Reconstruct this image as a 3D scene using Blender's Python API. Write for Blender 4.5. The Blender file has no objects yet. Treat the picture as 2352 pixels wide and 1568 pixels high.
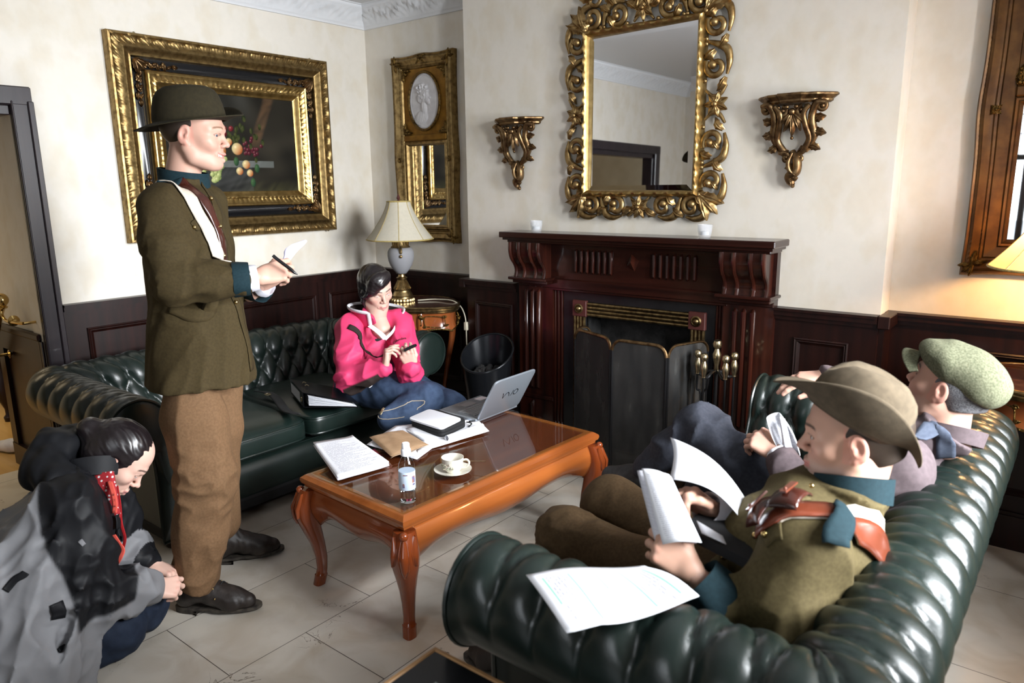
import bpy, math, random
import numpy as np
from mathutils import Vector, Matrix
random.seed(7)
RNG = np.random.default_rng(11)
SC = bpy.context.scene
COL = SC.collection
PI = math.pi

# ------------------------------------------------------------------ camera
cam_d = bpy.data.cameras.new('camera')
cam = bpy.data.objects.new('camera', cam_d)
COL.objects.link(cam)
cam_d.sensor_width = 36.0
cam_d.lens = 1678.2 / 2352 * 36.0
cam_d.clip_start = 0.05
_R = [[0.7836, -0.119914, 0.609584], [0.621138, 0.171123, -0.76479], [-0.012605, 0.977925, 0.208575]]
cam.matrix_world = Matrix([_R[0] + [0.0], _R[1] + [0.0], _R[2] + [1.55], [0, 0, 0, 1]])
cam_d.dof.use_dof = True
cam_d.dof.focus_distance = 3.1
cam_d.dof.aperture_fstop = 3.2
SC.camera = cam

# ------------------------------------------------------------------ light and exposure
SC.view_settings.view_transform = 'Standard'
SC.view_settings.look = 'None'
SC.view_settings.gamma = 1.0
SC.view_settings.exposure = 1.12
SC.view_settings.use_curve_mapping = False
SC.cycles.max_bounces = 6
SC.cycles.diffuse_bounces = 3
SC.cycles.glossy_bounces = 3
SC.cycles.transmission_bounces = 6
SC.cycles.transparent_max_bounces = 8
SC.cycles.caustics_reflective = False
SC.cycles.caustics_refractive = False
SC.cycles.sample_clamp_indirect = 4.0
SC.cycles.use_denoising = True
wd = bpy.data.worlds.new('daylight'); SC.world = wd; wd.use_nodes = True
wb = wd.node_tree.nodes['Background']
wb.inputs[0].default_value = (0.80, 0.90, 1.0, 1)
wb.inputs[1].default_value = 0.7

def area(name, loc, target, sx, sy, power, color):
    d = bpy.data.lights.new(name, 'AREA'); d.shape = 'RECTANGLE'; d.size = sx; d.size_y = sy
    d.energy = power; d.color = color; d.spread = math.radians(125)
    o = bpy.data.objects.new(name, d); COL.objects.link(o); o.location = loc
    v = Vector(target) - Vector(loc)
    o.rotation_euler = v.to_track_quat('-Z', 'Y').to_euler()
    return o
RX = 0.58      # right wall plane (the window wall)
SKY = (0.93, 0.965, 1.0)
WIN_Y = [(1.35, 2.00), (2.25, 2.80)]
WIN_Z = (0.98, 2.40)
for i, (a, b) in enumerate(WIN_Y):
    area('window_daylight', (RX + 0.55, (a + b) / 2, 1.80), (-1.6, (a + b) / 2 + 0.05, 0.75), b - a, 1.4, (92, 70)[i], SKY)
REAR_X = (-1.25, .10)
area('window_daylight', ((REAR_X[0] + REAR_X[1]) / 2, -1.06 - .55, 1.85), (-1.5, 1.6, .7), 1.3, 1.5, 6, SKY)
area('hall_light', (-6.0, 0.6, 2.5), (-6.0, 0.9, 0), 1.2, 1.2, 10, (1.0, 0.80, 0.52))

# ------------------------------------------------------------------ materials
def lin(c):
    return tuple(((v / 12.92) if v <= 0.04045 else ((v + 0.055) / 1.055) ** 2.4) for v in c)
def nodes(name):
    m = bpy.data.materials.new(name); m.use_nodes = True
    nt = m.node_tree
    return m, nt, nt.nodes['Principled BSDF'], nt.nodes, nt.links
def ramp(nd, stops):
    r = nd.new('ShaderNodeValToRGB'); e = r.color_ramp.elements
    e[0].position, e[0].color = stops[0][0], (*stops[0][1], 1)
    e[1].position, e[1].color = stops[-1][0], (*stops[-1][1], 1)
    for p, c in stops[1:-1]:
        x = e.new(p); x.color = (*c, 1)
    return r
def mat(name, col, rough=.5, metal=0., col2=None, scale=20., stretch=(1, 1, 1), detail=4., bump=None, coat=0., sheen=0.,
        attr=False, trans=0., ior=1.45, alpha=1., emit=None, spec=.5, lo=.35, hi=.65, rough2=None, sss=0.):
    """general procedural material: colour noise between col and col2, bump noise, optional vertex colour"""
    m, nt, b, nd, ln = nodes(name)
    b.inputs['Base Color'].default_value = (*col, 1)
    b.inputs['Roughness'].default_value = rough
    b.inputs['Metallic'].default_value = metal
    b.inputs['Specular IOR Level'].default_value = spec
    b.inputs['IOR'].default_value = ior
    b.inputs['Coat Weight'].default_value = coat
    b.inputs['Coat Roughness'].default_value = .08
    b.inputs['Sheen Weight'].default_value = sheen
    b.inputs['Transmission Weight'].default_value = trans
    b.inputs['Alpha'].default_value = alpha
    if sss:
        b.inputs['Subsurface Weight'].default_value = sss
        b.inputs['Subsurface Radius'].default_value = (.012, .005, .003)
        b.inputs['Subsurface Scale'].default_value = 1.0
    tc = nd.new('ShaderNodeTexCoord'); mp = nd.new('ShaderNodeMapping'); mp.inputs['Scale'].default_value = stretch
    ln.new(tc.outputs['Object'], mp.inputs[0])
    src = None
    if attr:
        a = nd.new('ShaderNodeVertexColor'); a.layer_name = 'Col'; src = a.outputs[0]
    if col2 is not None:
        n = nd.new('ShaderNodeTexNoise'); n.inputs['Scale'].default_value = scale; n.inputs['Detail'].default_value = detail
        ln.new(mp.outputs[0], n.inputs['Vector'])
        r = ramp(nd, [(lo, col), (hi, col2)]); ln.new(n.outputs[0], r.inputs[0])
        if src is None: src = r.outputs[0]
        else:
            mx = nd.new('ShaderNodeMix'); mx.data_type = 'RGBA'; mx.blend_type = 'MULTIPLY'; mx.inputs[0].default_value = 1
            ln.new(src, mx.inputs[6]); ln.new(r.outputs[0], mx.inputs[7]); src = mx.outputs[2]
        if rough2 is not None:
            rr = nd.new('ShaderNodeMapRange'); rr.inputs[3].default_value = rough; rr.inputs[4].default_value = rough2
            ln.new(n.outputs[0], rr.inputs[0]); ln.new(rr.outputs[0], b.inputs['Roughness'])
    if src is not None: ln.new(src, b.inputs['Base Color'])
    if bump:
        n2 = nd.new('ShaderNodeTexNoise'); n2.inputs['Scale'].default_value = bump[0]; n2.inputs['Detail'].default_value = 3
        ln.new(mp.outputs[0], n2.inputs['Vector'])
        bp = nd.new('ShaderNodeBump'); bp.inputs['Strength'].default_value = bump[1]; bp.inputs['Distance'].default_value = bump[2] if len(bump) > 2 else .004
        ln.new(n2.outputs[0], bp.inputs['Height']); ln.new(bp.outputs[0], b.inputs['Normal'])
    if emit:
        b.inputs['Emission Color'].default_value = (*emit[0], 1); b.inputs['Emission Strength'].default_value = emit[1]
    return m
def wood(name, c1, c2, rough=.3, coat=.3, axis=2, scale=9., spec=.35):
    st = [26, 26, 26]; st[axis] = 1.4
    return mat(name, c1, rough, col2=c2, scale=scale / 9, stretch=tuple(st), detail=6, coat=coat, lo=.3, hi=.7, bump=(3., .05, .002), spec=spec)

M = {}
M['mahog'] = wood('dark mahogany panelling', (.0052, .0013, .0010), (.0175, .0040, .0027), .38, .05)
M['mahogh'] = wood('dark mahogany rail', (.0052, .0013, .0010), (.0175, .0040, .0027), .38, .05, axis=1)
M['mahogx'] = wood('dark mahogany rail across', (.0052, .0013, .0010), (.0175, .0040, .0027), .38, .05, axis=0)
M['mantel'] = wood('polished mahogany', (.011, .0027, .0019), (.046, .0105, .0055), .28, .3)
M['mantelx'] = wood('polished mahogany across', (.0085, .0023, .0018), (.030, .0072, .0044), .24, .3, axis=0)
M['doorwood'] = wood('near black door frame wood', (.014, .010, .014), (.028, .020, .024), .35, .3)
M['cherry'] = wood('cherry veneer', (.22, .058, .013), (.37, .108, .024), .24, .6, axis=1, scale=5)
M['cherryx'] = wood('cherry veneer across', (.17, .035, .009), (.28, .066, .015), .24, .6, axis=0, scale=5)
M['cherryz'] = wood('cherry wood legs', (.13, .024, .006), (.24, .050, .012), .22, .7, axis=2, scale=5)
M['tabletop'] = wood('dark cherry table top', (.085, .017, .006), (.16, .034, .010), .25, .5, axis=1, scale=5)
M['leather'] = mat('dark green leather', (.0056, .0110, .0090), .29, col2=(.0092, .0165, .0138), scale=6, bump=(180, .12, .002), spec=.6, rough2=.38)
M['leatherseat'] = mat('dark green seat leather', (.0060, .0130, .0108), .33, col2=(.0095, .0185, .0155), scale=5, bump=(150, .15, .002), spec=.55)
M['gold'] = mat('antique gold leaf', (.30, .205, .085), .38, 1., col2=(.11, .066, .024), scale=38, bump=(90, .25, .003), rough2=.5, lo=.42, hi=.75)
M['goldbright'] = mat('bright gilt', (.50, .345, .135), .30, 1., col2=(.27, .175, .060), scale=25, rough2=.45)
M['goldcarve'] = mat('carved giltwood', (.46, .325, .150), .33, 1., col2=(.22, .130, .048), scale=30, bump=(60, .2, .004), rough2=.5)
M['golddark'] = mat('dull ornament gold', (.19, .115, .033), .46, 1., col2=(.055, .030, .010), scale=70, bump=(140, .9, .006), lo=.4, hi=.66)
M['goldpanel'] = mat('amber gilt panel', (.26, .135, .020), .48, .75, col2=(.16, .075, .012), scale=18)
M['goldbrown'] = mat('brown gilt wood', (.13, .062, .016), .42, .5, col2=(.065, .028, .008), scale=14, bump=(60, .2, .003))
M['bronze'] = mat('bronzed gilt', (.27, .175, .085), .33, 1., col2=(.090, .050, .024), scale=35, rough2=.5)
M['brass'] = mat('polished brass', (.62, .43, .16), .16, 1.)
M['brassold'] = mat('tarnished brass', (.34, .24, .11), .34, 1., col2=(.14, .09, .04), scale=40)
M['pewter'] = mat('pale brass handles', (.55, .47, .30), .28, 1., col2=(.38, .31, .19), scale=60)
M['black'] = mat('black lacquer', (.006, .006, .007), .22, spec=.5)
M['blackmatte'] = mat('black cloth', (.008, .008, .009), .8)
M['iron'] = mat('black iron', (.010, .010, .011), .38, .3, bump=(60, .1, .003))
M['slate'] = mat('black slate', (.006, .006, .007), .35, col2=(.012, .012, .013), scale=9)
M['soot'] = mat('sooty brick', (.006, .0058, .0055), .9, col2=(.026, .025, .024), scale=14, bump=(20, .6, .02))
M['plaster'] = mat('white plaster', (.74, .75, .77), .7)
M['white'] = mat('white china', (.78, .75, .66), .15, coat=.5)
M['skin'] = mat('skin', (.62, .40, .32), .46, attr=True, sss=.10, spec=.35, bump=(500, .04, .001))
M['hairblack'] = mat('black hair', (.006, .005, .006), .34, col2=(.014, .011, .012), scale=2., stretch=(400, 90, 400), bump=(3, .08, .001), spec=.6)
M['paper'] = mat('plain white paper', (.82, .83, .88), .75)
M['papergrey'] = mat('shaded paper edge', (.70, .70, .76), .8, col2=(.50, .50, .56), scale=2, stretch=(1, 1, 300))
M['silver'] = mat('silver grey laptop', (.36, .40, .45), .34, .7)
M['glass'] = mat('clear glass', (.96, .98, .98), .03, trans=1., ior=1.45)
M['mirror'] = mat('mirror glass', (.86, .87, .88), .015, 1.)
def thinglass(name, tint=(1, 1, 1), rough=0.):
    m = bpy.data.materials.new(name); m.use_nodes = True; nt = m.node_tree; nt.nodes.clear(); nd = nt.nodes
    o = nd.new('ShaderNodeOutputMaterial'); t = nd.new('ShaderNodeBsdfTransparent'); g = nd.new('ShaderNodeBsdfGlossy'); x = nd.new('ShaderNodeMixShader'); f = nd.new('ShaderNodeFresnel')
    f.inputs['IOR'].default_value = 1.5; t.inputs[0].default_value = (*tint, 1); g.inputs['Roughness'].default_value = rough
    gm = nd.new('ShaderNodeNewGeometry'); iv = nd.new('ShaderNodeMath'); iv.operation = 'SUBTRACT'; iv.inputs[0].default_value = 1; nt.links.new(gm.outputs['Backfacing'], iv.inputs[1])
    mu = nd.new('ShaderNodeMath'); mu.operation = 'MULTIPLY'; nt.links.new(f.outputs[0], mu.inputs[0]); nt.links.new(iv.outputs[0], mu.inputs[1])
    nt.links.new(mu.outputs[0], x.inputs[0]); nt.links.new(t.outputs[0], x.inputs[1]); nt.links.new(g.outputs[0], x.inputs[2]); nt.links.new(x.outputs[0], o.inputs[0]); return m
M['glass'] = thinglass('thin clear glass', (.93, .95, .96), .02)
def paper_text(name, nlines=34, tint=(.50, .50, .56), green=0, base=(.82, .83, .88)):
    """white paper with rows of small type; U runs along the line, V down the page"""
    m, nt, b, nd, ln = nodes(name); b.inputs['Roughness'].default_value = .75
    uv = nd.new('ShaderNodeUVMap'); uv.uv_map = 'UV'
    sp = nd.new('ShaderNodeSeparateXYZ'); ln.new(uv.outputs[0], sp.inputs[0])
    def mth(op, a, bv=None, c=None):
        n = nd.new('ShaderNodeMath'); n.operation = op
        for k, v in enumerate((a, bv, c)):
            if v is None: continue
            if isinstance(v, (int, float)): n.inputs[k].default_value = v
            else: ln.new(v, n.inputs[k])
        return n.outputs[0]
    v = mth('MULTIPLY', sp.outputs[1], nlines)
    fr = mth('FRACT', v); fl = mth('FLOOR', v)
    band = mth('LESS_THAN', fr, .42)
    cb = nd.new('ShaderNodeCombineXYZ'); ln.new(mth('MULTIPLY', sp.outputs[0], 55), cb.inputs[0]); ln.new(mth('MULTIPLY', fl, 3.7), cb.inputs[1])
    nz = nd.new('ShaderNodeTexNoise'); nz.inputs['Scale'].default_value = 1.; nz.inputs['Detail'].default_value = 1; ln.new(cb.outputs[0], nz.inputs[0])
    word = mth('GREATER_THAN', nz.outputs[0], .43)
    cb2 = nd.new('ShaderNodeCombineXYZ'); ln.new(mth('MULTIPLY', fl, 1.37), cb2.inputs[0])
    wn = nd.new('ShaderNodeTexWhiteNoise'); wn.noise_dimensions = '3D'; ln.new(cb2.outputs[0], wn.inputs[0])
    endx = mth('MULTIPLY_ADD', wn.outputs[0], .5, .48)
    ins = mth('MULTIPLY', mth('GREATER_THAN', sp.outputs[0], .12), mth('LESS_THAN', sp.outputs[0], endx))
    inv = mth('MULTIPLY', mth('GREATER_THAN', sp.outputs[1], .08), mth('LESS_THAN', sp.outputs[1], .93))
    k = mth('MULTIPLY', mth('MULTIPLY', band, word), mth('MULTIPLY', ins, inv))
    mx = nd.new('ShaderNodeMix'); mx.data_type = 'RGBA'; ln.new(k, mx.inputs[0])
    mx.inputs[6].default_value = (*base, 1); mx.inputs[7].default_value = (*tint, 1)
    out = mx.outputs[2]
    if green:
        g1 = mth('LESS_THAN', mth('ABSOLUTE', mth('SUBTRACT', mth('MODULO', fl, 7), 3)), .5)
        g = mth('MULTIPLY', mth('MULTIPLY', g1, ins), mth('MULTIPLY', mth('LESS_THAN', fr, .5), inv))
        m2 = nd.new('ShaderNodeMix'); m2.data_type = 'RGBA'; ln.new(g, m2.inputs[0]); ln.new(out, m2.inputs[6]); m2.inputs[7].default_value = (.22, .80, .42, 1)
        out = m2.outputs[2]
    ln.new(out, b.inputs['Base Color'])
    return m
M['script'] = paper_text('typed page', 38)
M['scriptgreen'] = paper_text('typed page with green highlighter', 34, tint=(.34, .34, .40), green=1)

# ------------------------------------------------------------------ mesh helpers
def tag(o, label=None, cat=None, group=None, kind=None):
    if label: o['label'] = label
    if cat: o['category'] = cat
    if group: o['group'] = group
    if kind: o['kind'] = kind
    return o
def thing(name, label, cat, loc=(0, 0, 0), group=None):
    o = bpy.data.objects.new(name, None); COL.objects.link(o); o.location = loc
    o.empty_display_size = .05
    return tag(o, label, cat, group)
def wloc(p):
    v = Vector((0, 0, 0))
    while p is not None:
        v = v + p.location; p = p.parent
    return v
def finish(name, me, material, parent=None, smooth=True, auto=None):
    if isinstance(material, str): material = M[material]
    if material is not None and len(me.materials) == 0: me.materials.append(material)
    if smooth:
        me.polygons.foreach_set('use_smooth', [True] * len(me.polygons))
        if auto: me.set_sharp_from_angle(angle=math.radians(auto))
    o = bpy.data.objects.new(name, me); COL.objects.link(o)
    if parent is not None:
        o.parent = parent
        w = wloc(parent)
        if w.length > 0: me.transform(Matrix.Translation(-w))
    me.update()
    return o
class MB:
    """collects shapes (world coordinates) into one mesh"""
    def __init__(s): s.v = []; s.f = []; s.uv = {}; s.mi = []
    def add(s, vs, fs, mi=0, uvs=None):
        n = len(s.v); s.v += [tuple(p) for p in vs]
        for k, f in enumerate(fs):
            s.f.append(tuple(i + n for i in f)); s.mi.append(mi)
            if uvs: s.uv[len(s.f) - 1] = [uvs[i] for i in f]
        return s
    def box(s, lo, hi, mi=0, bev=0.0):
        x0, y0, z0 = lo; x1, y1, z1 = hi
        if bev > 0:
            b = min(bev, (x1 - x0) / 2.01, (y1 - y0) / 2.01, (z1 - z0) / 2.01)
            vs = []; fs = []
            for sx in (0, 1):
                for sy in (0, 1):
                    for sz in (0, 1):
                        X = (x0, x1)[sx]; Y = (y0, y1)[sy]; Z = (z0, z1)[sz]
                        dx, dy, dz = (b, -b)[sx], (b, -b)[sy], (b, -b)[sz]
                        vs += [(X, Y + dy, Z + dz), (X + dx, Y, Z + dz), (X + dx, Y + dy, Z)]
            I = lambda a, c, e, k: (a * 4 + c * 2 + e) * 3 + k
            for a in (0, 1):
                q = [I(a, 0, 0, 0), I(a, 1, 0, 0), I(a, 1, 1, 0), I(a, 0, 1, 0)]; fs.append(q if a else q[::-1])
                q = [I(0, a, 0, 1), I(0, a, 1, 1), I(1, a, 1, 1), I(1, a, 0, 1)]; fs.append(q if a else q[::-1])
                q = [I(0, 0, a, 2), I(1, 0, a, 2), I(1, 1, a, 2), I(0, 1, a, 2)]; fs.append(q if a else q[::-1])
            for a in (0, 1):
                for c in (0, 1):
                    q = [I(a, c, 0, 0), I(a, c, 1, 0), I(a, c, 1, 1), I(a, c, 0, 1)]; fs.append(q if (a ^ c) else q[::-1])
                    q = [I(a, 0, c, 0), I(a, 0, c, 2), I(a, 1, c, 2), I(a, 1, c, 0)]; fs.append(q if (a ^ c) else q[::-1])
                    q = [I(0, a, c, 1), I(1, a, c, 1), I(1, a, c, 2), I(0, a, c, 2)]; fs.append(q if (a ^ c) else q[::-1])
                    for e in (0, 1):
                        q = [I(a, c, e, 0), I(a, c, e, 1), I(a, c, e, 2)]; fs.append(q if (a ^ c ^ e) else q[::-1])
            return s.add(vs, fs, mi)
        vs = [(x, y, z) for x in (x0, x1) for y in (y0, y1) for z in (z0, z1)]
        return s.add(vs, [(0, 1, 3, 2), (4, 6, 7, 5), (0, 4, 5, 1), (2, 3, 7, 6), (0, 2, 6, 4), (1, 5, 7, 3)], mi)
    def obox(s, c, ax, ay, az, mi=0):
        """oriented box from half axis vectors"""
        c, ax, ay, az = map(Vector, (c, ax, ay, az))
        vs = [c + i * ax + j * ay + k * az for i in (-1, 1) for j in (-1, 1) for k in (-1, 1)]
        return s.add(vs, [(0, 1, 3, 2), (4, 6, 7, 5), (0, 4, 5, 1), (2, 3, 7, 6), (0, 2, 6, 4), (1, 5, 7, 3)], mi)
    def loft(s, rings, closed=True, cap=True, mi=0):
        n = len(rings[0]); vs = [p for r in rings for p in r]; fs = []
        for i in range(len(rings) - 1):
            for j in range(n if closed else n - 1):
                a = i * n + j; b = i * n + (j + 1) % n
                fs.append((a, b, b + n, a + n))
        if cap and closed:
            fs.append(tuple(range(n))[::-1]); k = (len(rings) - 1) * n
            fs.append(tuple(range(k, k + n)))
        return s.add(vs, fs, mi)
    def tube(s, pts, r, n=10, flat=None, cap=True, mi=0, up=None):
        """tube along points; r number or list; flat=(a,b) scales the section along its two axes"""
        pts = [Vector(p) for p in pts]; m = len(pts)
        rs = [r] * m if isinstance(r, (int, float)) else list(r)
        rings = []; N = None
        for i in range(m):
            t = (pts[min(i + 1, m - 1)] - pts[max(i - 1, 0)]).normalized()
            if up is not None:
                u = Vector(up); N = (u - t * u.dot(t))
                N = N.normalized() if N.length > 1e-4 else t.orthogonal().normalized()
            elif N is None: N = t.orthogonal().normalized()
            else:
                N = N - t * N.dot(t); N = N.normalized() if N.length > 1e-6 else t.orthogonal().normalized()
            B = t.cross(N)
            fa, fb = flat if flat else (1, 1)
            rings.append([pts[i] + (N * math.cos(2 * PI * k / n) * fa + B * math.sin(2 * PI * k / n) * fb) * rs[i] for k in range(n)])
        return s.loft(rings, True, cap, mi)
    def lathe(s, prof, c=(0, 0, 0), n=24, mi=0, axis='z', sx=1., sy=1.):
        """prof: (radius, height) pairs from bottom to top about centre c"""
        rings = []
        for r, h in prof:
            ring = []
            for k in range(n):
                a = 2 * PI * k / n; x, y = r * math.cos(a) * sx, r * math.sin(a) * sy
                p = (x, y, h) if axis == 'z' else ((h, x, y) if axis == 'x' else (y, h, x))
                ring.append((c[0] + p[0], c[1] + p[1], c[2] + p[2]))
            rings.append(ring)
        return s.loft(rings, True, True, mi)
    def ball(s, c, r, n=12, m=8, mi=0):
        rx, ry, rz = (r, r, r) if isinstance(r, (int, float)) else r
        rings = []
        for i in range(m + 1):
            a = -PI / 2 + PI * i / m; q = max(math.cos(a), 1e-3)
            rings.append([(c[0] + rx * q * math.cos(2 * PI * k / n), c[1] + ry * q * math.sin(2 * PI * k / n), c[2] + rz * math.sin(a)) for k in range(n)])
        return s.loft(rings, True, True, mi)
    def prism(s, poly, d, mi=0):
        """poly: 3D outline points, extruded by vector d"""
        n = len(poly); d = Vector(d); vs = [Vector(p) for p in poly] + [Vector(p) + d for p in poly]
        fs = [tuple(range(n))[::-1], tuple(range(n, 2 * n))] + [(i, (i + 1) % n, (i + 1) % n + n, i + n) for i in range(n)]
        return s.add(vs, fs, mi)
    def grid(s, fn, nu, nv, mi=0, uv=True, wrap_u=False):
        """fn(u,v)->point for u,v in 0..1"""
        vs = []; us = []
        for i in range(nu + 1):
            for j in range(nv + 1):
                vs.append(fn(i / nu, j / nv)); us.append((i / nu, j / nv))
        fs = [(i * (nv + 1) + j, (i + 1) * (nv + 1) + j, (i + 1) * (nv + 1) + j + 1, i * (nv + 1) + j + 1) for i in range(nu) for j in range(nv)]
        return s.add(vs, fs, mi, us if uv else None)
    def build(s, name, material, parent=None, smooth=True, auto=40, solid=None, mats=None, fixn=True):
        me = bpy.data.meshes.new(name)
        me.from_pydata([tuple(p) for p in s.v], [], s.f)
        if s.uv:
            L = me.uv_layers.new(name='UV')
            for p in me.polygons:
                if p.index in s.uv:
                    for k, li in enumerate(p.loop_indices): L.data[li].uv = s.uv[p.index][k]
        if mats:
            for q in mats: me.materials.append(M[q] if isinstance(q, str) else q)
            me.polygons.foreach_set('material_index', s.mi)
        if fixn:
            import bmesh
            bm = bmesh.new(); bm.from_mesh(me); bmesh.ops.recalc_face_normals(bm, faces=bm.faces); bm.to_mesh(me); bm.free()
        o = finish(name, me, material, parent, smooth, auto)
        if solid:
            md = o.modifiers.new('thickness', 'SOLIDIFY'); md.thickness = solid; md.offset = 0
        return o
def boxo(name, lo, hi, material, parent=None, bev=.003):
    return MB().box(lo, hi, bev=bev).build(name, material, parent, smooth=False)
def struct(o, name=None):
    o['kind'] = 'structure'; return o
def npmesh(name, verts, faces, material, parent=None, cols=None, smooth=True, uvs=None):
    me = bpy.data.meshes.new(name)
    verts = np.asarray(verts, dtype=np.float32); faces = np.asarray(faces, dtype=np.int32)
    me.vertices.add(len(verts)); me.vertices.foreach_set('co', verts.ravel())
    k = faces.shape[1]
    me.loops.add(faces.size); me.loops.foreach_set('vertex_index', faces.ravel())
    me.polygons.add(len(faces)); me.polygons.foreach_set('loop_start', np.arange(0, faces.size, k, dtype=np.int32))
    me.update(calc_edges=True); me.validate()
    if cols is not None:
        a = me.color_attributes.new('Col', 'FLOAT_COLOR', 'POINT')
        c = np.ones((len(verts), 4), dtype=np.float32); c[:, :3] = cols
        a.data.foreach_set('color', c.ravel())
    return finish(name, me, material, parent, smooth)
def sstep(a, b, x):
    t = np.clip((x - a) / (b - a), 0, 1); return t * t * (3 - 2 * t)
def wob(P, f, seed=0):
    """cheap smooth pseudo noise in -1..1 from warped sines (numpy, points n x 3)"""
    r = np.random.default_rng(seed); out = 0
    for k in range(5):
        d = r.normal(size=3); d /= np.linalg.norm(d)
        e = r.normal(size=3)
        out = out + np.sin(f * (1 + .35 * k) * (P @ d) + 1.7 * np.sin(f * .6 * (P @ e)) + r.uniform(0, 6.28))
    return out / 3.2
def bez(p, n=12):
    """Catmull-Rom through points p, n samples per span"""
    p = [Vector(q) for q in p]; out = []
    P = [p[0] * 2 - p[1]] + p + [p[-1] * 2 - p[-2]]
    for i in range(1, len(P) - 2):
        a, b, c, d = P[i - 1:i + 3]
        for k in range(n):
            t = k / n
            out.append(.5 * ((2 * b) + (c - a) * t + (2 * a - 5 * b + 4 * c - d) * t * t + (3 * b - a - 3 * c + d) * t ** 3))
    out.append(p[-1]); return out

# ================================================================= ROOM
XL, YA, YB, ZC = -4.14, 3.60, 3.445, 2.745
BX0, BX1 = -3.084, -0.696        # chimney breast
YR = -1.06                       # rear wall

def wallpaper(name, c1, c2, c3):
    m, nt, b, nd, ln = nodes(name)
    tc = nd.new('ShaderNodeTexCoord')
    mp = nd.new('ShaderNodeMapping'); mp.inputs['Scale'].default_value = (5.2, 5.2, 3.4); ln.new(tc.outputs['Object'], mp.inputs[0])
    nz = nd.new('ShaderNodeTexNoise'); nz.inputs['Scale'].default_value = 2.2; nz.inputs['Detail'].default_value = 3; ln.new(mp.outputs[0], nz.inputs[0])
    vm = nd.new('ShaderNodeVectorMath'); vm.operation = 'MULTIPLY_ADD'; ln.new(nz.outputs[1], vm.inputs[0]); vm.inputs[1].default_value = (.9, .9, .9); ln.new(mp.outputs[0], vm.inputs[2])
    vo = nd.new('ShaderNodeTexVoronoi'); vo.feature = 'SMOOTH_F1'; vo.inputs['Scale'].default_value = 1.6; vo.inputs['Smoothness'].default_value = .35; ln.new(vm.outputs[0], vo.inputs['Vector'])
    r = ramp(nd, [(.18, c1), (.42, c2), (.62, c3)]); ln.new(vo.outputs['Distance'], r.inputs[0])
    n2 = nd.new('ShaderNodeTexNoise'); n2.inputs['Scale'].default_value = 26; n2.inputs['Detail'].default_value = 2; ln.new(tc.outputs['Object'], n2.inputs[0])
    mx = nd.new('ShaderNodeMix'); mx.data_type = 'RGBA'; mx.blend_type = 'MULTIPLY'; mx.inputs[0].default_value = .35
    r2 = ramp(nd, [(.35, (.93, .93, .93)), (.65, (1, 1, 1))]); ln.new(n2.outputs[0], r2.inputs[0])
    ln.new(r.outputs[0], mx.inputs[6]); ln.new(r2.outputs[0], mx.inputs[7]); ln.new(mx.outputs[2], b.inputs['Base Color'])
    mr = nd.new('ShaderNodeMapRange'); mr.inputs[3].default_value = .62; mr.inputs[4].default_value = .42; ln.new(vo.outputs['Distance'], mr.inputs[0]); ln.new(mr.outputs[0], b.inputs['Roughness'])
    bp = nd.new('ShaderNodeBump'); bp.inputs['Strength'].default_value = .25; bp.inputs['Distance'].default_value = .002
    ln.new(vo.outputs['Distance'], bp.inputs['Height']); ln.new(bp.outputs[0], b.inputs['Normal'])
    return m
M['wallpaper'] = wallpaper('cream damask wallpaper', (.70, .635, .53), (.715, .66, .565), (.74, .69, .61))

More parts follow.
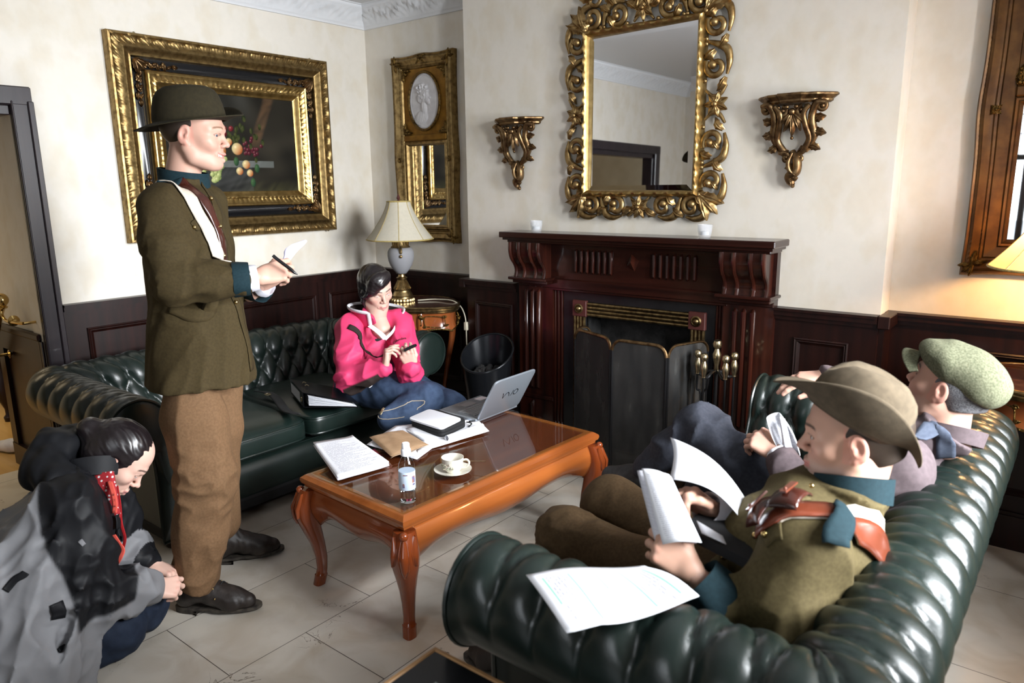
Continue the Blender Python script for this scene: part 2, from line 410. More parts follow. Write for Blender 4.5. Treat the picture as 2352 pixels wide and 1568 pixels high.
def floormat():
    m, nt, b, nd, ln = nodes('cream marble floor tiles')
    tc = nd.new('ShaderNodeTexCoord'); sp = nd.new('ShaderNodeSeparateXYZ'); ln.new(tc.outputs['Object'], sp.inputs[0])
    def ad(o, v):
        n = nd.new('ShaderNodeMath'); n.operation = 'ADD'; ln.new(o, n.inputs[0]); n.inputs[1].default_value = v; return n.outputs[0]
    cb = nd.new('ShaderNodeCombineXYZ'); ln.new(ad(sp.outputs[1], -1.36 + 30 * .5945), cb.inputs[0]); ln.new(ad(sp.outputs[0], 2.455 + 24 * .413), cb.inputs[1])
    br = nd.new('ShaderNodeTexBrick'); br.offset = .5; br.offset_frequency = 2
    br.inputs['Scale'].default_value = 1; br.inputs['Mortar Size'].default_value = .0016; br.inputs['Mortar Smooth'].default_value = .1
    br.inputs['Brick Width'].default_value = .5945; br.inputs['Row Height'].default_value = .413; br.inputs['Bias'].default_value = 0
    br.inputs['Color1'].default_value = (.52, .475, .41, 1); br.inputs['Color2'].default_value = (.60, .555, .49, 1); br.inputs['Mortar'].default_value = (.075, .06, .05, 1)
    ln.new(cb.outputs[0], br.inputs['Vector'])
    n1 = nd.new('ShaderNodeTexNoise'); n1.inputs['Scale'].default_value = 5.5; n1.inputs['Detail'].default_value = 6; n1.inputs['Distortion'].default_value = .8; ln.new(tc.outputs['Object'], n1.inputs[0])
    r1 = ramp(nd, [(.30, (.80, .76, .70)), (.55, (1, 1, 1)), (.75, (1.06, 1.06, 1.05))]); ln.new(n1.outputs[0], r1.inputs[0])
    mx = nd.new('ShaderNodeMix'); mx.data_type = 'RGBA'; mx.blend_type = 'MULTIPLY'; mx.inputs[0].default_value = 1; ln.new(br.outputs[0], mx.inputs[6]); ln.new(r1.outputs[0], mx.inputs[7])
    # hair-thin dark veins and scuffs
    n2 = nd.new('ShaderNodeTexNoise'); n2.inputs['Scale'].default_value = 7; n2.inputs['Detail'].default_value = 8; n2.inputs['Distortion'].default_value = 1.6; ln.new(tc.outputs['Object'], n2.inputs[0])
    ab = nd.new('ShaderNodeMath'); ab.operation = 'SUBTRACT'; ln.new(n2.outputs[0], ab.inputs[0]); ab.inputs[1].default_value = .5
    a2 = nd.new('ShaderNodeMath'); a2.operation = 'ABSOLUTE'; ln.new(ab.outputs[0], a2.inputs[0])
    n3 = nd.new('ShaderNodeTexNoise'); n3.inputs['Scale'].default_value = 4.2; n3.inputs['Detail'].default_value = 2; ln.new(tc.outputs['Object'], n3.inputs[0])
    r3 = ramp(nd, [(.62, (0, 0, 0)), (.72, (.007, .007, .007))]); ln.new(n3.outputs[0], r3.inputs[0])
    lt = nd.new('ShaderNodeMath'); lt.operation = 'LESS_THAN'; ln.new(a2.outputs[0], lt.inputs[0]); ln.new(r3.outputs[0], lt.inputs[1])
    m2 = nd.new('ShaderNodeMix'); m2.data_type = 'RGBA'; ln.new(lt.outputs[0], m2.inputs[0]); ln.new(mx.outputs[2], m2.inputs[6]); m2.inputs[7].default_value = (.16, .13, .10, 1)
    ln.new(m2.outputs[2], b.inputs['Base Color'])
    rr = nd.new('ShaderNodeMapRange'); rr.inputs[3].default_value = .22; rr.inputs[4].default_value = .5; ln.new(n1.outputs[0], rr.inputs[0]); ln.new(rr.outputs[0], b.inputs['Roughness'])
    bp = nd.new('ShaderNodeBump'); bp.inputs['Strength'].default_value = .3; bp.inputs['Distance'].default_value = .002; bp.invert = True
    ln.new(br.outputs[1], bp.inputs['Height']); ln.new(bp.outputs[0], b.inputs['Normal'])
    return m
M['tiles'] = floormat()
M['hallfloor'] = wood('yellow oak hall floor', (.46, .27, .085), (.60, .38, .14), .3, .2, axis=0, scale=4)
M['hallwall'] = mat('hall wall paint', (.62, .58, .46), .7, col2=(.52, .47, .35), scale=3)
M['ceil'] = mat('ceiling paint', (.70, .70, .71), .8)
M['outside'] = mat('pale outside render', (.7, .7, .7), .9)

struct(boxo('floor', (-4.66, YR - .1, -.05), (RX + .1, YA + .1, 0), 'tiles', bev=0))
struct(boxo('floor_hall', (-7.3, -2.4, -.05), (-4.66, 4.1, 0), 'hallfloor', bev=0))
struct(boxo('ceiling', (-7.3, -2.4, ZC), (RX + .1, YA + .5, ZC + .08), 'ceil', bev=0))
# left wall with its wide opening to the hall
OY0, OY1, OZ = -.42, 1.365, 1.955
w = MB().box((XL - .12, OY1, 0), (XL, YA + .1, ZC)).box((XL - .12, YR - .1, 0), (XL, OY0, ZC)).box((XL - .12, OY0, OZ), (XL, OY1, ZC))
struct(w.build('wall_left', 'wallpaper', smooth=False))
struct(boxo('wall_back', (XL, YA, 0), (RX, YA + .1, ZC), 'wallpaper', bev=0))
# chimney breast with the fire opening
FX0, FX1, FZ = -2.20, -1.56, .84

w = MB().box((BX0, YB, 0), (FX0, YA, ZC)).box((FX1, YB, 0), (BX1, YA, ZC)).box((FX0, YB, FZ), (FX1, YA, ZC))
struct(w.build('wall_chimney_breast', 'wallpaper', smooth=False))
RXA, RXB = REAR_X
w = MB().box((XL, YR - .1, 0), (RXA, YR, ZC)).box((RXB, YR - .1, 0), (RX, YR, ZC)).box((RXA, YR - .1, 0), (RXB, YR, .85)).box((RXA, YR - .1, 2.35), (RXB, YR, ZC))
struct(w.build('wall_rear', 'wallpaper', smooth=False))
# window wall
w = MB(); ys = [YR - .1] + [v for p in WIN_Y for v in p] + [YA + .1]
for k in range(0, len(ys), 2): w.box((RX, ys[k], 0), (RX + .22, ys[k + 1], ZC))
for a, b in WIN_Y: w.box((RX, a, 0), (RX + .22, b, WIN_Z[0])).box((RX, a, WIN_Z[1]), (RX + .22, b, ZC))
struct(w.build('wall_right', 'wallpaper', smooth=False))
M['winframe'] = mat('dark stained window frame', (.035, .02, .014), .4)
for i, (a, b) in enumerate(WIN_Y):
    w = MB(); z0, z1 = WIN_Z
    for y in (a, (a + b) / 2 - .025, b - .05): w.box((RX + .05, y, z0), (RX + .12, y + .05, z1))
    for z in (z0, z1 - .05, z1 - .62): w.box((RX + .05, a, z), (RX + .12, b, z + .05))
    f = struct(w.build('window_%d' % (i + 1), 'winframe', smooth=False))
    g = MB()
    for k in range(1, 8): g.box((RX + .082, a + (b - a) * k / 8 - .004, z1 - .6), (RX + .09, a + (b - a) * k / 8 + .004, z1 - .05))
    for k in (1, 2): g.box((RX + .082, a, z1 - .6 + k * .19), (RX + .09, b, z1 - .592 + k * .19))
    g.build('leaded_bars', 'iron', f, smooth=False)
w = MB()
for x in (RXA, (RXA + RXB) / 2 - .025, RXB - .05): w.box((x, YR - .09, .85), (x + .05, YR - .03, 2.35))
for z in (.85, 1.72, 2.30): w.box((RXA, YR - .09, z), (RXB, YR - .03, z + .05))
f = struct(w.build('window_3', 'winframe', smooth=False)); g = MB()
for k in range(1, 9): g.box((RXA + (RXB - RXA) * k / 9 - .004, YR - .064, 1.77), (RXA + (RXB - RXA) * k / 9 + .004, YR - .056, 2.30))
for z in (1.95, 2.12): g.box((RXA, YR - .064, z), (RXB, YR - .056, z + .008))
g.build('leaded_bars', 'iron', f, smooth=False)
struct(boxo('trim_window_sill', (RX - .12, YR, WIN_Z[0] - .05), (RX, YA, WIN_Z[0]), 'mahogh'))

# ---- hall beyond the opening
struct(MB().box((-7.3, -2.4, 0), (-7.2, 4.1, ZC)).box((-7.2, 4.0, 0), (XL - .12, 4.1, ZC)).box((-7.2, -2.4, 0), (XL - .12, -2.3, ZC)).build('wall_hall', 'hallwall', smooth=False))
NY = 1.37
struct(boxo('wall_hall_return', (-4.80, NY, .838), (XL - .12, NY + .12, ZC), 'wallpaper', bev=0))
hp = MB().box((-4.80, NY, 0), (XL - .12, NY + .12, .80)).box((-4.815, NY - .025, .80), (XL - .02, NY - .001, .838), bev=.008).box((XL - .12, OY1 - .012, 0), (XL - .002, OY1 - .001, .80))
for lo, hi in (((-4.80, NY - .018, .10), (-4.72, NY, .80)), ((-4.36, NY - .018, .10), (XL - .03, NY - .006, .80)), ((-4.72, NY - .018, .70), (-4.36, NY, .80)), ((-4.80, NY - .022, 0), (-4.262, NY, .13))): hp.box(lo, hi)
struct(hp.build('trim_hall_panelling', 'mahog', smooth=False))
hb = MB()
for lo, hi in (((-4.72, NY - .012, .60), (-4.70, NY, .70)),): hb.box(lo, hi)

# ---- door frame around the opening
df = MB()
def jamb(y0, y1):
    df.box((XL, y0, 0), (XL + .03, y1, OZ + .085), bev=.006)
jamb(OY1, 1.46); jamb(OY0 - .095, OY0)
df.box((XL, OY0 - .095, OZ), (XL + .032, 1.46, OZ + .088), bev=.006)
for y0, y1, x1 in ((OY1 - .001, OY1 + .022, .022), (OY1 + .0, OY1 + .010, .036), (1.435, 1.462, .042)):
    df.box((XL - .0, y0, 0), (XL + x1, y1, OZ + .02), bev=.004)
df.box((XL - .12, OY0, 0), (XL + .006, OY0 + .03, OZ), bev=.004)
df.box((XL - .12, OY0, OZ - .045), (XL + .006, OY1, OZ), bev=.004)
struct(df.build('door_1', 'doorwood', smooth=False))

# ---- cornice: a relief moulding swept along the left wall, the alcove and the rear wall
def cornice(name, A, B, N):
    A, B, N = Vector(A), Vector(B), Vector(N); L = (B - A).length; T = (B - A) / L
    prof = [(0, -.135), (.012, -.134), (.016, -.122), (.022, -.118), (.026, -.112), (.034, -.098), (.044, -.082), (.056, -.066), (.070, -.052), (.084, -.040), (.098, -.030), (.104, -.024), (.110, -.020), (.112, -.006), (.125, -.004), (.127, .004)]
    nu = int(L / .009); vs = []
    for i in range(nu + 1):
        sx = L * i / nu
        for j, (d, z) in enumerate(prof):
            r = 0
            if 5 <= j <= 10:
                q = sx / .16; v = (j - 5) / 5 * 2 - 1; ph = (q % 1) * 2 - 1; sg = 1 if int(q) % 2 else -1
                leaf = max(0, math.cos(2.6 * ph * sg + 2.3 * v)) * (.6 + .4 * math.sin(21 * ph + 5 * v)) + .55 * max(0, math.sin(9 * ph - 4 * v * sg))
                r = .013 * leaf * (1 - v * v * .7)
            vs.append(A + T * sx + N * (d + r * .75) + Vector((0, 0, ZC + z - r * .6)))
    n = len(prof)
    fs = [(i * n + j, (i + 1) * n + j, (i + 1) * n + j + 1, i * n + j + 1) for i in range(nu) for j in range(n - 1)]
    struct(MB().add(vs, fs).build(name, 'plaster', auto=60))
cornice('trim_cornice_left', (XL, YR, 0), (XL, YA, 0), (1, 0, 0))
cornice('trim_cornice_alcove', (XL, YA, 0), (BX0, YA, 0), (0, -1, 0))
cornice('trim_cornice_rear', (XL, YR, 0), (RX, YR, 0), (0, 1, 0))

# ---- dado panelling
def framesweep(mb, O, U, V, N, rect, prof, step=None, relief=None, mi=0):
    """mitred moulding round rect=(u0,v0,u1,v1); prof = (inset, height) points; relief(s, k) adds height"""
    O, U, V, N = map(Vector, (O, U, V, N)); u0, v0, u1, v1 = rect
    c = [(u0, v0, 1, 1), (u1, v0, -1, 1), (u1, v1, -1, -1), (u0, v1, 1, -1)]
    rings = []; s0 = 0
    for k in range(4):
        a, b = c[k], c[(k + 1) % 4]; L = math.hypot(a[0] - b[0], a[1] - b[1]); n = max(1, int(L / step)) if step else 1
        for i in range(n):
            t = i / n; ring = []
            for q, (ins, h) in enumerate(prof):
                pa = (a[0] + a[2] * ins, a[1] + a[3] * ins); pb = (b[0] + b[2] * ins, b[1] + b[3] * ins)
                hh = h + (relief(s0 + L * t, q) if relief else 0)
                ring.append(O + U * (pa[0] + (pb[0] - pa[0]) * t) + V * (pa[1] + (pb[1] - pa[1]) * t) + N * hh)
            rings.append(ring)
        s0 += L
    rings.append(rings[0])
    n = len(prof); base = [p for r in rings[:-1] for p in r]; m = len(rings) - 1
    fs = [(i * n + j, ((i + 1) % m) * n + j, ((i + 1) % m) * n + j + 1, i * n + j + 1) for i in range(m) for j in range(n - 1)]
    return mb.add(base, fs, mi)
PANELM = [(0, 0), (0, .010), (.006, .014), (.012, .010), (.016, .012), (.022, .006), (.03, .001), (.03, -.006)]
def dado(name, O, U, N, L, panels, wm, stiles=()):
    """panelled dado board of length L from O along U, facing N"""
    O, U, N = Vector(O), Vector(U), Vector(N); Z = Vector((0, 0, 1)); mb = MB()
    def bx(u0, u1, z0, z1, d0, d1):
        mb.obox(O + U * (u0 + u1) / 2 + Z * (z0 + z1) / 2 + N * (d0 + d1) / 2, U * (u1 - u0) / 2, Z * (z1 - z0) / 2, N * (d1 - d0) / 2)
    bx(0, L, 0, .93, 0, .022)
    bx(0, L, 0, .15, .022, .04); bx(0, L, .15, .165, .022, .032)
    bx(0, L, .925, .945, 0, .036); bx(0, L, .945, .968, 0, .050); bx(0, L, .968, .98, 0, .060)
    for a, b, z0, z1 in panels:
        framesweep(mb, O + N * .022, U, Z, N, (a, z0, b, z1), PANELM)
    for a, b in stiles: bx(a, b, .165, .925, .022, .026)
    return struct(mb.build(name, wm, smooth=False))
PZ0, PZ1 = .24, .845
dado('trim_dado_left', (XL, 1.462, 0), (0, 1, 0), (1, 0, 0), YA - 1.462, [(.105, .83, PZ0, PZ1), (.86, 1.565, PZ0, PZ1), (1.67, 2.03, PZ0, PZ1)], 'mahog', [(1.585, 1.65)])
dado('trim_dado_alcove_left', (XL, YA, 0), (1, 0, 0), (0, -1, 0), BX0 - XL, [(.42, .86, PZ0, .80)], 'mahog')
dado('trim_dado_breast_left', (BX0, YB, 0), (1, 0, 0), (0, -1, 0), .40, [(.07, .37, PZ0, PZ1)], 'mahog')
dado('trim_dado_breast_right', (-1.143, YB, 0), (1, 0, 0), (0, -1, 0), BX1 + 1.143, [(.095, .335, PZ0, PZ1)], 'mahog')
dado('trim_dado_alcove_right', (BX1, YA, 0), (1, 0, 0), (0, -1, 0), RX - BX1, [(.33, 1.1, PZ0, PZ1)], 'mahog')
struct(MB().box((BX1 - .0, YB, 0), (BX1 + .022, YA, .925)).box((BX1, YB - .05, .925), (BX1 + .05, YA, .98), bev=.004).build('trim_dado_return_right', 'mahog', smooth=False))
struct(MB().box((BX0 - .022, YB, 0), (BX0, YA, .925)).box((BX0 - .05, YB - .05, .925), (BX0, YA, .98), bev=.004).build('trim_dado_return_left', 'mahog', smooth=False))
dado('trim_dado_rear', (XL, YR, 0), (1, 0, 0), (0, 1, 0), RXA - .02 - XL, [(.2 + k * .9, .9 + k * .9, PZ0, PZ1) for k in range(3)], 'mahog')
dado('trim_dado_left_rear', (XL, YR, 0), (0, 1, 0), (1, 0, 0), OY0 - .1 - YR, [(.08, .46, PZ0, PZ1)], 'mahog')

# ---- brass stair rail on the hall return wall
hr = thing('handrail', 'polished brass stair handrail with ball end on the hall wall', 'handrail', (-4.447, NY - .07, .80))
rb = [Vector((-4.447, NY - .075, .975)), Vector((-4.50, NY - .075, .93)), Vector((-4.72, NY - .075, .70)), Vector((-5.4, NY - .075, .0))]
MB().tube(rb, .024, 14).build('rail', 'brass', hr)
MB().ball((-4.437, NY - .075, 1.0), .036, 20, 14).lathe([(.026, -.045), (.03, -.038), (.022, -.03), (.016, -.02)], (-4.445, NY - .075, 1.0), 16).build('ball_end', 'brass', hr)
br = MB().tube(bez([(-4.46, NY - .075, .945), (-4.45, NY - .075, .915), (-4.40, NY - .075, .895), (-4.28, NY - .072, .897), (-4.21, NY - .06, .898)]), .008, 10)
br.lathe([(.002, 0), (.028, 0), (.028, .004), (.012, .009), (.01, .02)], (XL - .12 - .085, NY - .06, .898), 16, axis='x')
br.tube([(-4.205, NY - .06, .898), (-4.205, NY - .0, .898)], .007, 8)
br.build('bracket', 'brass', hr)
b2 = MB().lathe([(.002, 0), (.026, 0), (.02, .006), (.008, .012), (.008, .06)], (-4.645, NY, .672), 14, axis='y'); 
b3 = MB().tube([(-4.645, NY - .06, .672), (-4.72, NY - .06, .672)], .008, 8).lathe([(.002, -.004), (.024, -.004), (.012, .004), (.008, .01)], (-4.645, NY - .012, .672), 14, axis='y').tube([(-4.645, NY - .06, .672), (-4.645, NY - .003, .672)], .008, 8)
b3.build('bracket', 'brass', hr)
tb = thing('hall_table', 'dark carved turned leg of a table standing in the hall', 'table', (-5.75, 1.62, 0))
MB().lathe([(.03, 0), (.035, .03), (.02, .05), (.022, .09), (.05, .16), (.055, .24), (.03, .33), (.022, .38), (.035, .44), (.035, .62)], (-5.75, 1.62, 0), 18).build('leg', 'mahog', tb)
MB().box((-6.35, 1.5, .62), (-5.68, 2.4, .68), bev=.01).build('table_top', 'mahog', tb, smooth=False)

# ================================================================= CARVING TOOLS
class Carve:
    """scrolls, leaves and rosettes modelled on a plane (origin O, axes U,V, outward N) into one mesh"""
    def __init__(s, O, U, V, N): s.O, s.U, s.V, s.N = map(Vector, (O, U, V, N)); s.m = MB(); s.k = 1.
    def P(s, u, v, h=0): return s.O + s.U * u + s.V * v + s.N * h
    def path(s, pts, r, n=8, h=0, flat=(1, .75), span=5):
        """pts: (u,v) or (u,v,h); r: list per point or pair"""
        q = [Vector((p[0], p[1], p[2] if len(p) > 2 else h)) for p in pts]
        c = bez(q, span); k = len(c)
        if len(r) == 2: rr = [r[0] + (r[1] - r[0]) * i / (k - 1) for i in range(k)]
        else: rr = [float(np.interp(i / (k - 1), np.linspace(0, 1, len(r)), r)) for i in range(k)]
        s.m.tube([s.P(*p) for p in c], [q * s.k for q in rr], n, flat=flat, up=s.N); return s
    def scroll(s, cu, cv, R, a0, turns, r0, r1, h=.012, end=True, shrink=.28, lift=.0):
        """spiral from radius R at angle a0 (degrees) winding in; turns sign gives direction"""
        k = max(10, int(abs(turns) * 22)); pts = []; rr = []
        for i in range(k + 1):
            t = i / k; a = math.radians(a0) + turns * 2 * PI * t; q = R * (1 - (1 - shrink) * t ** .8)
            pts.append(s.P(cu + q * math.cos(a), cv + q * math.sin(a), h + lift * t)); rr.append(r0 + (r1 - r0) * t)
        s.m.tube(pts, [q * s.k for q in rr], 8, flat=(.8, 1), up=s.N)
        if end: s.ball(cu + q * math.cos(a), cv + q * math.sin(a), r1 * 1.9, h + lift + .002)
        return s
    def ball(s, u, v, r, h=.01): s.m.ball(s.P(u, v, h), r, 10, 6); return s
    def leaf(s, u, v, ang, L, W, h=.012, lobes=3, curl=.35, arch=.5):
        """pointed lobed leaf from (u,v) in direction ang"""
        a = math.radians(ang); d = (math.cos(a), math.sin(a)); e = (-d[1], d[0]); nu, nv = 12, 8; W = W * s.k
        def fn(p, q):
            w = W * math.sin(PI * min(1, p * .93 + .07)) ** .7 * (1 - .25 * p) * (1 - .22 * abs(math.sin(lobes * PI * p)) )
            x = p * L; y = (q * 2 - 1) * w
            hh = h + arch * W * (1 - (q * 2 - 1) ** 2) + .10 * W * math.cos(6 * PI * q) + curl * W * math.sin(PI * p) - .3 * W * p * p
            y += curl * .5 * W * math.sin(PI * p)
            return s.P(u + d[0] * x + e[0] * y, v + d[1] * x + e[1] * y, max(hh, .001))
        s.m.grid(fn, nu, nv, uv=False); return s
    def flower(s, u, v, R, n=6, h=.012, a0=0):
        for k in range(n): s.leaf(u, v, a0 + 360 * k / n, R, R * .36, h, 2, 0, .35)
        s.ball(u, v, R * .22, h + R * .25); return s
    def build(s, name, m, parent): return s.m.build(name, m, parent, auto=70)

# ================================================================= FIREPLACE
CX = -1.892
fp = thing('fireplace', 'dark mahogany fireplace surround with carved corbels and a fluted frieze', 'fireplace', (CX, YB, 0))
sh = MB().box((-2.68, 3.25, 1.262), (-1.104, YB, 1.294), bev=.004)
sh.box((-2.665, 3.268, 1.248), (-1.119, YB, 1.262)).box((-2.65, 3.29, 1.232), (-1.134, YB, 1.248), bev=.004)
sh.build('mantel_shelf', 'mantelx', fp, smooth=False)
b = MB().box((-2.645, 3.40, 1.03), (-1.139, YB, 1.235)).box((-2.645, 3.385, .975), (-1.139, YB, 1.03), bev=.004).box((-2.42, 3.39, .962), (-1.364, YB, .98), bev=.004)
b.build('frieze', 'mantelx', fp, smooth=False)
for x0 in (-2.245, -1.765):
    fl = MB()
    for k in range(7):
        x = x0 + .0375 * k
        fl.tube([(x, 3.398, 1.072), (x, 3.392, 1.08), (x, 3.392, 1.192), (x, 3.398, 1.2)], [.004, .0085, .0085, .004], 8)
    fl.build('fluting', 'mantel', fp)
d = .036; dz = 1.145
dm = MB().add([(CX - d, 3.40, dz - .02), (CX + .012, 3.40, dz - .045), (CX + d, 3.40, dz + .012), (CX - .008, 3.40, dz + .045), (CX, 3.375, dz + .004)], [(0, 1, 4), (1, 2, 4), (2, 3, 4), (3, 0, 4)])
dm.build('diamond_boss', 'mantel', fp, smooth=False)
for x0, x1 in ((-2.64, -2.405), (-1.379, -1.144)):
    # S-shaped corbel: profile in (y,z) swept across x, with raised ribs
    prof = [(YB, 1.235), (3.285, 1.235), (3.283, 1.20), (3.288, 1.17), (3.30, 1.14), (3.322, 1.115), (3.338, 1.09), (3.343, 1.065), (3.338, 1.045), (3.332, 1.03), (YB, 1.03)]
    c = MB(); c.prism([(x0 + .012, y, z) for y, z in prof], (x1 - x0 - .024, 0, 0))
    c.build('corbel', 'mantel', fp, smooth=True, auto=35)
    rb = MB()
    for x in (x0 + .018, x0 + .078, x1 - .078, x1 - .018):
        rb.tube([(x, y - .004, z) for y, z in bez([(p[0], p[1], 0) for p in prof[1:-1]], 3) for y, z in [(y, z)]] if False else [(x, q[0] - .003, q[1]) for q in bez([(p[0], p[1], 0) for p in prof[1:-1]], 3)], .0105, 8)
    rb.build('corbel_rib', 'mantel', fp)
    bm_ = MB().box((x0 - .018, 3.30, 1.018), (x1 + .018, YB, 1.034), bev=.004).box((x0 - .006, 3.33, .998), (x1 + .006, YB, 1.018), bev=.004)
    bm_.build('corbel_moulding', 'mantelx', fp, smooth=False)
    p = MB().box((x0 - .004, 3.392, .12), (x1 + .004, YB, 1.0)).box((x0 - .02, 3.375, 0.02), (x1 + .02, YB, .16), bev=.006)
    p.box((x0 - .012, 3.383, .30), (x1 + .012, YB, .325), bev=.004)
    p.build('pilaster', 'mantel', fp, smooth=False)
    q = MB(); xm = (x0 + x1) / 2
    for dx in (-.062, -.018, .026, .07):
        if dx > .05: continue
        q.tube([(xm + dx, 3.394, .36), (xm + dx, 3.386, .375), (xm + dx, 3.386, .945), (xm + dx, 3.394, .96)], [.005, .013, .013, .005], 8)
    q.tube([(xm - .02, 3.394, .185), (xm - .02, 3.386, .20), (xm - .02, 3.386, .27), (xm - .02, 3.394, .285)], [.005, .013, .013, .005], 8)
    q.build('pilaster_reeding', 'mantel', fp)
for x0, x1 in ((-2.405, -2.35), (-1.434, -1.379)):
    q = MB()
    for k in range(3): q.box((x0 + k * .018, 3.405 + .008 * (k if x0 < -2 else 2 - k), .02), (x0 + k * .018 + .016, YB, .975), bev=.004)
    q.build('inner_moulding', 'mantel', fp, smooth=False)
# slate slips and brass edged opening
ins = thing('fireplace_insert', 'black slate fire surround edged with reeded brass and square corner blocks', 'fireplace insert', (CX, YB, 0))
MB().box((-2.35, 3.43, .02), (-2.20, YB + .01, .965)).box((-1.56, 3.43, .02), (-1.434, YB + .01, .965)).box((-2.20, 3.43, .84), (-1.56, YB + .01, .965)).build('slate_slips', 'slate', ins, smooth=False)
for x0 in (-2.268, -1.556):
    t = MB()
    for k in range(4): t.tube([(x0 + k * .020, 3.425, .02), (x0 + k * .020, 3.425, .84)], .0095, 8)
    t.build('brass_upright', 'brassold', ins)
t = MB()
for k in range(4): t.tube([(-2.19, 3.425, .838 + k * .020), (-1.57, 3.425, .838 + k * .020)], .0095, 8)
t.build('brass_lintel', 'brassold', ins)
M['oxblood'] = mat('dark red enamel block', (.075, .022, .018), .35)
for x in (-2.232, -1.528):
    cb = MB().box((x - .046, 3.408, .824), (x + .046, 3.44, .916), bev=.004).build('corner_block', 'oxblood', ins, smooth=False)
    MB().lathe([(.004, -.0), (.026, 0), (.028, -.005), (.022, -.009), (.017, -.004), (.016, -.010), (.009, -.017), (.002, -.019)], (x, 3.408, .87), 20, axis='y').build('roundel', 'brassold', cb)
fb = MB().box((-2.19, 3.575, .02), (-1.57, 3.598, .84)).box((-2.199, 3.45, .02), (-2.19, 3.598, .84)).box((-1.57, 3.45, .02), (-1.561, 3.598, .84)).box((-2.19, 3.45, .825), (-1.57, 3.598, .838))
fb.build('firebox_lining', 'soot', ins, smooth=False)
struct(boxo('floor_hearth', (-2.80, 3.165, 0), (-.98, YB, .02), 'slate', bev=.003))

# ---- mesh fire guard: four hinged panels with arched bronze tops
def meshmat():
    m, nt, b, nd, ln = nodes('fine black wire mesh')
    b.inputs['Base Color'].default_value = (.075, .075, .075, 1); b.inputs['Roughness'].default_value = .55; b.inputs['Metallic'].default_value = .2
    tc = nd.new('ShaderNodeTexCoord'); n = nd.new('ShaderNodeTexNoise'); n.inputs['Scale'].default_value = 7; n.inputs['Detail'].default_value = 5
    mp = nd.new('ShaderNodeMapping'); mp.inputs['Scale'].default_value = (2.2, 2.2, .6); ln.new(tc.outputs['Object'], mp.inputs[0]); ln.new(mp.outputs[0], n.inputs[0])
    r = ramp(nd, [(.40, (.022, .022, .022)), (.62, (.042, .041, .039)), (.78, (.10, .097, .09))]); ln.new(n.outputs[0], r.inputs[0]); ln.new(r.outputs[0], b.inputs['Base Color'])
    b.inputs['Alpha'].default_value = .80
    return m
M['wiremesh'] = meshmat()
gd = thing('fire_guard', 'folding black mesh fire guard with arched bronze rims in front of the hearth', 'fire guard', (-1.68, 3.15, .02))
corners = [(-2.10, 3.33), (-2.135, 3.22), (-1.83, 3.09), (-1.523, 3.09), (-1.43, 3.345)]
for k in range(4):
    A = Vector((*corners[k], 0)); B = Vector((*corners[k + 1], 0)); T = (B - A); L = T.length; T /= L; g = .006; R = min(.055, L * .4)
    zt = .797
    arc = [(g, .02), (g, zt - R)] + [(g + R - R * math.cos(a), zt - R + R * math.sin(a)) for a in np.linspace(0, PI / 2, 7)[1:]] + [(L - g - R + R * math.sin(a), zt - R + R * math.cos(a)) for a in np.linspace(0, PI / 2, 7)] + [(L - g, .02)]
    P3 = [A + T * u + Vector((0, 0, z)) for u, z in arc]
    pn = MB().add(P3, [tuple(range(len(P3)))]).build('mesh_panel', 'wiremesh', gd, smooth=False, solid=.0015)
    MB().tube(P3[1:-1], .0085, 8, flat=(.8, 1.0)).build('arched_rim', 'bronze', pn)
    MB().tube([P3[0], P3[1]], .006, 8).tube([P3[-1], P3[-2]], .006, 8).tube([P3[0] + Vector((0, 0, .006)), P3[-1] + Vector((0, 0, .006))], .006, 8).build('frame_bar', 'iron', pn)

# ---- companion set: stand and four tools hanging from it
TX, TY, TZ = -1.335, 3.225, .02
st = thing('fire_tool_stand', 'black iron fire tool stand with a pale brass knob beside the guard', 'fire tool stand', (TX, TY, TZ))
MB().lathe([(.002, 0), (.085, 0), (.085, .012), (.03, .022), (.012, .04), (.009, .10), (.009, .655)], (TX, TY, TZ), 16).build('base_and_pole', 'iron', st)
HANDLE = [(.004, 0), (.011, .004), (.010, .012), (.0155, .035), (.0175, .055), (.012, .075), (.009, .082), (.015, .088), (.0185, .10), (.015, .113), (.008, .12), (.002, .122)]
MB().lathe([(.006, 0), (.012, .01), (.010, .03), (.018, .065), (.021, .085), (.012, .105), (.010, .112), (.018, .12), (.022, .135), (.017, .15), (.003, .158)], (TX, TY, TZ + .655), 16).build('knob_handle', 'pewter', st)
hooks = [(-.085, -.02), (-.03, -.075), (.065, -.05), (.075, .03)]
hk = MB()
for dx, dy in hooks: hk.tube(bez([(TX, TY, TZ + .66), (TX + dx * .35, TY + dy * .35, TZ + .655), (TX + dx * .7, TY + dy * .7, TZ + .635), (TX + dx, TY + dy, TZ + .642)]), [.008] * 36 + [.006], 8)
hk.build('hook_arm', 'iron', st)
TOOLS = [('fire_tongs', 'fire tongs with pale brass handle hanging leftmost on the stand', 'tongs'), ('fire_poker', 'straight fire poker hanging on the camera side of the stand', 'poker'),
         ('hearth_brush', 'long handled hearth brush hanging at the right of the stand', 'brush'), ('ash_shovel', 'small ash shovel hanging behind on the right of the stand', 'shovel')]
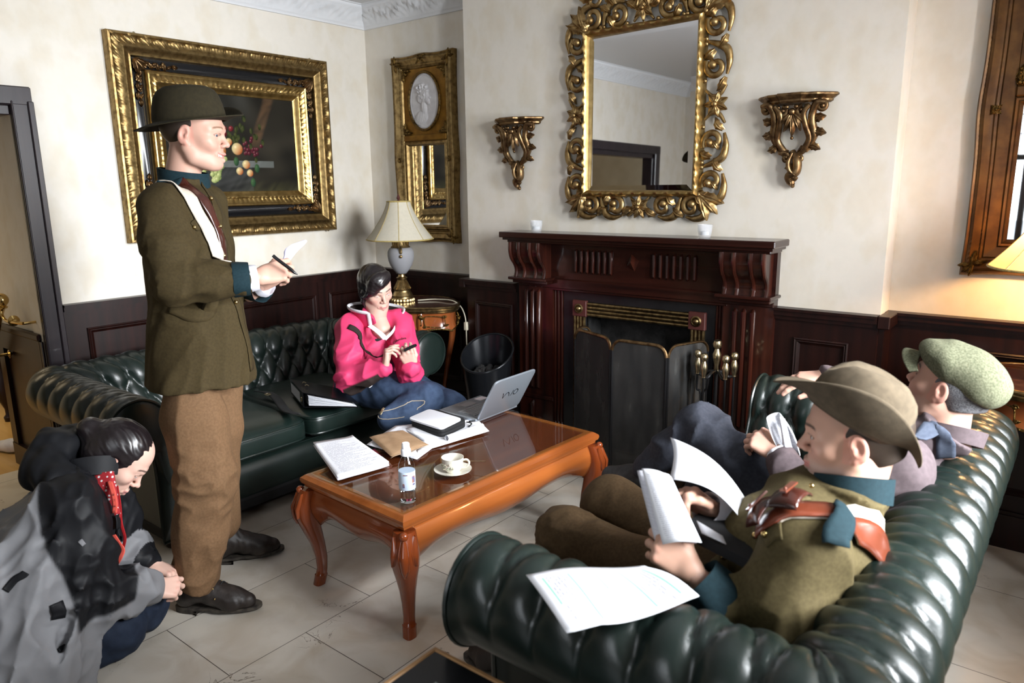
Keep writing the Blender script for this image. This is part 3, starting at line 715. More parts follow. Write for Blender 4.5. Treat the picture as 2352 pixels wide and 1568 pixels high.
for k, ((dx, dy), (nm, lb, ct)) in enumerate(zip(hooks, TOOLS)):
    x, y = TX + dx, TY + dy; z = TZ + .635
    tl = thing(nm, lb, ct, (x, y, TZ + .05), 'fire tools on the stand')
    MB().lathe(HANDLE, (x, y, z), 14).build('handle', 'pewter', tl)
    if k == 0:
        MB().tube(bez([(x, y, z + .003), (x, y, z - .07), (x + .02, y, z - .10), (x + .024, y, z - .3), (x + .004, y, z - .53)]), .0055, 8).tube(bez([(x + .055, y + .01, z + .003), (x + .05, y, z - .06), (x + .03, y, z - .10), (x + .016, y, z - .3), (x + .034, y, z - .53)]), .0055, 8).build('tong_arm', 'iron', tl)
    else:
        MB().tube([(x, y, z + .003), (x, y, z - .45)], .0055, 8).build('shaft', 'iron', tl)
        if k == 1: MB().tube(bez([(x, y, z - .45), (x, y, z - .56), (x - .01, y, z - .53)]), [.0055] * 24 + [.002], 8).build('tip', 'iron', tl)
        if k == 2: MB().lathe([(.012, 0), (.024, .01), (.02, .09), (.010, .12), (.006, .13)], (x, y, z - .53), 14).build('bristle_head', 'blackmatte', tl)
        if k == 3: MB().grid(lambda u, v: (x + (u - .5) * .075, y + .018 * (4 * (u - .5) ** 2), z - .42 - .12 * v), 8, 6, uv=False).build('blade', 'iron', tl, solid=.002)

# ---- coal scuttle
sc = thing('coal_scuttle', 'shiny black coal scuttle with slanted open mouth left of the fireplace', 'coal scuttle', (-2.74, 3.20, .02))
def scut(u, v, inn=0):
    a = 2 * PI * u; r = (.105 + .055 * v ** 1.5) - inn; zt = .585 + .085 * math.sin(a) * 1.0 - .02 * math.cos(a)
    return (-2.74 + r * 1.02 * math.cos(a), 3.20 + r * .92 * math.sin(a), .03 + (zt - .03) * v)
M['japanned'] = mat('black japanned metal', (.010, .011, .013), .22, .4)
m_ = MB().grid(lambda u, v: scut(u, v), 40, 10, uv=False).grid(lambda u, v: scut(u, v, .006), 40, 10, uv=False)
m_.lathe([(.002, 0), (.10, 0), (.105, .012), (.002, .014)], (-2.74, 3.20, .02), 30)
m_.build('body', 'japanned', sc)
MB().tube([Vector(scut(k / 40, 1, .003)) for k in range(41)], .007, 8).build('rim', 'japanned', sc)
cl = MB(); 
for k in range(26): cl.ball((-2.74 + random.uniform(-.07, .07), 3.20 + random.uniform(-.06, .06), .46 + random.uniform(-.02, .03)), random.uniform(.018, .03), 6, 4)
o = cl.build('coal', 'soot', sc, smooth=False); tag(o, kind='stuff')

# ---- tealight glasses on the mantel
M['cupglass'] = mat('moulded clear glass', (.70, .72, .75), .08, alpha=.30, coat=.5)
def tealight(x, lab):
    t = thing('tealight_holder', lab, 'tealight holder', (x, 3.345, 1.294), 'glasses on the mantel')
    o = MB().lathe([(.002, 0), (.026, 0), (.029, .006), (.034, .03), (.036, .062), (.0335, .062), (.031, .03), (.025, .012), (.002, .011)], (x, 3.345, 1.2945), 28).build('glass_cup', 'cupglass', t)
    MB().lathe([(.002, 0), (.0195, 0), (.0195, .016), (.017, .018), (.003, .017), (.0015, .024)], (x, 3.345, 1.3065), 20).build('candle', 'plaster', t)
tealight((-2.480,3.345,1.318)[0], 'small clear tealight glass standing at the left end of the mantel shelf')
tealight((-1.474,3.345,1.305)[0], 'small clear tealight glass standing right of centre on the mantel shelf')

# ================================================================= THINGS ON THE WALLS
# ---- overmantel mirror in a pierced carved frame
om = thing('overmantel_mirror', 'tall mirror in a pierced scrolling giltwood frame above the mantel', 'mirror', (-1.872, YB, 1.375))
U0, U1, V0, V1 = -2.325, -1.42, 1.375, 2.45
ou0, ou1, ov0, ov1 = -2.180, -1.572, 1.518, 2.297
MB().box((ou0 - .01, YB - .018, ov0 - .01), (ou1 + .01, YB - .004, ov1 + .01)).build('backing_board', 'black', om, smooth=False)
bevel = MB(); e = .026
def tilt(x, z, d):
    # the glass hangs about a degree off parallel to the wall
    return (x, YB - .040 - d + TILT_YAW * (x + 1.876) + TILT_X * (z - 1.907), z)
TILT_YAW, TILT_X = -.034, .012
P0 = [tilt(ou0, ov0, 0), tilt(ou1, ov0, 0), tilt(ou1, ov1, 0), tilt(ou0, ov1, 0)]
P1 = [tilt(ou0 + e, ov0 + e, .003), tilt(ou1 - e, ov0 + e, .003), tilt(ou1 - e, ov1 - e, .003), tilt(ou0 + e, ov1 - e, .003)]
bevel.add(P0 + P1, [(4, 5, 6, 7), (0, 1, 5, 4), (1, 2, 6, 5), (2, 3, 7, 6), (3, 0, 4, 7)])
bevel.build('mirror_pane', 'mirror', om, smooth=False)
fr = MB(); framesweep(fr, (0, YB, 0), (1, 0, 0), (0, 0, 1), (0, -1, 0), (ou0 - .032, ov0 - .032, ou1 + .032, ov1 + .032),
    [(0, .0), (0, .034), (.006, .056), (.014, .068), (.022, .066), (.028, .058), (.032, .052), (.036, .020)], .012, lambda s, k: .006 * math.sin(s * 95) * (1 if k in (2, 3) else 0))
fr.build('inner_moulding', 'goldbright', om)
cv = Carve((0, YB, 0), (1, 0, 0), (0, 0, 1), (0, -1, 0))
def border(c, A, B, inward, units, w):
    """run of S scrolls with acanthus leaves from A to B; inward is the unit vector to the pane; w border width"""
    A, B = np.array(A, float), np.array(B, float); L = np.linalg.norm(B - A); t = (B - A) / L; nrm = np.array(inward, float)
    ang = math.degrees(math.atan2(t[1], t[0])); sgn = 1 if t[0] * nrm[1] - t[1] * nrm[0] > 0 else -1
    q = L / units
    def at(a, b): p = A + t * a + nrm * b; return (p[0], p[1])
    for k in range(units):
        a = (k + .5) * q; mirr = 1 if (k < units / 2) else -1
        if units % 2 and k == units // 2:
            u, v = at(a, w * .46); c.flower(u, v, w * .50, 7, .030, ang + 90 * sgn); 
            for s2 in (-1, 1): c.path([at(a + s2 * q * .46, w * .1), at(a + s2 * q * .25, w * .32), at(a + s2 * q * .2, w * .62), at(a + s2 * q * .36, w * .9)], [.007, .011, .010, .006], h=.022, flat=(1, 1))
            continue
        # main C scroll + counter scroll
        cu, cvv = at(a + mirr * q * .10, w * .50)
        c.scroll(cu, cvv, min(w * .44, q * .42), ang + (180 if mirr > 0 else 0) - 60 * sgn * mirr, -1.0 * sgn * mirr, .0175, .011, h=.026, lift=.016)
        c.path([at(a - mirr * q * .52, w * .88), at(a - mirr * q * .42, w * .45), at(a - mirr * q * .28, w * .12), at(a, w * .02), at(a + mirr * q * .3, w * .10)], [.008, .017, .020, .016, .007], h=.022, flat=(.9, 1))
        u, v = at(a - mirr * q * .30, w * .55); c.leaf(u, v, ang + (60 if mirr > 0 else 120) * sgn, w * .56, w * .22, .026, 3, .5, .6)
        u, v = at(a + mirr * q * .36, w * .12); c.leaf(u, v, ang + (90 - 55 * mirr) * sgn, w * .6, w * .20, .022, 3, .6, .6)
        u, v = at(a + mirr * q * .1, w * .50); c.leaf(u, v, ang + (180 if mirr > 0 else 0) + 35 * sgn, w * .4, w * .18, .03, 2, .4, .6)
        for d2 in (-.42, .46): u, v = at(a + d2 * q, w * .93); c.ball(u, v, .011, .03)
W = .125
border(cv, (U0 + .07, V0), (U1 - .07, V0), (0, 1), 5, W); border(cv, (U1 - .07, V1), (U0 + .07, V1), (0, -1), 5, W)
border(cv, (U1, V0 + .07), (U1, V1 - .07), (-1, 0), 5, W); border(cv, (U0, V1 - .07), (U0, V0 + .07), (1, 0), 5, W)
for (u, v, sx, sy) in ((U0, V0, 1, 1), (U1, V0, -1, 1), (U1, V1, -1, -1), (U0, V1, 1, -1)):
    for da in (-28, 0, 28): cv.leaf(u + sx * .115, v + sy * .115, math.degrees(math.atan2(-sy, -sx)) + da, .125, .036, .028, 4, .2, .6)
    cv.ball(u + sx * .12, v + sy * .12, .016, .04)
# crest
for s2 in (-1, 1):
    cx = CX + .02
    cv.scroll(cx + s2 * .28, V1 + .02, .06, 90 - s2 * 90, s2 * 1.1, .013, .008, h=.028, lift=.015)
    cv.path([(cx + s2 * .36, V1 - .03), (cx + s2 * .24, V1 + .10), (cx + s2 * .12, V1 + .12), (cx + s2 * .07, V1 + .05)], [.008, .014, .014, .008], h=.026)
    cv.leaf(cx + s2 * .16, V1 - .02, 90 - s2 * 30, .13, .035, .028); cv.leaf(cx + s2 * .30, V1 + .02, 90 - s2 * 60, .10, .03, .028)
cv.flower(CX + .02, V1 + .03, .10, 9, .034, 90)
cv.build('carved_frame', 'goldcarve', om)

# ---- gilt wall brackets either side of it
def bracket(xc, lab):
    zt = 1.925; t = thing('wall_bracket', lab, 'wall shelf', (xc, YB, zt - .39), 'gilt wall brackets')
    def outl(w, d): return [(-w, 0), (-w, -.02), (-w * .93, -.035), (-w * .62, -d * .72), (-w * .38, -d * .80), (-w * .30, -d), (w * .30, -d), (w * .38, -d * .80), (w * .62, -d * .72), (w * .93, -.035), (w, -.02), (w, 0)]
    m = MB()
    lv = [(.168, .125, 0), (.172, .13, -.004), (.172, .13, -.010), (.163, .121, -.016), (.150, .110, -.026), (.150, .110, -.033), (.138, .10, -.040)]
    m.loft([[(xc + a, YB + b, zt + z) for a, b in outl(w, d)] for w, d, z in lv[::-1]])
    m.build('shelf', 'bronze', t, smooth=False)
    c = Carve((xc, YB, zt), (1, 0, 0), (0, 0, 1), (0, -1, 0)); c.k = 1.4
    for s in (-1, 1):
        c.scroll(s * .118, -.058, .022, 90, -s * 1.2, .008, .006, h=.05, lift=.01)
        c.path([(s * .138, -.045, .07), (s * .105, -.042, .075), (s * .085, -.075, .06), (s * .08, -.12, .05), (s * .088, -.17, .035), (s * .075, -.215, .028)], [.007, .011, .012, .013, .014, .008], flat=(1, 1))
        c.path([(s * .075, -.05, .08), (s * .05, -.085, .075), (s * .058, -.14, .055), (s * .07, -.19, .035), (s * .045, -.235, .025), (s * .015, -.262, .02)], [.007, .009, .010, .011, .011, .007], flat=(1, 1))
        c.leaf(s * .09, -.115, 90 - s * 70, .05, .018, .045); c.leaf(s * .085, -.165, 90 - s * 95, .055, .018, .035); c.leaf(s * .07, -.22, 90 - s * 110, .05, .016, .025); c.leaf(s * .02, -.245, 90 - s * 75, .06, .017, .02)
        c.scroll(s * .042, -.075, .024, 90, s * 1.1, .007, .005, h=.075)
        c.scroll(s * .03, -.27, .018, 90 + s * 90, s * .9, .007, .005, h=.025)
        c.ball(s * .02, -.055, .010, .085); c.ball(s * .06, -.055, .009, .075)
    for a in (-48, -24, 0, 24, 48): c.leaf(0, -.075, -90 + a, .105 - abs(a) * .0006, .017, .06, 2, .3, .7)
    c.ball(0, -.075, .016, .075); c.ball(0, -.185, .008, .055)
    c.path([(-.005, -.24, .02), (.022, -.285, .03), (.018, -.33, .028), (-.010, -.35, .03), (-.006, -.375, .022), (.006, -.39, .012)], [.010, .016, .017, .016, .013, .006], flat=(1, .9))
    c.path([(.0, -.25, .035), (-.012, -.29, .045), (-.004, -.325, .045), (.018, -.345, .04)], [.006, .010, .010, .006])
    c.scroll(.0, -.352, .020, 0, -1.0, .009, .007, h=.03); c.leaf(0, -.36, -80, .04, .014, .03); c.leaf(.01, -.30, 200, .045, .014, .03); c.ball(.004, -.392, .010, .015)
    c.build('scrolled_bracket', 'bronze', t)
bracket(-2.668, 'gilt scrolled wall bracket left of the overmantel mirror, with nothing on it')
bracket(-1.107, 'gilt scrolled wall bracket right of the overmantel mirror, with nothing on it')

# ---- trumeau mirrors
def wavyrect(w0, w1, z0, z1, amp, side):
    return None
def trumeau(name, lab, cx, y, w, z0, z1, zrail, fw, mats, plaque, paneframe=.0):
    """mirror with a picture panel above: cx centre, y back plane, w half width, frame width fw"""
    gm, pm, om_ = mats
    t = thing(name, lab, 'mirror', (cx, y, z0))
    H = z1 - z0
    # frame with gently serpentine outer edge: mitred sweep whose outer points are pushed out at mid height and corners
    prof = [(0, 0), (0, .040), (.006, .048), (.014, .044), (.020, .050), (.028, .052), (.036, .045), (.046, .036), (.054, .030), (.060, .032), (.068, .026), (.074, .030), (fw, .022), (fw + .004, .012)]
    m = MB(); framesweep(m, (0, y, 0), (1, 0, 0), (0, 0, 1), (0, -1, 0), (cx - w, z0, cx + w, z1), prof, .010, lambda s, k: (.0028 * (1 if int(s / .010) % 2 else -1) if k in (4, 9) else 0))
    zm = (z0 + z1) / 2 - .05 * H
    for i, p in enumerate(m.v):
        x, yy, z = p; d = min(abs(x - cx), w) / w
        if d > .55 or abs(z - z0) < fw or abs(z - z1) < fw:
            sx = 1 if x > cx else -1
            edge = max(0, (abs(x - cx) - (w - fw)) / fw)
            bump = .010 * math.exp(-((z - zm) / .14) ** 2) + .006 * math.exp(-((z - z0) / .10) ** 2) + .006 * math.exp(-((z - z1) / .10) ** 2) - .003
            x += sx * bump * edge
            ez = max(0, 1 - abs(z - z1) / fw) if z > zm else -max(0, 1 - abs(z - z0) / fw)
            z += ez * (.010 * math.exp(-((x - cx) / .08) ** 2) + .008 * math.exp(-((abs(x - cx) - w) / .07) ** 2) - .004)
        m.v[i] = (x, yy, z)
    m.build('frame', gm, t)
    boxo('back_board', (cx - w + .02, y - .012, z0 + .02), (cx + w - .02, y, z1 - .02), 'goldbrown', t)
    iw = w - fw
    boxo('upper_panel', (cx - iw, y - .020, zrail + .02), (cx + iw, y - .012, z1 - fw), pm, t)
    boxo('rail', (cx - iw, y - .032, zrail - .02), (cx + iw, y - .012, zrail + .022), pm, t, bev=.006)
    b = .030; m = MB()
    framesweep(m, (0, y, 0), (1, 0, 0), (0, 0, 1), (0, -1, 0), (cx - iw, z0 + fw, cx + iw, zrail - .02), [(0, .024), (.006, .030), (.014, .026), (.02, .030), (b, .016), (b + .002, .014)])
    m.build('pane_moulding', gm, t)
    MB().add([(cx - iw + b, y - .0145, z0 + fw + b), (cx + iw - b, y - .0145, z0 + fw + b), (cx + iw - b, y - .0145, zrail - .02 - b), (cx - iw + b, y - .0145, zrail - .02 - b)], [(0, 1, 2, 3)]).build('mirror_pane', 'mirror', t, smooth=False)
    def orn(u, v, s, sx, sy, nm):
        c = Carve((u, y - .02, v), (sx, 0, 0), (0, 0, sy), (0, -1, 0))
        for a in (8, 45, 82): c.leaf(.004, .004, a, s * (1.0 if a != 45 else .62), s * .22, .003, 4, .1, .5)
        for k in range(5): c.ball(.012 + s * .16 * k, .010, .006, .012); c.ball(.010, .012 + s * .16 * k, .006, .012)
        c.scroll(s * .35, s * .35, s * .16, 0, 1, .006, .004, h=.008)
        c.build('corner_ornament', om_, t)
    pz0, pz1 = zrail + .022, z1 - fw
    for sx, sz in ((1, 1), (-1, 1), (-1, -1), (1, -1)):
        orn(cx - sx * iw, pz0 if sz > 0 else pz1, .075, sx, sz, '')
    for sx in (-1, 1):
        c = Carve((cx + sx * (w - fw * .52), y - .040, zm), (1, 0, 0), (0, 0, 1), (0, -1, 0)); c.flower(0, 0, .026, 4, .004, 45).flower(0, 0, .018, 4, .008, 0)
        c.build('rosette', om_, t)
        for zz in (z0 + .045, z1 - .045):
            c = Carve((cx + sx * (w - .04), y - .036, zz), (sx, 0, 0), (0, 0, 1 if zz > zm else -1), (0, -1, 0))
            for a in (45, 10, 80, 190, 260): c.leaf(0, 0, a, .055, .016, .008, 3, .2, .5)
            c.build('frame_corner_leaf', om_, t)
    c = Carve((cx, y - .045, z1 - .030), (1, 0, 0), (0, 0, 1), (0, -1, 0))
    for a in (35, 145, 215, 325): c.leaf(0, 0, a, .05, .012, .004, 3)
    c.build('crest_ornament', om_, t)
    if plaque:
        pc = (cx, (pz0 + pz1) / 2); rx, rz = .138, .178
        ring = MB(); pts = [(pc[0] + (rx + .004) * math.cos(a), y - .026, pc[1] + (rz + .004) * math.sin(a)) for a in np.linspace(0, 2 * PI, 61)]
        ring.tube(pts, .009, 8, up=(0, 1, 0)); ring.build('oval_rim', om_, t)
        # relief: woman's head in profile with flowers in her hair
        n = 90; u = np.linspace(-1, 1, n); X, Z = np.meshgrid(u * rx, u * rz, indexing='ij')
        def el(cx_, cz, a, b, h, rot=0):
            c_, s_ = math.cos(rot), math.sin(rot); dx, dz_ = X - cx_, Z - cz
            q = ((dx * c_ + dz_ * s_) / a) ** 2 + ((-dx * s_ + dz_ * c_) / b) ** 2
            return h * np.sqrt(np.clip(1 - q, 0, 1))
        Hh = np.maximum.reduce([el(.002, .035, .040, .048, .022), el(.028, .012, .022, .034, .018, .2), el(.052, .018, .010, .007, .012, -.5), el(.040, -.014, .013, .011, .013), el(-.002, -.045, .026, .055, .016, .15), el(-.03, -.105, .062, .045, .018, .3), el(-.035, .02, .030, .032, .018), el(-.01, .075, .05, .022, .016, .35)])
        for k in range(16):
            a = k * .63; Hh = np.maximum(Hh, el(-.012 + .048 * math.cos(a) * (.6 + .4 * math.sin(k * 2.1)), .06 + .042 * math.sin(a), .013, .010, .026 + .004 * math.sin(k * 5), k))
        Hh = Hh + .0015 * np.sin(X * 420 + 40 * Z) * (Hh > .012) + .003 * ((((X / rx) ** 2 + (Z / rz) ** 2) > .80) & (((X / rx) ** 2 + (Z / rz) ** 2) < .88))
        rr = np.sqrt((X / rx) ** 2 + (Z / rz) ** 2); mx_ = np.maximum(np.abs(u)[:, None], np.abs(u)[None, :]) + 1e-9
        # map the square grid to the disc
        a_ = np.arctan2(Z / rz, X / rx); rad = np.maximum(np.abs(X / rx), np.abs(Z / rz))
        ids = np.arange(n * n).reshape(n, n)
        V = np.stack([pc[0] + X, np.full_like(X, y - .022) - Hh * .8, pc[1] + Z], -1).reshape(-1, 3)
        F = np.stack([ids[:-1, :-1], ids[1:, :-1], ids[1:, 1:], ids[:-1, 1:]], -1).reshape(-1, 4)
        keep = (rr.reshape(-1)[F] < 1.0).all(1); F = F[keep]
        npmesh('relief_plaque', V, F, 'marbleplaque', t)
    return t
M['marbleplaque'] = mat('white marble relief', (.66, .64, .64), .45, col2=(.56, .54, .55), scale=22)
trumeau('trumeau_mirror', 'narrow gilt mirror with an oval white relief plaque above its glass', -3.562, YA, .278, 1.185, 2.39, 1.868, .082, ('gold', 'goldpanel', 'golddark'), True)
trumeau('trumeau_mirror', 'large brown gilt mirror cut by the right frame edge above the lit lamp', -.075, YA, .355, 1.165, 2.62, 1.885, .115, ('goldbrown', 'goldbrown', 'golddark'), False)
bk = MB().tube([(-3.27, YA - .01, 1.70), (-3.262, YA - .02, 1.70)], .008, 8)

# ---- still life painting
pt = thing('painting', 'still life of peaches and grapes in a wide gold and black frame', 'painting', (XL, 2.53, 1.273))
Y0, Y1, Z0, Z1 = 1.835, 3.218, 1.270, 2.360
def prel(s, k):
    if k in (4, 5): return .005 * math.sin(s * 2 * PI / .030) * math.sin(s * 2 * PI / .0113 + k)
    if k in (7,): return .002 * math.sin(s * 2 * PI / .011)
    return 0
m = MB(); framesweep(m, (XL, 0, 0), (0, 1, 0), (0, 0, 1), (1, 0, 0), (Y0, Z0, Y1, Z1), [(0, .0), (0, .050), (.004, .058), (.014, .060), (.022, .052), (.040, .050), (.056, .056), (.064, .064), (.072, .068), (.082, .062), (.092, .050), (.104, .044), (.112, .046), (.118, .030), (.118, .018)], .0075, prel)
m.build('outer_frame', 'gold', pt)
m = MB(); framesweep(m, (XL, 0, 0), (0, 1, 0), (0, 0, 1), (1, 0, 0), (Y0 + .116, Z0 + .116, Y1 - .116, Z1 - .116), [(0, .020), (.010, .022), (.022, .032), (.036, .034), (.05, .028), (.066, .022)])
m.build('black_slip', 'black', pt)
def prel2(s, k): return .003 * math.sin(s * 2 * PI / .022) * math.sin(s * 2 * PI / .0085) if k in (5, 6) else 0
m = MB(); framesweep(m, (XL, 0, 0), (0, 1, 0), (0, 0, 1), (1, 0, 0), (Y0 + .178, Z0 + .178, Y1 - .178, Z1 - .178), [(0, .018), (0, .050), (.006, .058), (.014, .054), (.020, .056), (.030, .050), (.046, .044), (.054, .048), (.060, .046), (.070, .034), (.080, .026), (.088, .022), (.090, .014)], .0075, prel2)
m.build('inner_frame', 'goldbright', pt)
for (cy, cz, sy, sz) in ((Y0 + .118, Z1 - .118, 1, -1), (Y1 - .118, Z1 - .118, -1, -1), (Y1 - .118, Z0 + .118, -1, 1), (Y0 + .118, Z0 + .118, 1, 1)):
    c = Carve((XL + .026, cy, cz), (0, sy, 0), (0, 0, sz), (1, 0, 0))
    for ax in (0, 1):
        def q(a, b): return (a, b) if ax == 0 else (b, a)
        for k in range(4):
            a = .03 + .045 * k; u, v = q(a, .030); c.scroll(u, v, .020 - .002 * k, 90 * k, 1.0 if (k + ax) % 2 else -1.0, .006, .005, h=.014)
            u, v = q(a + .01, .018); c.leaf(u, v, (40 if ax == 0 else 50) + 15 * k, .045, .014, .012, 3, .3, .6)
            u, v = q(a + .02, .045); c.leaf(u, v, (-30 if ax == 0 else 120), .038, .011, .012, 3, .3, .6)
        u, v = q(.215, .03); c.leaf(u, v, 0 if ax == 0 else 90, .04, .015, .012)
    for a in (15, 45, 75): c.leaf(.01, .01, a, .085, .02, .018, 4, .3, .6)
    c.build('corner_ornament', 'golddark' if False else 'bronze', pt)
hg = [(Y0 + .15, Z1), (Y1 - .12, Z1), (Y1 - .06, Z0)]
for y, z in hg: MB().lathe([(.002, -.004), (.009, 0), (.009, .006), (.002, .008)], (XL + .03, y, z), 10, axis='x').build('hanging_plate', 'pewter', pt)
# canvas: painted with vertex colour
n1, n2 = 300, 200
cy0, cy1, cz0, cz1 = Y0 + .262, Y1 - .262, Z0 + .262, Z1 - .262
A = np.linspace(0, 1, n1); B = np.linspace(0, 1, n2); UU, VV = np.meshgrid(A, B, indexing='ij')   # U left-right, V up
PP = np.stack([UU * 1.5, VV, np.zeros_like(UU)], -1).reshape(-1, 3)
img = np.zeros((n1, n2, 3)); nz = wob(PP, 9, 3).reshape(n1, n2); nz2 = wob(PP, 28, 4).reshape(n1, n2)
img[:] = (.010, .009, .007); img += (.010 + .010 * nz)[..., None] * np.array([.9, .75, .5])
sky = sstep(.25, .0, UU + .10 * nz) * sstep(.45, .75, VV + .1 * nz); img += sky[..., None] * np.array([.16, .17, .18])
sk2 = sstep(.32, .12, np.abs(UU - .42)) * sstep(.55, 1, VV) * .5; img += (sk2 * (.5 + .5 * nz))[..., None] * np.array([.035, .04, .04])
tr = sstep(.055, .02, np.abs(UU - (.66 + .10 * VV - .05 * np.sin(4 * VV)))) * sstep(.42, .55, VV); img += (tr * (.7 + .3 * nz2))[..., None] * np.array([.07, .035, .015])
tb = (VV < .28) & (UU > .12) & (UU < .62); img[tb] = np.array([.030, .030, .028]) + .010 * nz2[tb][:, None]
tb2 = (VV > .26) & (VV < .33) & (UU > .10) & (UU < .80); img[tb2] = np.array([.10, .105, .095]) + .02 * nz2[tb2][:, None]
gr = sstep(.16, .0, VV) * sstep(.4, .7, UU); img += gr[..., None] * np.array([.03, .028, .01]) * (.6 + .5 * nz2[..., None])
def blob(cu, cv_, r, c1, c2, asp=1.5, rot=-.6, soft=.12, hl=.6):
    d = np.sqrt(((UU - cu) * asp) ** 2 + (VV - cv_) ** 2) / r; msk = sstep(1.0, 1.0 - soft, d)[..., None]
    q = np.clip(.5 + (((UU - cu) * asp) * math.cos(rot) + (VV - cv_) * math.sin(rot)) / r * -.62, 0, 1)[..., None]
    img[:] = img * (1 - msk) + msk * (np.array(c1) * q + np.array(c2) * (1 - q)) * (1 - .45 * np.clip(d, 0, 1)[..., None] ** 3)
    h = sstep(.35, .0, np.sqrt(((UU - cu) * asp + r * .3) ** 2 + (VV - cv_ - r * .3) ** 2) / r)[..., None]; img[:] = img + msk * h * hl * np.array([.25, .25, .22])
rg = np.random.default_rng(5)
for k in range(34): blob(.36 + .045 * rg.normal() * 1.1, .62 + .055 * rg.normal(), .030, (.26, .03, .035), (.05, .005, .008), hl=.7)
for k in range(22): blob(.63 + .045 * rg.normal(), .47 + .05 * rg.normal(), .022, (.13, .02, .03), (.03, .005, .01))
for k in range(24):
    a = rg.uniform(0, 6.3); u = .55 + .08 * rg.normal(); v = .58 + .10 * rg.normal(); blob(u, v, .035, (.06, .065, .02), (.012, .02, .006), rot=a, asp=2.6, hl=.1)
for k in range(26): blob(.22 + .035 * rg.normal(), .33 + .05 * rg.normal(), .027, (.50, .50, .20), (.16, .20, .06))
for k in range(40): v = rg.uniform(.12, .36); blob(.335 + .038 * rg.normal() * (v * 3.0), v, .027, (.52, .54, .22), (.15, .20, .06))
for u, v, r in ((.30, .66, .062), (.385, .60, .066), (.20, .53, .050), (.29, .46, .064), (.385, .43, .068), (.515, .45, .066), (.575, .29, .048), (.52, .22, .042), (.60, .20, .040), (.455, .52, .04)):
    blob(u, v, r, (.66, .56, .28), (.38, .10, .025), hl=.6)
for u, v in ((.50, .32), (.66, .25), (.62, .10)): blob(u, v, .05, (.05, .11, .04), (.015, .04, .02), asp=2.4, hl=.1)
img = np.clip(img, .002, 1)
ids = np.arange(n1 * n2).reshape(n1, n2)
V = np.stack([np.full(UU.shape, XL + .016), cy0 + UU * (cy1 - cy0), cz0 + VV * (cz1 - cz0)], -1).reshape(-1, 3)
F = np.stack([ids[:-1, :-1], ids[1:, :-1], ids[1:, 1:], ids[:-1, 1:]], -1).reshape(-1, 4)
M['canvas'] = mat('oil on canvas', (1, 1, 1), .75, attr=True, bump=(220, .08, .001), spec=.08)
npmesh('canvas', V, F, 'canvas', pt, cols=img.reshape(-1, 3))

# ================================================================= LAMPS AND SIDE TABLES
def translucent(name, col, w=.5):
    m = bpy.data.materials.new(name); m.use_nodes = True; nt = m.node_tree; nt.nodes.clear(); nd = nt.nodes
    o = nd.new('ShaderNodeOutputMaterial'); d = nd.new('ShaderNodeBsdfDiffuse'); t = nd.new('ShaderNodeBsdfTranslucent'); x = nd.new('ShaderNodeMixShader')
    tc = nd.new('ShaderNodeTexCoord'); n = nd.new('ShaderNodeTexNoise'); n.inputs['Scale'].default_value = 60; nt.links.new(tc.outputs['Object'], n.inputs[0])
    r = ramp(nd, [(.3, tuple(c * .94 for c in col)), (.7, col)]); nt.links.new(n.outputs[0], r.inputs[0])
    nt.links.new(r.outputs[0], d.inputs[0]); nt.links.new(r.outputs[0], t.inputs[0]); x.inputs[0].default_value = w
    nt.links.new(d.outputs[0], x.inputs[1]); nt.links.new(t.outputs[0], x.inputs[2]); nt.links.new(x.outputs[0], o.inputs[0]); return m
M['shade'] = translucent('cream pleated silk shade', (.82, .76, .62), .35)
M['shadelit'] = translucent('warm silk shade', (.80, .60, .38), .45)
M['frost'] = mat('frosted glass urn', (.36, .36, .38), .5, trans=.25, ior=1.2)
M['braid'] = mat('gold braid', (.52, .40, .15), .6, col2=(.34, .25, .08), scale=120)
M['flex'] = mat('cream cable', (.55, .50, .38), .5)
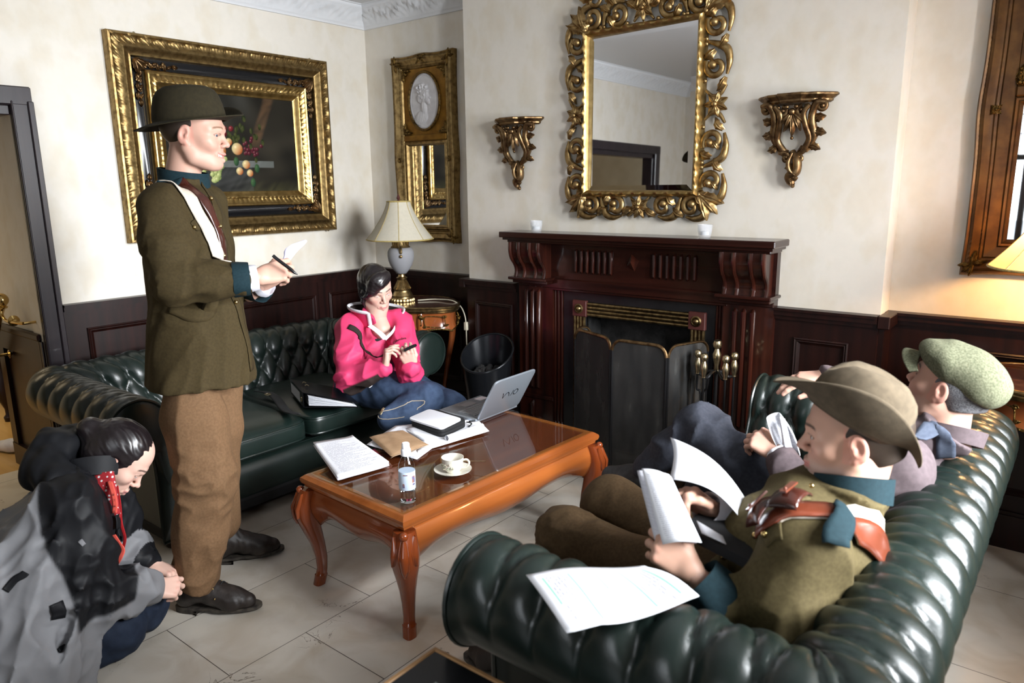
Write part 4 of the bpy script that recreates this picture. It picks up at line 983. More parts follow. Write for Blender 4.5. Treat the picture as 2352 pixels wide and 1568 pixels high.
def lamp(x, y, z, lab, lit):
    t = thing('table_lamp', lab, 'lamp', (x, y, z))
    zb, zt, rb, rt = z + (.42 if lit else .405), z + (.68 if lit else .645), (.245 if lit else .215), .074
    k = 8 * 8; m = MB()
    def rad(v): return rt + (rb - rt) * ((1 - v) ** 1.55 * .82 + (1 - v) * .18)
    def fn(u, v):
        a = 2 * PI * u; lob = (u * 8) % 1; r = rad(v) * (1 - .030 * math.sin(PI * lob))
        zz = zb + (zt - zb) * v - (.012 * math.sin(PI * lob) * (1 - v) if v < .15 else 0) * 0
        return (x + r * math.cos(a), y + r * math.sin(a), zz)
    m.grid(fn, k, 16, uv=False); sh_ = m.build('lamp_shade', 'shadelit' if lit else 'shade', t)
    tr_ = MB()
    for zz, v in ((zb, 0), (zt, 1)): tr_.tube([Vector(fn(i / 64, v)) for i in range(65)], .0045, 6)
    for q in range(8): tr_.tube([Vector(fn(q / 8, j / 10)) * 1.0 for j in range(11)], .0022, 5)
    tr_.build('braid_trim', 'braid', sh_)
    MB().lathe([(.06, 0), (.072, .004), (.072, .014), (.066, .020), (.063, .030), (.067, .040), (.062, .050), (.058, .058), (.053, .066), (.053, .078), (.056, .082), (.044, .10), (.034, .122), (.026, .14), (.034, .146), (.036, .156), (.024, .162), (.022, .176), (.034, .182)], (x, y, z), 28).build('pedestal', 'bronzegold', t)
    fl_ = MB()
    for q in range(20):
        a = 2 * PI * q / 20; c_, s_ = math.cos(a), math.sin(a); fl_.tube([(x + r * c_, y + r * s_, z + h) for r, h in ((.056, .084), (.044, .102), (.034, .124), (.027, .140))], [.004, .005, .004, .003], 5)
        fl_.ball((x + .070 * c_, y + .070 * s_, z + .010), .013, 6, 4)
    fl_.build('pedestal_fluting', 'bronzegold', t)
    MB().lathe([(.020, .178), (.034, .186), (.050, .205), (.070, .235), (.082, .27), (.086, .30), (.084, .325), (.074, .345), (.058, .352)], (x, y, z), 32).build('urn', 'frost', t)
    MB().lathe([(.060, .350), (.064, .356), (.056, .362), (.052, .372), (.050, .40), (.056, .408), (.062, .414), (.056, .420), (.02, .424), (.008, .43), (.008, .60), (.004, .64)], (x, y, z), 28).build('neck', 'bronzegold', t)
    hh = MB()
    for q in range(16):
        a = 2 * PI * q / 16; hh.tube([(x + .051 * math.cos(a), y + .051 * math.sin(a), z + h) for h in (.368, .404)], .004, 5)
    for s in (-1, 1):
        d = Vector((math.cos(-.75), math.sin(-.75), 0)) * s; c0 = Vector((x, y, z))
        hh.tube([c0 + d * r + Vector((0, 0, h)) for r, h in [(q[0], q[1]) for q in bez([(.052, .372, 0), (.066, .385, 0), (.072, .405, 0), (.085, .412, 0), (.098, .402, 0), (.098, .375, 0), (.088, .350, 0), (.084, .315, 0)], 5)]], [.005] * 10 + [.008] * 16 + [.010] * 9 + [.006], 8)
        hh.ball(c0 + d * .09 + Vector((0, 0, .30)), .011, 8, 6)
    hh.build('handle', 'bronzegold', t)
    MB().lathe([(.002, 0), (.010, .004), (.006, .012), (.013, .022), (.008, .036), (.003, .05)], (x, y, zt - .002), 12).build('finial', 'oxblood', t)
    return t
M['bronzegold'] = mat('soft gilt bronze', (.44, .32, .15), .36, 1., col2=(.24, .16, .07), scale=45)
lamp(-3.535, 3.285, .815, 'unlit table lamp with frosted urn base and cream bell shade', False)
lm = lamp(-.065, 3.27, .815, 'lit table lamp with warm cream bell shade at the right edge', True)
bd = bpy.data.lights.new('lamp_bulb', 'POINT'); bd.energy = 15; bd.color = (1, .58, .24); bd.shadow_soft_size = .03
bo = bpy.data.objects.new('lamp_bulb', bd); COL.objects.link(bo); bo.location = (-.065, 3.27, 1.33)
MB().tube(bez([(-3.44, 3.33, .822), (-3.36, 3.42, .824), (-3.20, 3.43, .82), (-3.11, 3.42, .74), (-3.10, 3.42, .55), (-3.12, 3.45, .2), (-3.12, 3.5, .02)]), .0035, 6).box((-3.112, 3.408, .645), (-3.088, 3.432, .70), bev=.004).build('lamp_cord', 'flex', None)
tag(COL.objects['lamp_cord'], 'thin cream flex with inline switch trailing off the side table', 'cord')

M['marquetry'] = mat('marquetry rosewood', (.20, .050, .015), .22, col2=(.30, .085, .022), scale=9, coat=.6)
M['tabledark'] = mat('inlaid dark table top', (.060, .016, .008), .18, col2=(.13, .045, .020), scale=16, coat=.7, lo=.5, hi=.7)
def sidetable(x, y, lab, rx, ry):
    """bronze mounted kidney side table"""
    zt = .815; t = thing('side_table', lab, 'side table', (x, y, 0), 'pair of bronze mounted side tables')
    def ol(a, k=1., e=0): 
        r = 1 + .055 * math.cos(4 * a) ; return (x + (rx * r * k + e) * math.cos(a), y + (ry * r * k + e) * math.sin(a))
    N = 72; A_ = [2 * PI * i / N for i in range(N)]
    MB().loft([[(*ol(a, 1, -.012), zt - .014) for a in A_], [(*ol(a, 1, -.012), zt) for a in A_]]).build('table_top', 'tabledark', t, auto=30)
    rim = MB()
    for e, z_, r in ((.0, zt - .006, .009), (-.004, zt - .022, .008), (-.010, zt - .034, .006)): rim.tube([Vector((*ol(2 * PI * i / N, 1, e), z_)) for i in range(N + 1)], r, 8)
    rim.build('brass_rim', 'brassold', t)
    ap = MB(); 
    def fn(u, v):
        a = 2 * PI * u; sc_ = .020 * abs(math.sin(4 * a)) ** .7; z_ = zt - .035 - v * (.125 - sc_); k = 1 - .03 * math.sin(PI * v)
        return (*ol(a, k, -.02), z_)
    ap.grid(fn, 96, 6, uv=False); ap.build('apron', 'marquetry', t)
    MB().tube([Vector(fn(i / 96, 1)) for i in range(97)], .0055, 6).build('apron_edge', 'golddark', t)
    for q in range(8):
        a = 2 * PI * (q + .5) / 8 - .06
        px_, py_ = ol(a, .985, -.012); px2, py2 = ol(a + .05, .985, -.012); px1, py1 = ol(a - .05, .985, -.012)
        U = Vector((px2 - px1, py2 - py1, 0)).normalized(); Nn = U.cross(Vector((0, 0, 1)))
        c = Carve((px_, py_, zt - .092), U, (0, 0, 1), Nn)
        if q % 2 == 0:
            for k in range(10): c.leaf(0, 0, 36 * k, .042, .012, .004, 2)
            c.ball(0, 0, .013, .012); c.ball(-.006, .008, .006, .02); c.ball(.006, .008, .006, .02)
            c.build('rosette_mount', 'golddark', t)
        else:
            w_, h_ = .062, .028
            c.path([(-w_, -h_), (-w_, h_), (-w_ * .2, h_ + .008), (w_, h_)], (.004, .004), h=.004, span=6).path([(w_, h_), (w_, -h_), (w_ * .2, -h_ - .006), (-w_, -h_)], (.004, .004), h=.004, span=6)
            c.leaf(-w_, h_, 200, .03, .01, .004).leaf(w_, -h_, 20, .03, .01, .004).scroll(w_, h_, .012, 0, 1, .004, .003, h=.004).scroll(-w_, -h_, .012, 180, 1, .004, .003, h=.004)
            c.build('scroll_mount', 'golddark', t)
    for q in range(4):
        a = PI / 4 + q * PI / 2
        L = []
        for k_, z_, r in ((.97, zt - .04, .022), (1.0, .70, .026), (.97, .58, .022), (.86, .42, .017), (.76, .25, .014), (.72, .12, .013), (.76, .04, .014), (.82, .010, .014)): L.append((*ol(a, k_, -.03), z_, r))
        p_ = bez([l[:3] for l in L], 5); rr = np.interp(np.linspace(0, 1, len(p_)), np.linspace(0, 1, len(L)), [l[3] for l in L])
        lg = MB().tube(p_, list(rr), 10).build('leg', 'marquetry', t)
        p0 = Vector(p_[3]); c = Carve(p0, (-math.sin(a), math.cos(a), 0), (0, 0, 1), (math.cos(a), math.sin(a), 0))
        c.leaf(0, .02, -90, .10, .016, .014, 4).ball(0, .02, .014, .02).ball(0, -.06, .010, .016).scroll(0, -.035, .014, 90, 1, .005, .004, h=.02)
        c.build('leg_mount', 'golddark', lg)
    return t
sidetable(-3.455, 3.315, 'bronze mounted inlaid side table under the frosted urn lamp', .33, .25)
sidetable(-.06, 3.315, 'bronze mounted inlaid side table under the lit lamp', .36, .25)

# ================================================================= CHESTERFIELD SOFAS
def spow(c, e): return math.copysign(abs(c) ** e, c)
def cushion(name, lo, hi, crown, parent, material='leatherseat', e=.20, piping=True):
    """puffed box cushion with piped edges"""
    c = [(a + b) / 2 for a, b in zip(lo, hi)]; h = [(b - a) / 2 for a, b in zip(lo, hi)]
    nu, nv = 72, 32; m = MB()
    def fn(u, v):
        a = 2 * PI * u; b = -PI / 2 + PI * v
        x = spow(math.cos(a), e) * spow(math.cos(b), e * 1.2); y = spow(math.sin(a), e) * spow(math.cos(b), e * 1.2); z = spow(math.sin(b), .45)
        k = (1 - abs(x) ** 2.4) * (1 - abs(y) ** 2.4)
        zz = z * h[2] + (crown * k if z > 0 else 0) * abs(z) + .004 * math.sin(x * 5 + c[0] * 9) * math.sin(y * 4 + c[1] * 7) * (1 if z > 0 else 0)
        return (c[0] + x * h[0], c[1] + y * h[1], c[2] + zz)
    m.grid(fn, nu, nv, uv=False); o = m.build(name, material, parent, auto=None)
    if piping:
        p = MB()
        for zz in (.55, -.55):
            ring = []
            for i in range(97):
                a = 2 * PI * i / 96; q = .985
                ring.append((c[0] + spow(math.cos(a), e) * h[0] * q, c[1] + spow(math.sin(a), e) * h[1] * q, c[2] + zz * h[2] + (crown * .1 if zz > 0 else 0)))
            p.tube(ring, .006, 6)
        p.build('piping', material, o)
    return o
def chesterfield(name, lab, org, ex, ey, L, D, seatz, split, nback, narm, zsc=1., loc=None):
    """org: outer back corner; ex unit along the length, ey unit from back to front"""
    org, ex, ey = Vector(org), Vector(ex), Vector(ey)
    t = thing(name, lab, 'sofa', loc)
    def Wd(x, y, z): return org + ex * x + ey * y + Vector((0, 0, z * zsc))
    # profile from the seat up the inner face, over the roll and down outside
    cw, cz, r = .125, .590, .122
    prof = [(.345, .30), (.325, .36), (.305, .42), (.285, .48), (.265, .53)]
    prof += [(cw + r * math.cos(a), cz + r * math.sin(a)) for a in np.radians(np.linspace(-6, 282, 40))]
    prof += [(.166, .45), (.168, .36), (.168, .20), (.168, .07)]
    # fine resample
    P = np.array(prof); d = np.r_[0, np.cumsum(np.hypot(*(np.diff(P, axis=0).T)))]
    nv = 118; S = np.linspace(0, d[-1], nv); PW = np.interp(S, d, P[:, 0]); PZ = np.interp(S, d, P[:, 1])
    tw = np.gradient(PW); tz = np.gradient(PZ); ln_ = np.hypot(tw, tz); NW, NZ = tz / ln_, -tw / ln_     # outward normal of the profile
    NW, NZ = NW, NZ

    rc = .17
    def curve(w):
        rr = max(.012, rc - w * .9); a1 = D - w - rr; ar = rr * PI / 2; b = L - 2 * w - 2 * rr
        return rr, a1, ar, b
    ref = curve(.10); total = 2 * ref[1] + 2 * ref[2] + ref[3]; br = np.cumsum([ref[1], ref[2], ref[3], ref[2], ref[1]]) / total
    ntuft = 2 * narm + nback; du = total / ntuft; dv = .11; nu = ntuft * 14
    Uf = np.linspace(0, 1, nu + 1)
    ROWS = [.12, .235, .345, .60]; kmax = 3
    VS = np.interp(S, ROWS, range(4)); VS = np.where(S < ROWS[0], (S - ROWS[0]) / .11, np.where(S > ROWS[-1], 3 + (S - ROWS[-1]) / .14, VS)); DV = np.gradient(S) / np.maximum(np.gradient(VS), 1e-6)
    verts = np.zeros((nu + 1, nv, 3))
    for j in range(nv):
        w = PW[j]; rr, a1, ar, b = curve(w)
        for i, u in enumerate(Uf):
            if u <= br[0]: q = u / br[0]; x, y, nx, ny = w, D - q * a1, 1, 0
            elif u <= br[1]:
                q = (u - br[0]) / (br[1] - br[0]); a = PI + q * PI / 2; x, y = w + rr + rr * math.cos(a), w + rr + rr * math.sin(a); nx, ny = -math.cos(a), -math.sin(a)
            elif u <= br[2]: q = (u - br[1]) / (br[2] - br[1]); x, y, nx, ny = w + rr + q * b, w, 0, 1
            elif u <= br[3]:
                q = (u - br[2]) / (br[3] - br[2]); a = 1.5 * PI + q * PI / 2; x, y = L - w - rr + rr * math.cos(a), w + rr + rr * math.sin(a); nx, ny = -math.cos(a), -math.sin(a)
            else: q = (u - br[3]) / (1 - br[3]); x, y, nx, ny = L - w, w + rr + q * a1, -1, 0
            U = u * ntuft - .5; V = VS[j]; dv = DV[j]
            if V < 0: pil = abs(math.sin(PI * U)) ** .55; fade = max(0, 1 + V / 1.3)
            elif V > kmax: pil = abs(math.sin(PI * (U - kmax / 2))) ** .6; fade = max(0., 1 - (V - kmax) / .95)
            else: pil = (abs(math.sin(PI * (U + V / 2))) * abs(math.sin(PI * (U - V / 2)))) ** .33; fade = 1
            k = round(min(max(V, 0), kmax)); iu = round(U - k / 2) + k / 2
            g = math.exp(-(((U - iu) * du / .017) ** 2 + ((V - k) * dv / .017) ** 2))
            gb = math.exp(-(((U - iu) * du / .0085) ** 6 + ((V - k) * dv / .0085) ** 6))
            h = .025 * pil * fade - .016 * g + .010 * gb - .012
            edge = min(u, 1 - u) * total
            h *= min(1, edge / .03)
            x += nx * NW[j] * h; y += ny * NW[j] * h; z = PZ[j] + NZ[j] * h
            z += -.006 * (1 if V > 0 else 0) * math.sin(u * 9)
            verts[i, j] = Wd(x, y, z)
    ids = np.arange((nu + 1) * nv).reshape(nu + 1, nv)
    F = np.stack([ids[:-1, :-1], ids[1:, :-1], ids[1:, 1:], ids[:-1, 1:]], -1).reshape(-1, 4)
    o = npmesh('tufted_back_and_arms', verts.reshape(-1, 3), F, 'leather', t)
    # scroll fronts of the arms
    for side in (0, 1):
        cont = [(PW[j], PZ[j]) for j in range(0, nv, 2)]
        cont = [(w, z) for w, z in cont if z > .06] + [(.168, .06), (.31, .06), (.345, .12)]
        cx_, cz_ = .155, .50; n = len(cont); rings = []; m = MB()
        for q in (1.0, .97, .9, .78, .6, .4, .2):
            ring = []
            for i, (w, z) in enumerate(cont):
                a = i / n; pl = .006 * abs(math.sin(i * 1.35)) * max(0, (q - .55)) * 2 if .05 < a < .75 else 0
                cq = .255 - .115 * min(1, max(0, (z - .40) / .12)); sw = cq + (w - cq) * q; szz = (.30 + (z - .30) * q) if z < .45 else cz_ * (1 - q) * .9 + .30 * (1 - q) * .1 + z * q
                dpt = D + .034 * math.sqrt(max(0, 1 - q * q)) - pl * .6 + .002
                ring.append(Wd(sw if side == 0 else L - sw, dpt, szz))
            rings.append(ring)
        m.loft(rings, True, True); fp_ = m.build('arm_scroll_front', 'leather', t, auto=70)
        pts = [Wd(w if side == 0 else L - w, D + .008, z) for w, z in cont]
        MB().tube(pts + [pts[0]], .0065, 6).build('piping', 'leather', fp_)
    # seat base, front rail, cushions
    def bxw(nm, a, b, mt, bev): 
        p, q = Wd(*a), Wd(*b); lo = [min(p[i], q[i]) for i in range(3)]; hi = [max(p[i], q[i]) for i in range(3)]
        return boxo(nm, lo, hi, mt, t, bev)
    bxw('seat_base', (.30, .28, .09), (L - .30, D - .045, .285), 'leather', .02)
    bxw('bottom_frame', (.175, .175, .06), (L - .175, D - .01, .12), 'blackmatte', .01)
    m = MB()
    def rail(u, v):
        a = -PI / 2 + PI * v; return Wd(.29 + (L - .58) * u, D - .055 + .045 * math.cos(a), .185 + .10 * math.sin(a))
    m.grid(rail, 40, 12, uv=False); m.build('front_rail', 'leather', t, auto=None)
    xs = [.315] + split + [L - .315]
    for k in range(len(xs) - 1):
        p, q = Wd(xs[k] + .004, .26, .285), Wd(xs[k + 1] - .004, D - .005, seatz)
        cushion('seat_cushion', [min(p[i], q[i]) for i in range(3)], [max(p[i], q[i]) for i in range(3)], .028, t)
    for x, y in ((.22, .22), (L - .22, .22), (.24, D - .06), (L - .24, D - .06)):
        p = Wd(x, y, 0); MB().lathe([(.02, 0), (.034, .008), (.038, .03), (.03, .055), (.024, .075)], p, 16).build('bun_foot', 'mahog', t)
    return t
chesterfield('chesterfield_sofa', 'dark green buttoned leather sofa against the wall under the painting', (-4.03, 3.10, 0), (0, -1, 0), (1, 0, 0), 1.94, 1.035, .425, [.97], 14, 7, 1.0, (-3.5, 2.05, 0))
chesterfield('chesterfield_sofa', 'dark green buttoned leather sofa in the foreground, seating the two men', (-.115, 1.035, 0), (0, 1, 0), (-1, 0, 0), 2.06, .905, .40, [1.03], 17, 7, 1.07, (-.55, 2.05, 0))

# ================================================================= COFFEE TABLE
ct = thing('coffee_table', 'low cherry coffee table with glass top and cabriole legs', 'coffee table', (-1.966, 2.12, 0))
TX0, TX1, TY0, TY1, TZT = -2.280, -1.670, 1.550, 2.690, .470
m = MB(); framesweep(m, (0, 0, TZT), (1, 0, 0), (0, 1, 0), (0, 0, 1), (TX0, TY0, TX1, TY1), [(.030, -.062), (.020, -.060), (.012, -.052), (.010, -.044), (.002, -.038), (-.002, -.026), (0, -.016), (.008, -.010), (.012, -.006), (.022, -.001), (.040, 0), (.048, -.003), (.050, -.012)])
m.build('top_moulding', 'cherry', ct, auto=30)
boxo('top_panel', (TX0 + .045, TY0 + .045, TZT - .03), (TX1 - .045, TY1 - .045, TZT - .006), 'tabletop', ct, 0)
M['tableglass'] = thinglass('table glass', (.93, .97, .95), .0)
MB().box((TX0 + .018, TY0 + .018, TZT + .0005), (TX1 - .018, TY1 - .018, TZT + .0065), bev=.0015).build('glass_sheet', 'tableglass', ct, smooth=False)
LEGS = [(TX0 + .034, TY0 + .034, -1, -1), (TX1 - .034, TY0 + .034, 1, -1), (TX1 - .034, TY1 - .034, 1, 1), (TX0 + .034, TY1 - .034, -1, 1)]
def apron(a, b, nrm, mt):
    """serpentine bombe apron between two leg points"""
    a, b, nrm = Vector((*a, 0)), Vector((*b, 0)), Vector((*nrm, 0)); T = b - a; L_ = T.length
    def zb(u):
        s = abs(u - .5) * 2
        return .285 + .022 * (1 - math.cos(PI * min(1, s / .56))) / 2 * 1.0 if s < .56 else .307 - .050 * ((s - .56) / .44) ** 1.3 + .010 * math.sin((s - .56) / .44 * PI)
    def fn(u, v):
        z = TZT - .060 + (zb(u) - TZT + .060) * v
        out = .004 + .026 * math.sin(PI * min(1, v * .95 + .05)) ** 1.0 - .018 * v * v
        p = a + T * u + nrm * out; return (p.x, p.y, z)
    m = MB().grid(fn, 60, 12, uv=False)
    o = m.build('apron', mt, ct, auto=None, solid=.014)
    MB().tube([Vector(fn(i / 60, .995)) + nrm * .002 for i in range(61)], .0042, 6).build('apron_bead', mt, o)
apron((TX1 - .035, TY0 + .05), (TX1 - .035, TY1 - .05), (1, 0), 'cherry'); apron((TX0 + .035, TY0 + .05), (TX0 + .035, TY1 - .05), (-1, 0), 'cherry')
apron((TX0 + .05, TY0 + .035), (TX1 - .05, TY0 + .035), (0, -1), 'cherryx'); apron((TX0 + .05, TY1 - .035), (TX1 - .05, TY1 - .035), (0, 1), 'cherryx')
for x, y, sx, sy in LEGS:
    st_ = [(.410, .012, .034), (.375, .022, .040), (.335, .030, .044), (.29, .028, .042), (.24, .016, .034), (.18, .000, .026), (.12, -.010, .021), (.07, -.010, .0185), (.045, -.006, .019), (.042, -.005, .022), (.036, -.004, .0215), (.0, .004, .021)]
    rings = []
    for z, o_, r in st_:
        cx_, cy_ = x + sx * o_ * .8, y + sy * o_ * .8; ring = []
        for k in range(24):
            a = 2 * PI * k / 24; q = (abs(math.cos(a)) ** 3.2 + abs(math.sin(a)) ** 3.2) ** (-1 / 3.2) * (1 if z > .05 else 1.02)
            ring.append((cx_ + r * q * math.cos(a), cy_ + r * q * math.sin(a), z))
        rings.append(ring)
    lg = MB().loft(rings[::-1]).build('leg', 'cherryz', ct, auto=50)
    MB().ball((x + sx * .036, y + sy * .036, TZT - .066), .0165, 14, 10).build('corner_ball', 'cherryz', lg)
    # carved knee: long leaf lobe on the outer corner and one each side
    m = MB()
    for da, w_, zt_, zb_ in ((0, .017, .395, .262), (-1.0, .014, .40, .30), (1.0, .014, .40, .30)):
        ang = math.atan2(sy, sx) + da; dx, dy = math.cos(ang), math.sin(ang)
        def kn(u, v):
            z = zt_ + (zb_ - zt_) * u; o_ = float(np.interp(-z, [-.41, -.335, -.29, -.24], [.012, .030, .028, .016])); r = float(np.interp(-z, [-.41, -.335, -.29, -.24], [.034, .044, .042, .034]))
            q = (abs(dx) ** 3.2 + abs(dy) ** 3.2) ** (-1 / 3.2); ww = w_ * math.sin(PI * min(1, u * .92 + .06)) ** .6
            s_ = (v * 2 - 1); off = r * q + .001 + .009 * (1 - s_ * s_) - .004 * s_ * s_
            return (x + sx * o_ * .8 + dx * off - dy * s_ * ww, y + sy * o_ * .8 + dy * off + dx * s_ * ww, z)
        m.grid(kn, 14, 8, uv=False)
        m.tube([Vector(kn(i / 14, 0)) for i in range(15)] + [Vector(kn(1 - i / 14, 1)) for i in range(15)], .003, 5)
    m.build('carved_knee', 'cherryz', lg, auto=80)

ct.rotation_euler = (0, 0, math.radians(-2.9))
# near table at the bottom edge: black top with a wooden edge and an inset glass panel
nt_ = thing('occasional_table', 'black topped low table with a wooden edge at the bottom edge of the picture', 'table', (-.72, .68, 0))
NX0, NY1, NZ = -1.045, 1.022, .55; NX1, NY0 = -.42, .40
m = MB(); framesweep(m, (0, 0, NZ), (1, 0, 0), (0, 1, 0), (0, 0, 1), (NX0, NY0, NX1, NY1), [(.004, -.04), (0, -.036), (0, -.004), (.004, .002), (.011, .002), (.014, -.002)])
M['oakedge'] = wood('light oak edging', (.26, .135, .055), (.36, .20, .085), .4, .2, axis=1)
m.build('edge_band', 'oakedge', nt_, smooth=False)
boxo('top', (NX0 + .012, NY0 + .012, NZ - .035), (NX1 - .012, NY1 - .012, NZ - .001), 'black', nt_, 0)
m = MB(); framesweep(m, (0, 0, NZ), (1, 0, 0), (0, 1, 0), (0, 0, 1), (NX0 + .088, NY0 + .088, NX1 - .088, NY1 - .088), [(0, -.001), (0, .003), (.010, .003), (.010, .0)])
M['greyglass'] = mat('grey patterned glass inset', (.045, .055, .058), .12, col2=(.075, .085, .085), scale=14)
m.build('inset_border', 'pewter2' if False else mat('dull grey border', (.11, .125, .115), .4), nt_, smooth=False)
boxo('glass_inset', (NX0 + .098, NY0 + .098, NZ - .004), (NX1 - .098, NY1 - .098, NZ + .001), 'greyglass', nt_, 0)
cv = Carve((0, 0, NZ + .001), (1, 0, 0), (0, 1, 0), (0, 0, 1))
for u, v in ((-.90, .86), (-.78, .86), (-.90, .74), (-.78, .74)):
    cv.scroll(u, v, .05, 0, 1, .003, .002, h=.001, end=False); cv.leaf(u, v, 40, .03, .008, .001)
cv.build('inset_ornament', 'golddark', nt_)
for x, y in ((NX0 + .04, NY0 + .04), (NX1 - .04, NY0 + .04), (NX1 - .04, NY1 - .04), (NX0 + .04, NY1 - .04)): boxo('leg', (x - .022, y - .022, 0), (x + .022, y + .022, NZ - .034), 'black', nt_, .003)

# ================================================================= SMOOTH SURFACE TOOLS (bodies and clothing)
A3 = lambda *p: np.array(p, dtype=np.float64)
def unit(v): v = np.asarray(v, float); return v / np.linalg.norm(v)
class SDF:
    """signed distance field on a voxel grid, joined smoothly, meshed by surface nets"""
    def __init__(s, lo, hi, h):
        s.h = h; s.lo = np.asarray(lo, float); n = np.ceil((np.asarray(hi, float) - s.lo) / h).astype(int) + 1
        s.n = n; s.d = np.full(tuple(n), 1.0, dtype=np.float32)
    def sub(s, lo, hi):
        a = np.clip(np.floor((np.asarray(lo) - s.lo) / s.h).astype(int), 0, s.n - 1); b = np.clip(np.ceil((np.asarray(hi) - s.lo) / s.h).astype(int) + 1, 1, s.n)
        if (b <= a).any(): return None
        ax = [(s.lo[i] + s.h * np.arange(a[i], b[i])).astype(np.float32) for i in range(3)]
        return (slice(a[0], b[0]), slice(a[1], b[1]), slice(a[2], b[2])), ax[0][:, None, None], ax[1][None, :, None], ax[2][None, None, :]
    def put(s, fn, lo, hi, k, neg=False):
        m = k + 3 * s.h
        q = s.sub(np.asarray(lo) - m, np.asarray(hi) + m)
        if q is None: return s
        sl, X, Y, Z = q; v = fn(X, Y, Z); d = s.d[sl]
        if neg:
            v = -v; hh = np.clip(.5 - .5 * (v - d) / k, 0, 1) if k > 0 else (d > v) * 1.; s.d[sl] = v * (1 - hh) + d * hh + k * hh * (1 - hh)
        else:
            hh = np.clip(.5 + .5 * (v - d) / k, 0, 1); s.d[sl] = v * (1 - hh) + d * hh - k * hh * (1 - hh)
        return s
    def cone(s, a, b, ra, rb, k=.012, neg=False):
        a = np.asarray(a, float); b = np.asarray(b, float); ab = b - a; L2 = max(ab @ ab, 1e-9); R = max(ra, rb)
        def fn(X, Y, Z):
            x, y, z = X - a[0], Y - a[1], Z - a[2]
            t = np.clip((x * ab[0] + y * ab[1] + z * ab[2]) / L2, 0, 1)
            return np.sqrt((x - t * ab[0]) ** 2 + (y - t * ab[1]) ** 2 + (z - t * ab[2]) ** 2) - (ra + (rb - ra) * t)
        return s.put(fn, np.minimum(a, b) - R, np.maximum(a, b) + R, k, neg)
    def chain(s, pts, rs, k=.012, neg=False):
        if isinstance(rs, (int, float)): rs = [rs] * len(pts)
        if len(pts) == 1: return s.cone(pts[0], pts[0], rs[0], rs[0], k, neg)
        for i in range(len(pts) - 1): s.cone(pts[i], pts[i + 1], rs[i], rs[i + 1], k, neg)
        return s
    def ell(s, c, r, k=.012, rot=None, neg=False):
        c = np.asarray(c, float); r = np.asarray(r, float); Rm = np.eye(3) if rot is None else np.asarray(rot, float); R = max(r)
        def fn(X, Y, Z):
            x, y, z = X - c[0], Y - c[1], Z - c[2]
            p = [(Rm[0, i] * x + Rm[1, i] * y + Rm[2, i] * z) for i in range(3)]
            k0 = np.sqrt(sum((p[i] / r[i]) ** 2 for i in range(3))); k1 = np.sqrt(sum((p[i] / r[i] ** 2) ** 2 for i in range(3))) + 1e-9
            return k0 * (k0 - 1) / k1
        return s.put(fn, c - R, c + R, k, neg)
    def loft(s, secs, k=.02, neg=False, cap=.02):
        """secs: (centre, half width a, half depth b, right axis) from bottom to top"""
        C_ = np.array([q[0] for q in secs], float); a_ = [q[1] for q in secs]; b_ = [q[2] for q in secs]
        ax = unit(C_[-1] - C_[0]); T = (C_ - C_[0]) @ ax; Rt = np.array([unit(np.asarray(q[3], float) - ax * (np.asarray(q[3], float) @ ax)) for q in secs]); R = max(max(a_), max(b_))
        def fn(X, Y, Z):
            t0 = (X - C_[0][0]) * ax[0] + (Y - C_[0][1]) * ax[1] + (Z - C_[0][2]) * ax[2]; t = np.clip(t0, 0, T[-1])
            ip = lambda v: np.interp(t, T, v).astype(np.float32)
            dx, dy, dz = X - ip(C_[:, 0]), Y - ip(C_[:, 1]), Z - ip(C_[:, 2])
            rx, ry, rz = ip(Rt[:, 0]), ip(Rt[:, 1]), ip(Rt[:, 2]); fx, fy, fz = ax[1] * rz - ax[2] * ry, ax[2] * rx - ax[0] * rz, ax[0] * ry - ax[1] * rx
            u = dx * rx + dy * ry + dz * rz; v = dx * fx + dy * fy + dz * fz; a, b = ip(a_), ip(b_)
            q = ((np.abs(u) / a) ** 2.3 + (np.abs(v) / b) ** 2.3) ** (1 / 2.3); d = (q - 1) * np.minimum(a, b)
            over = np.abs(t0 - t) - cap
            return np.where(over > -cap, np.maximum(d, over) + 0 * d, d).astype(np.float32)
        return s.put(fn, C_.min(0) - R, C_.max(0) + R, k, neg)
    def cut(s, p, n, k=.004):
        """remove everything on the side the normal points to"""
        n = unit(n); p = np.asarray(p, float)
        def fn(X, Y, Z): return -((X - p[0]) * n[0] + (Y - p[1]) * n[1] + (Z - p[2]) * n[2])
        return s.put(fn, s.lo, s.lo + s.h * s.n, k, neg=True)
    def wrinkle(s, amp, f, seed=0, c=None, R=None, dirn=None, ridge=False):
        """fold the surface: pseudo noise added near the zero level, optionally only within R of c"""
        idx = np.argwhere(np.abs(s.d) < amp + 2.5 * s.h); P = s.lo + idx * s.h
        w = np.ones(len(P))
        if c is not None: w = np.clip(1 - np.linalg.norm(P - np.asarray(c), axis=1) / R, 0, 1) ** .7
        Q = P if dirn is None else P - np.outer((P @ unit(dirn)) * .8, unit(dirn))
        v = wob(Q, f, seed); v = (1 - 2.4 * np.abs(v) ** .8) * -1 if ridge else np.sign(v) * np.abs(v) ** .8
        s.d[tuple(idx.T)] += (amp * v * w).astype(np.float32); return s
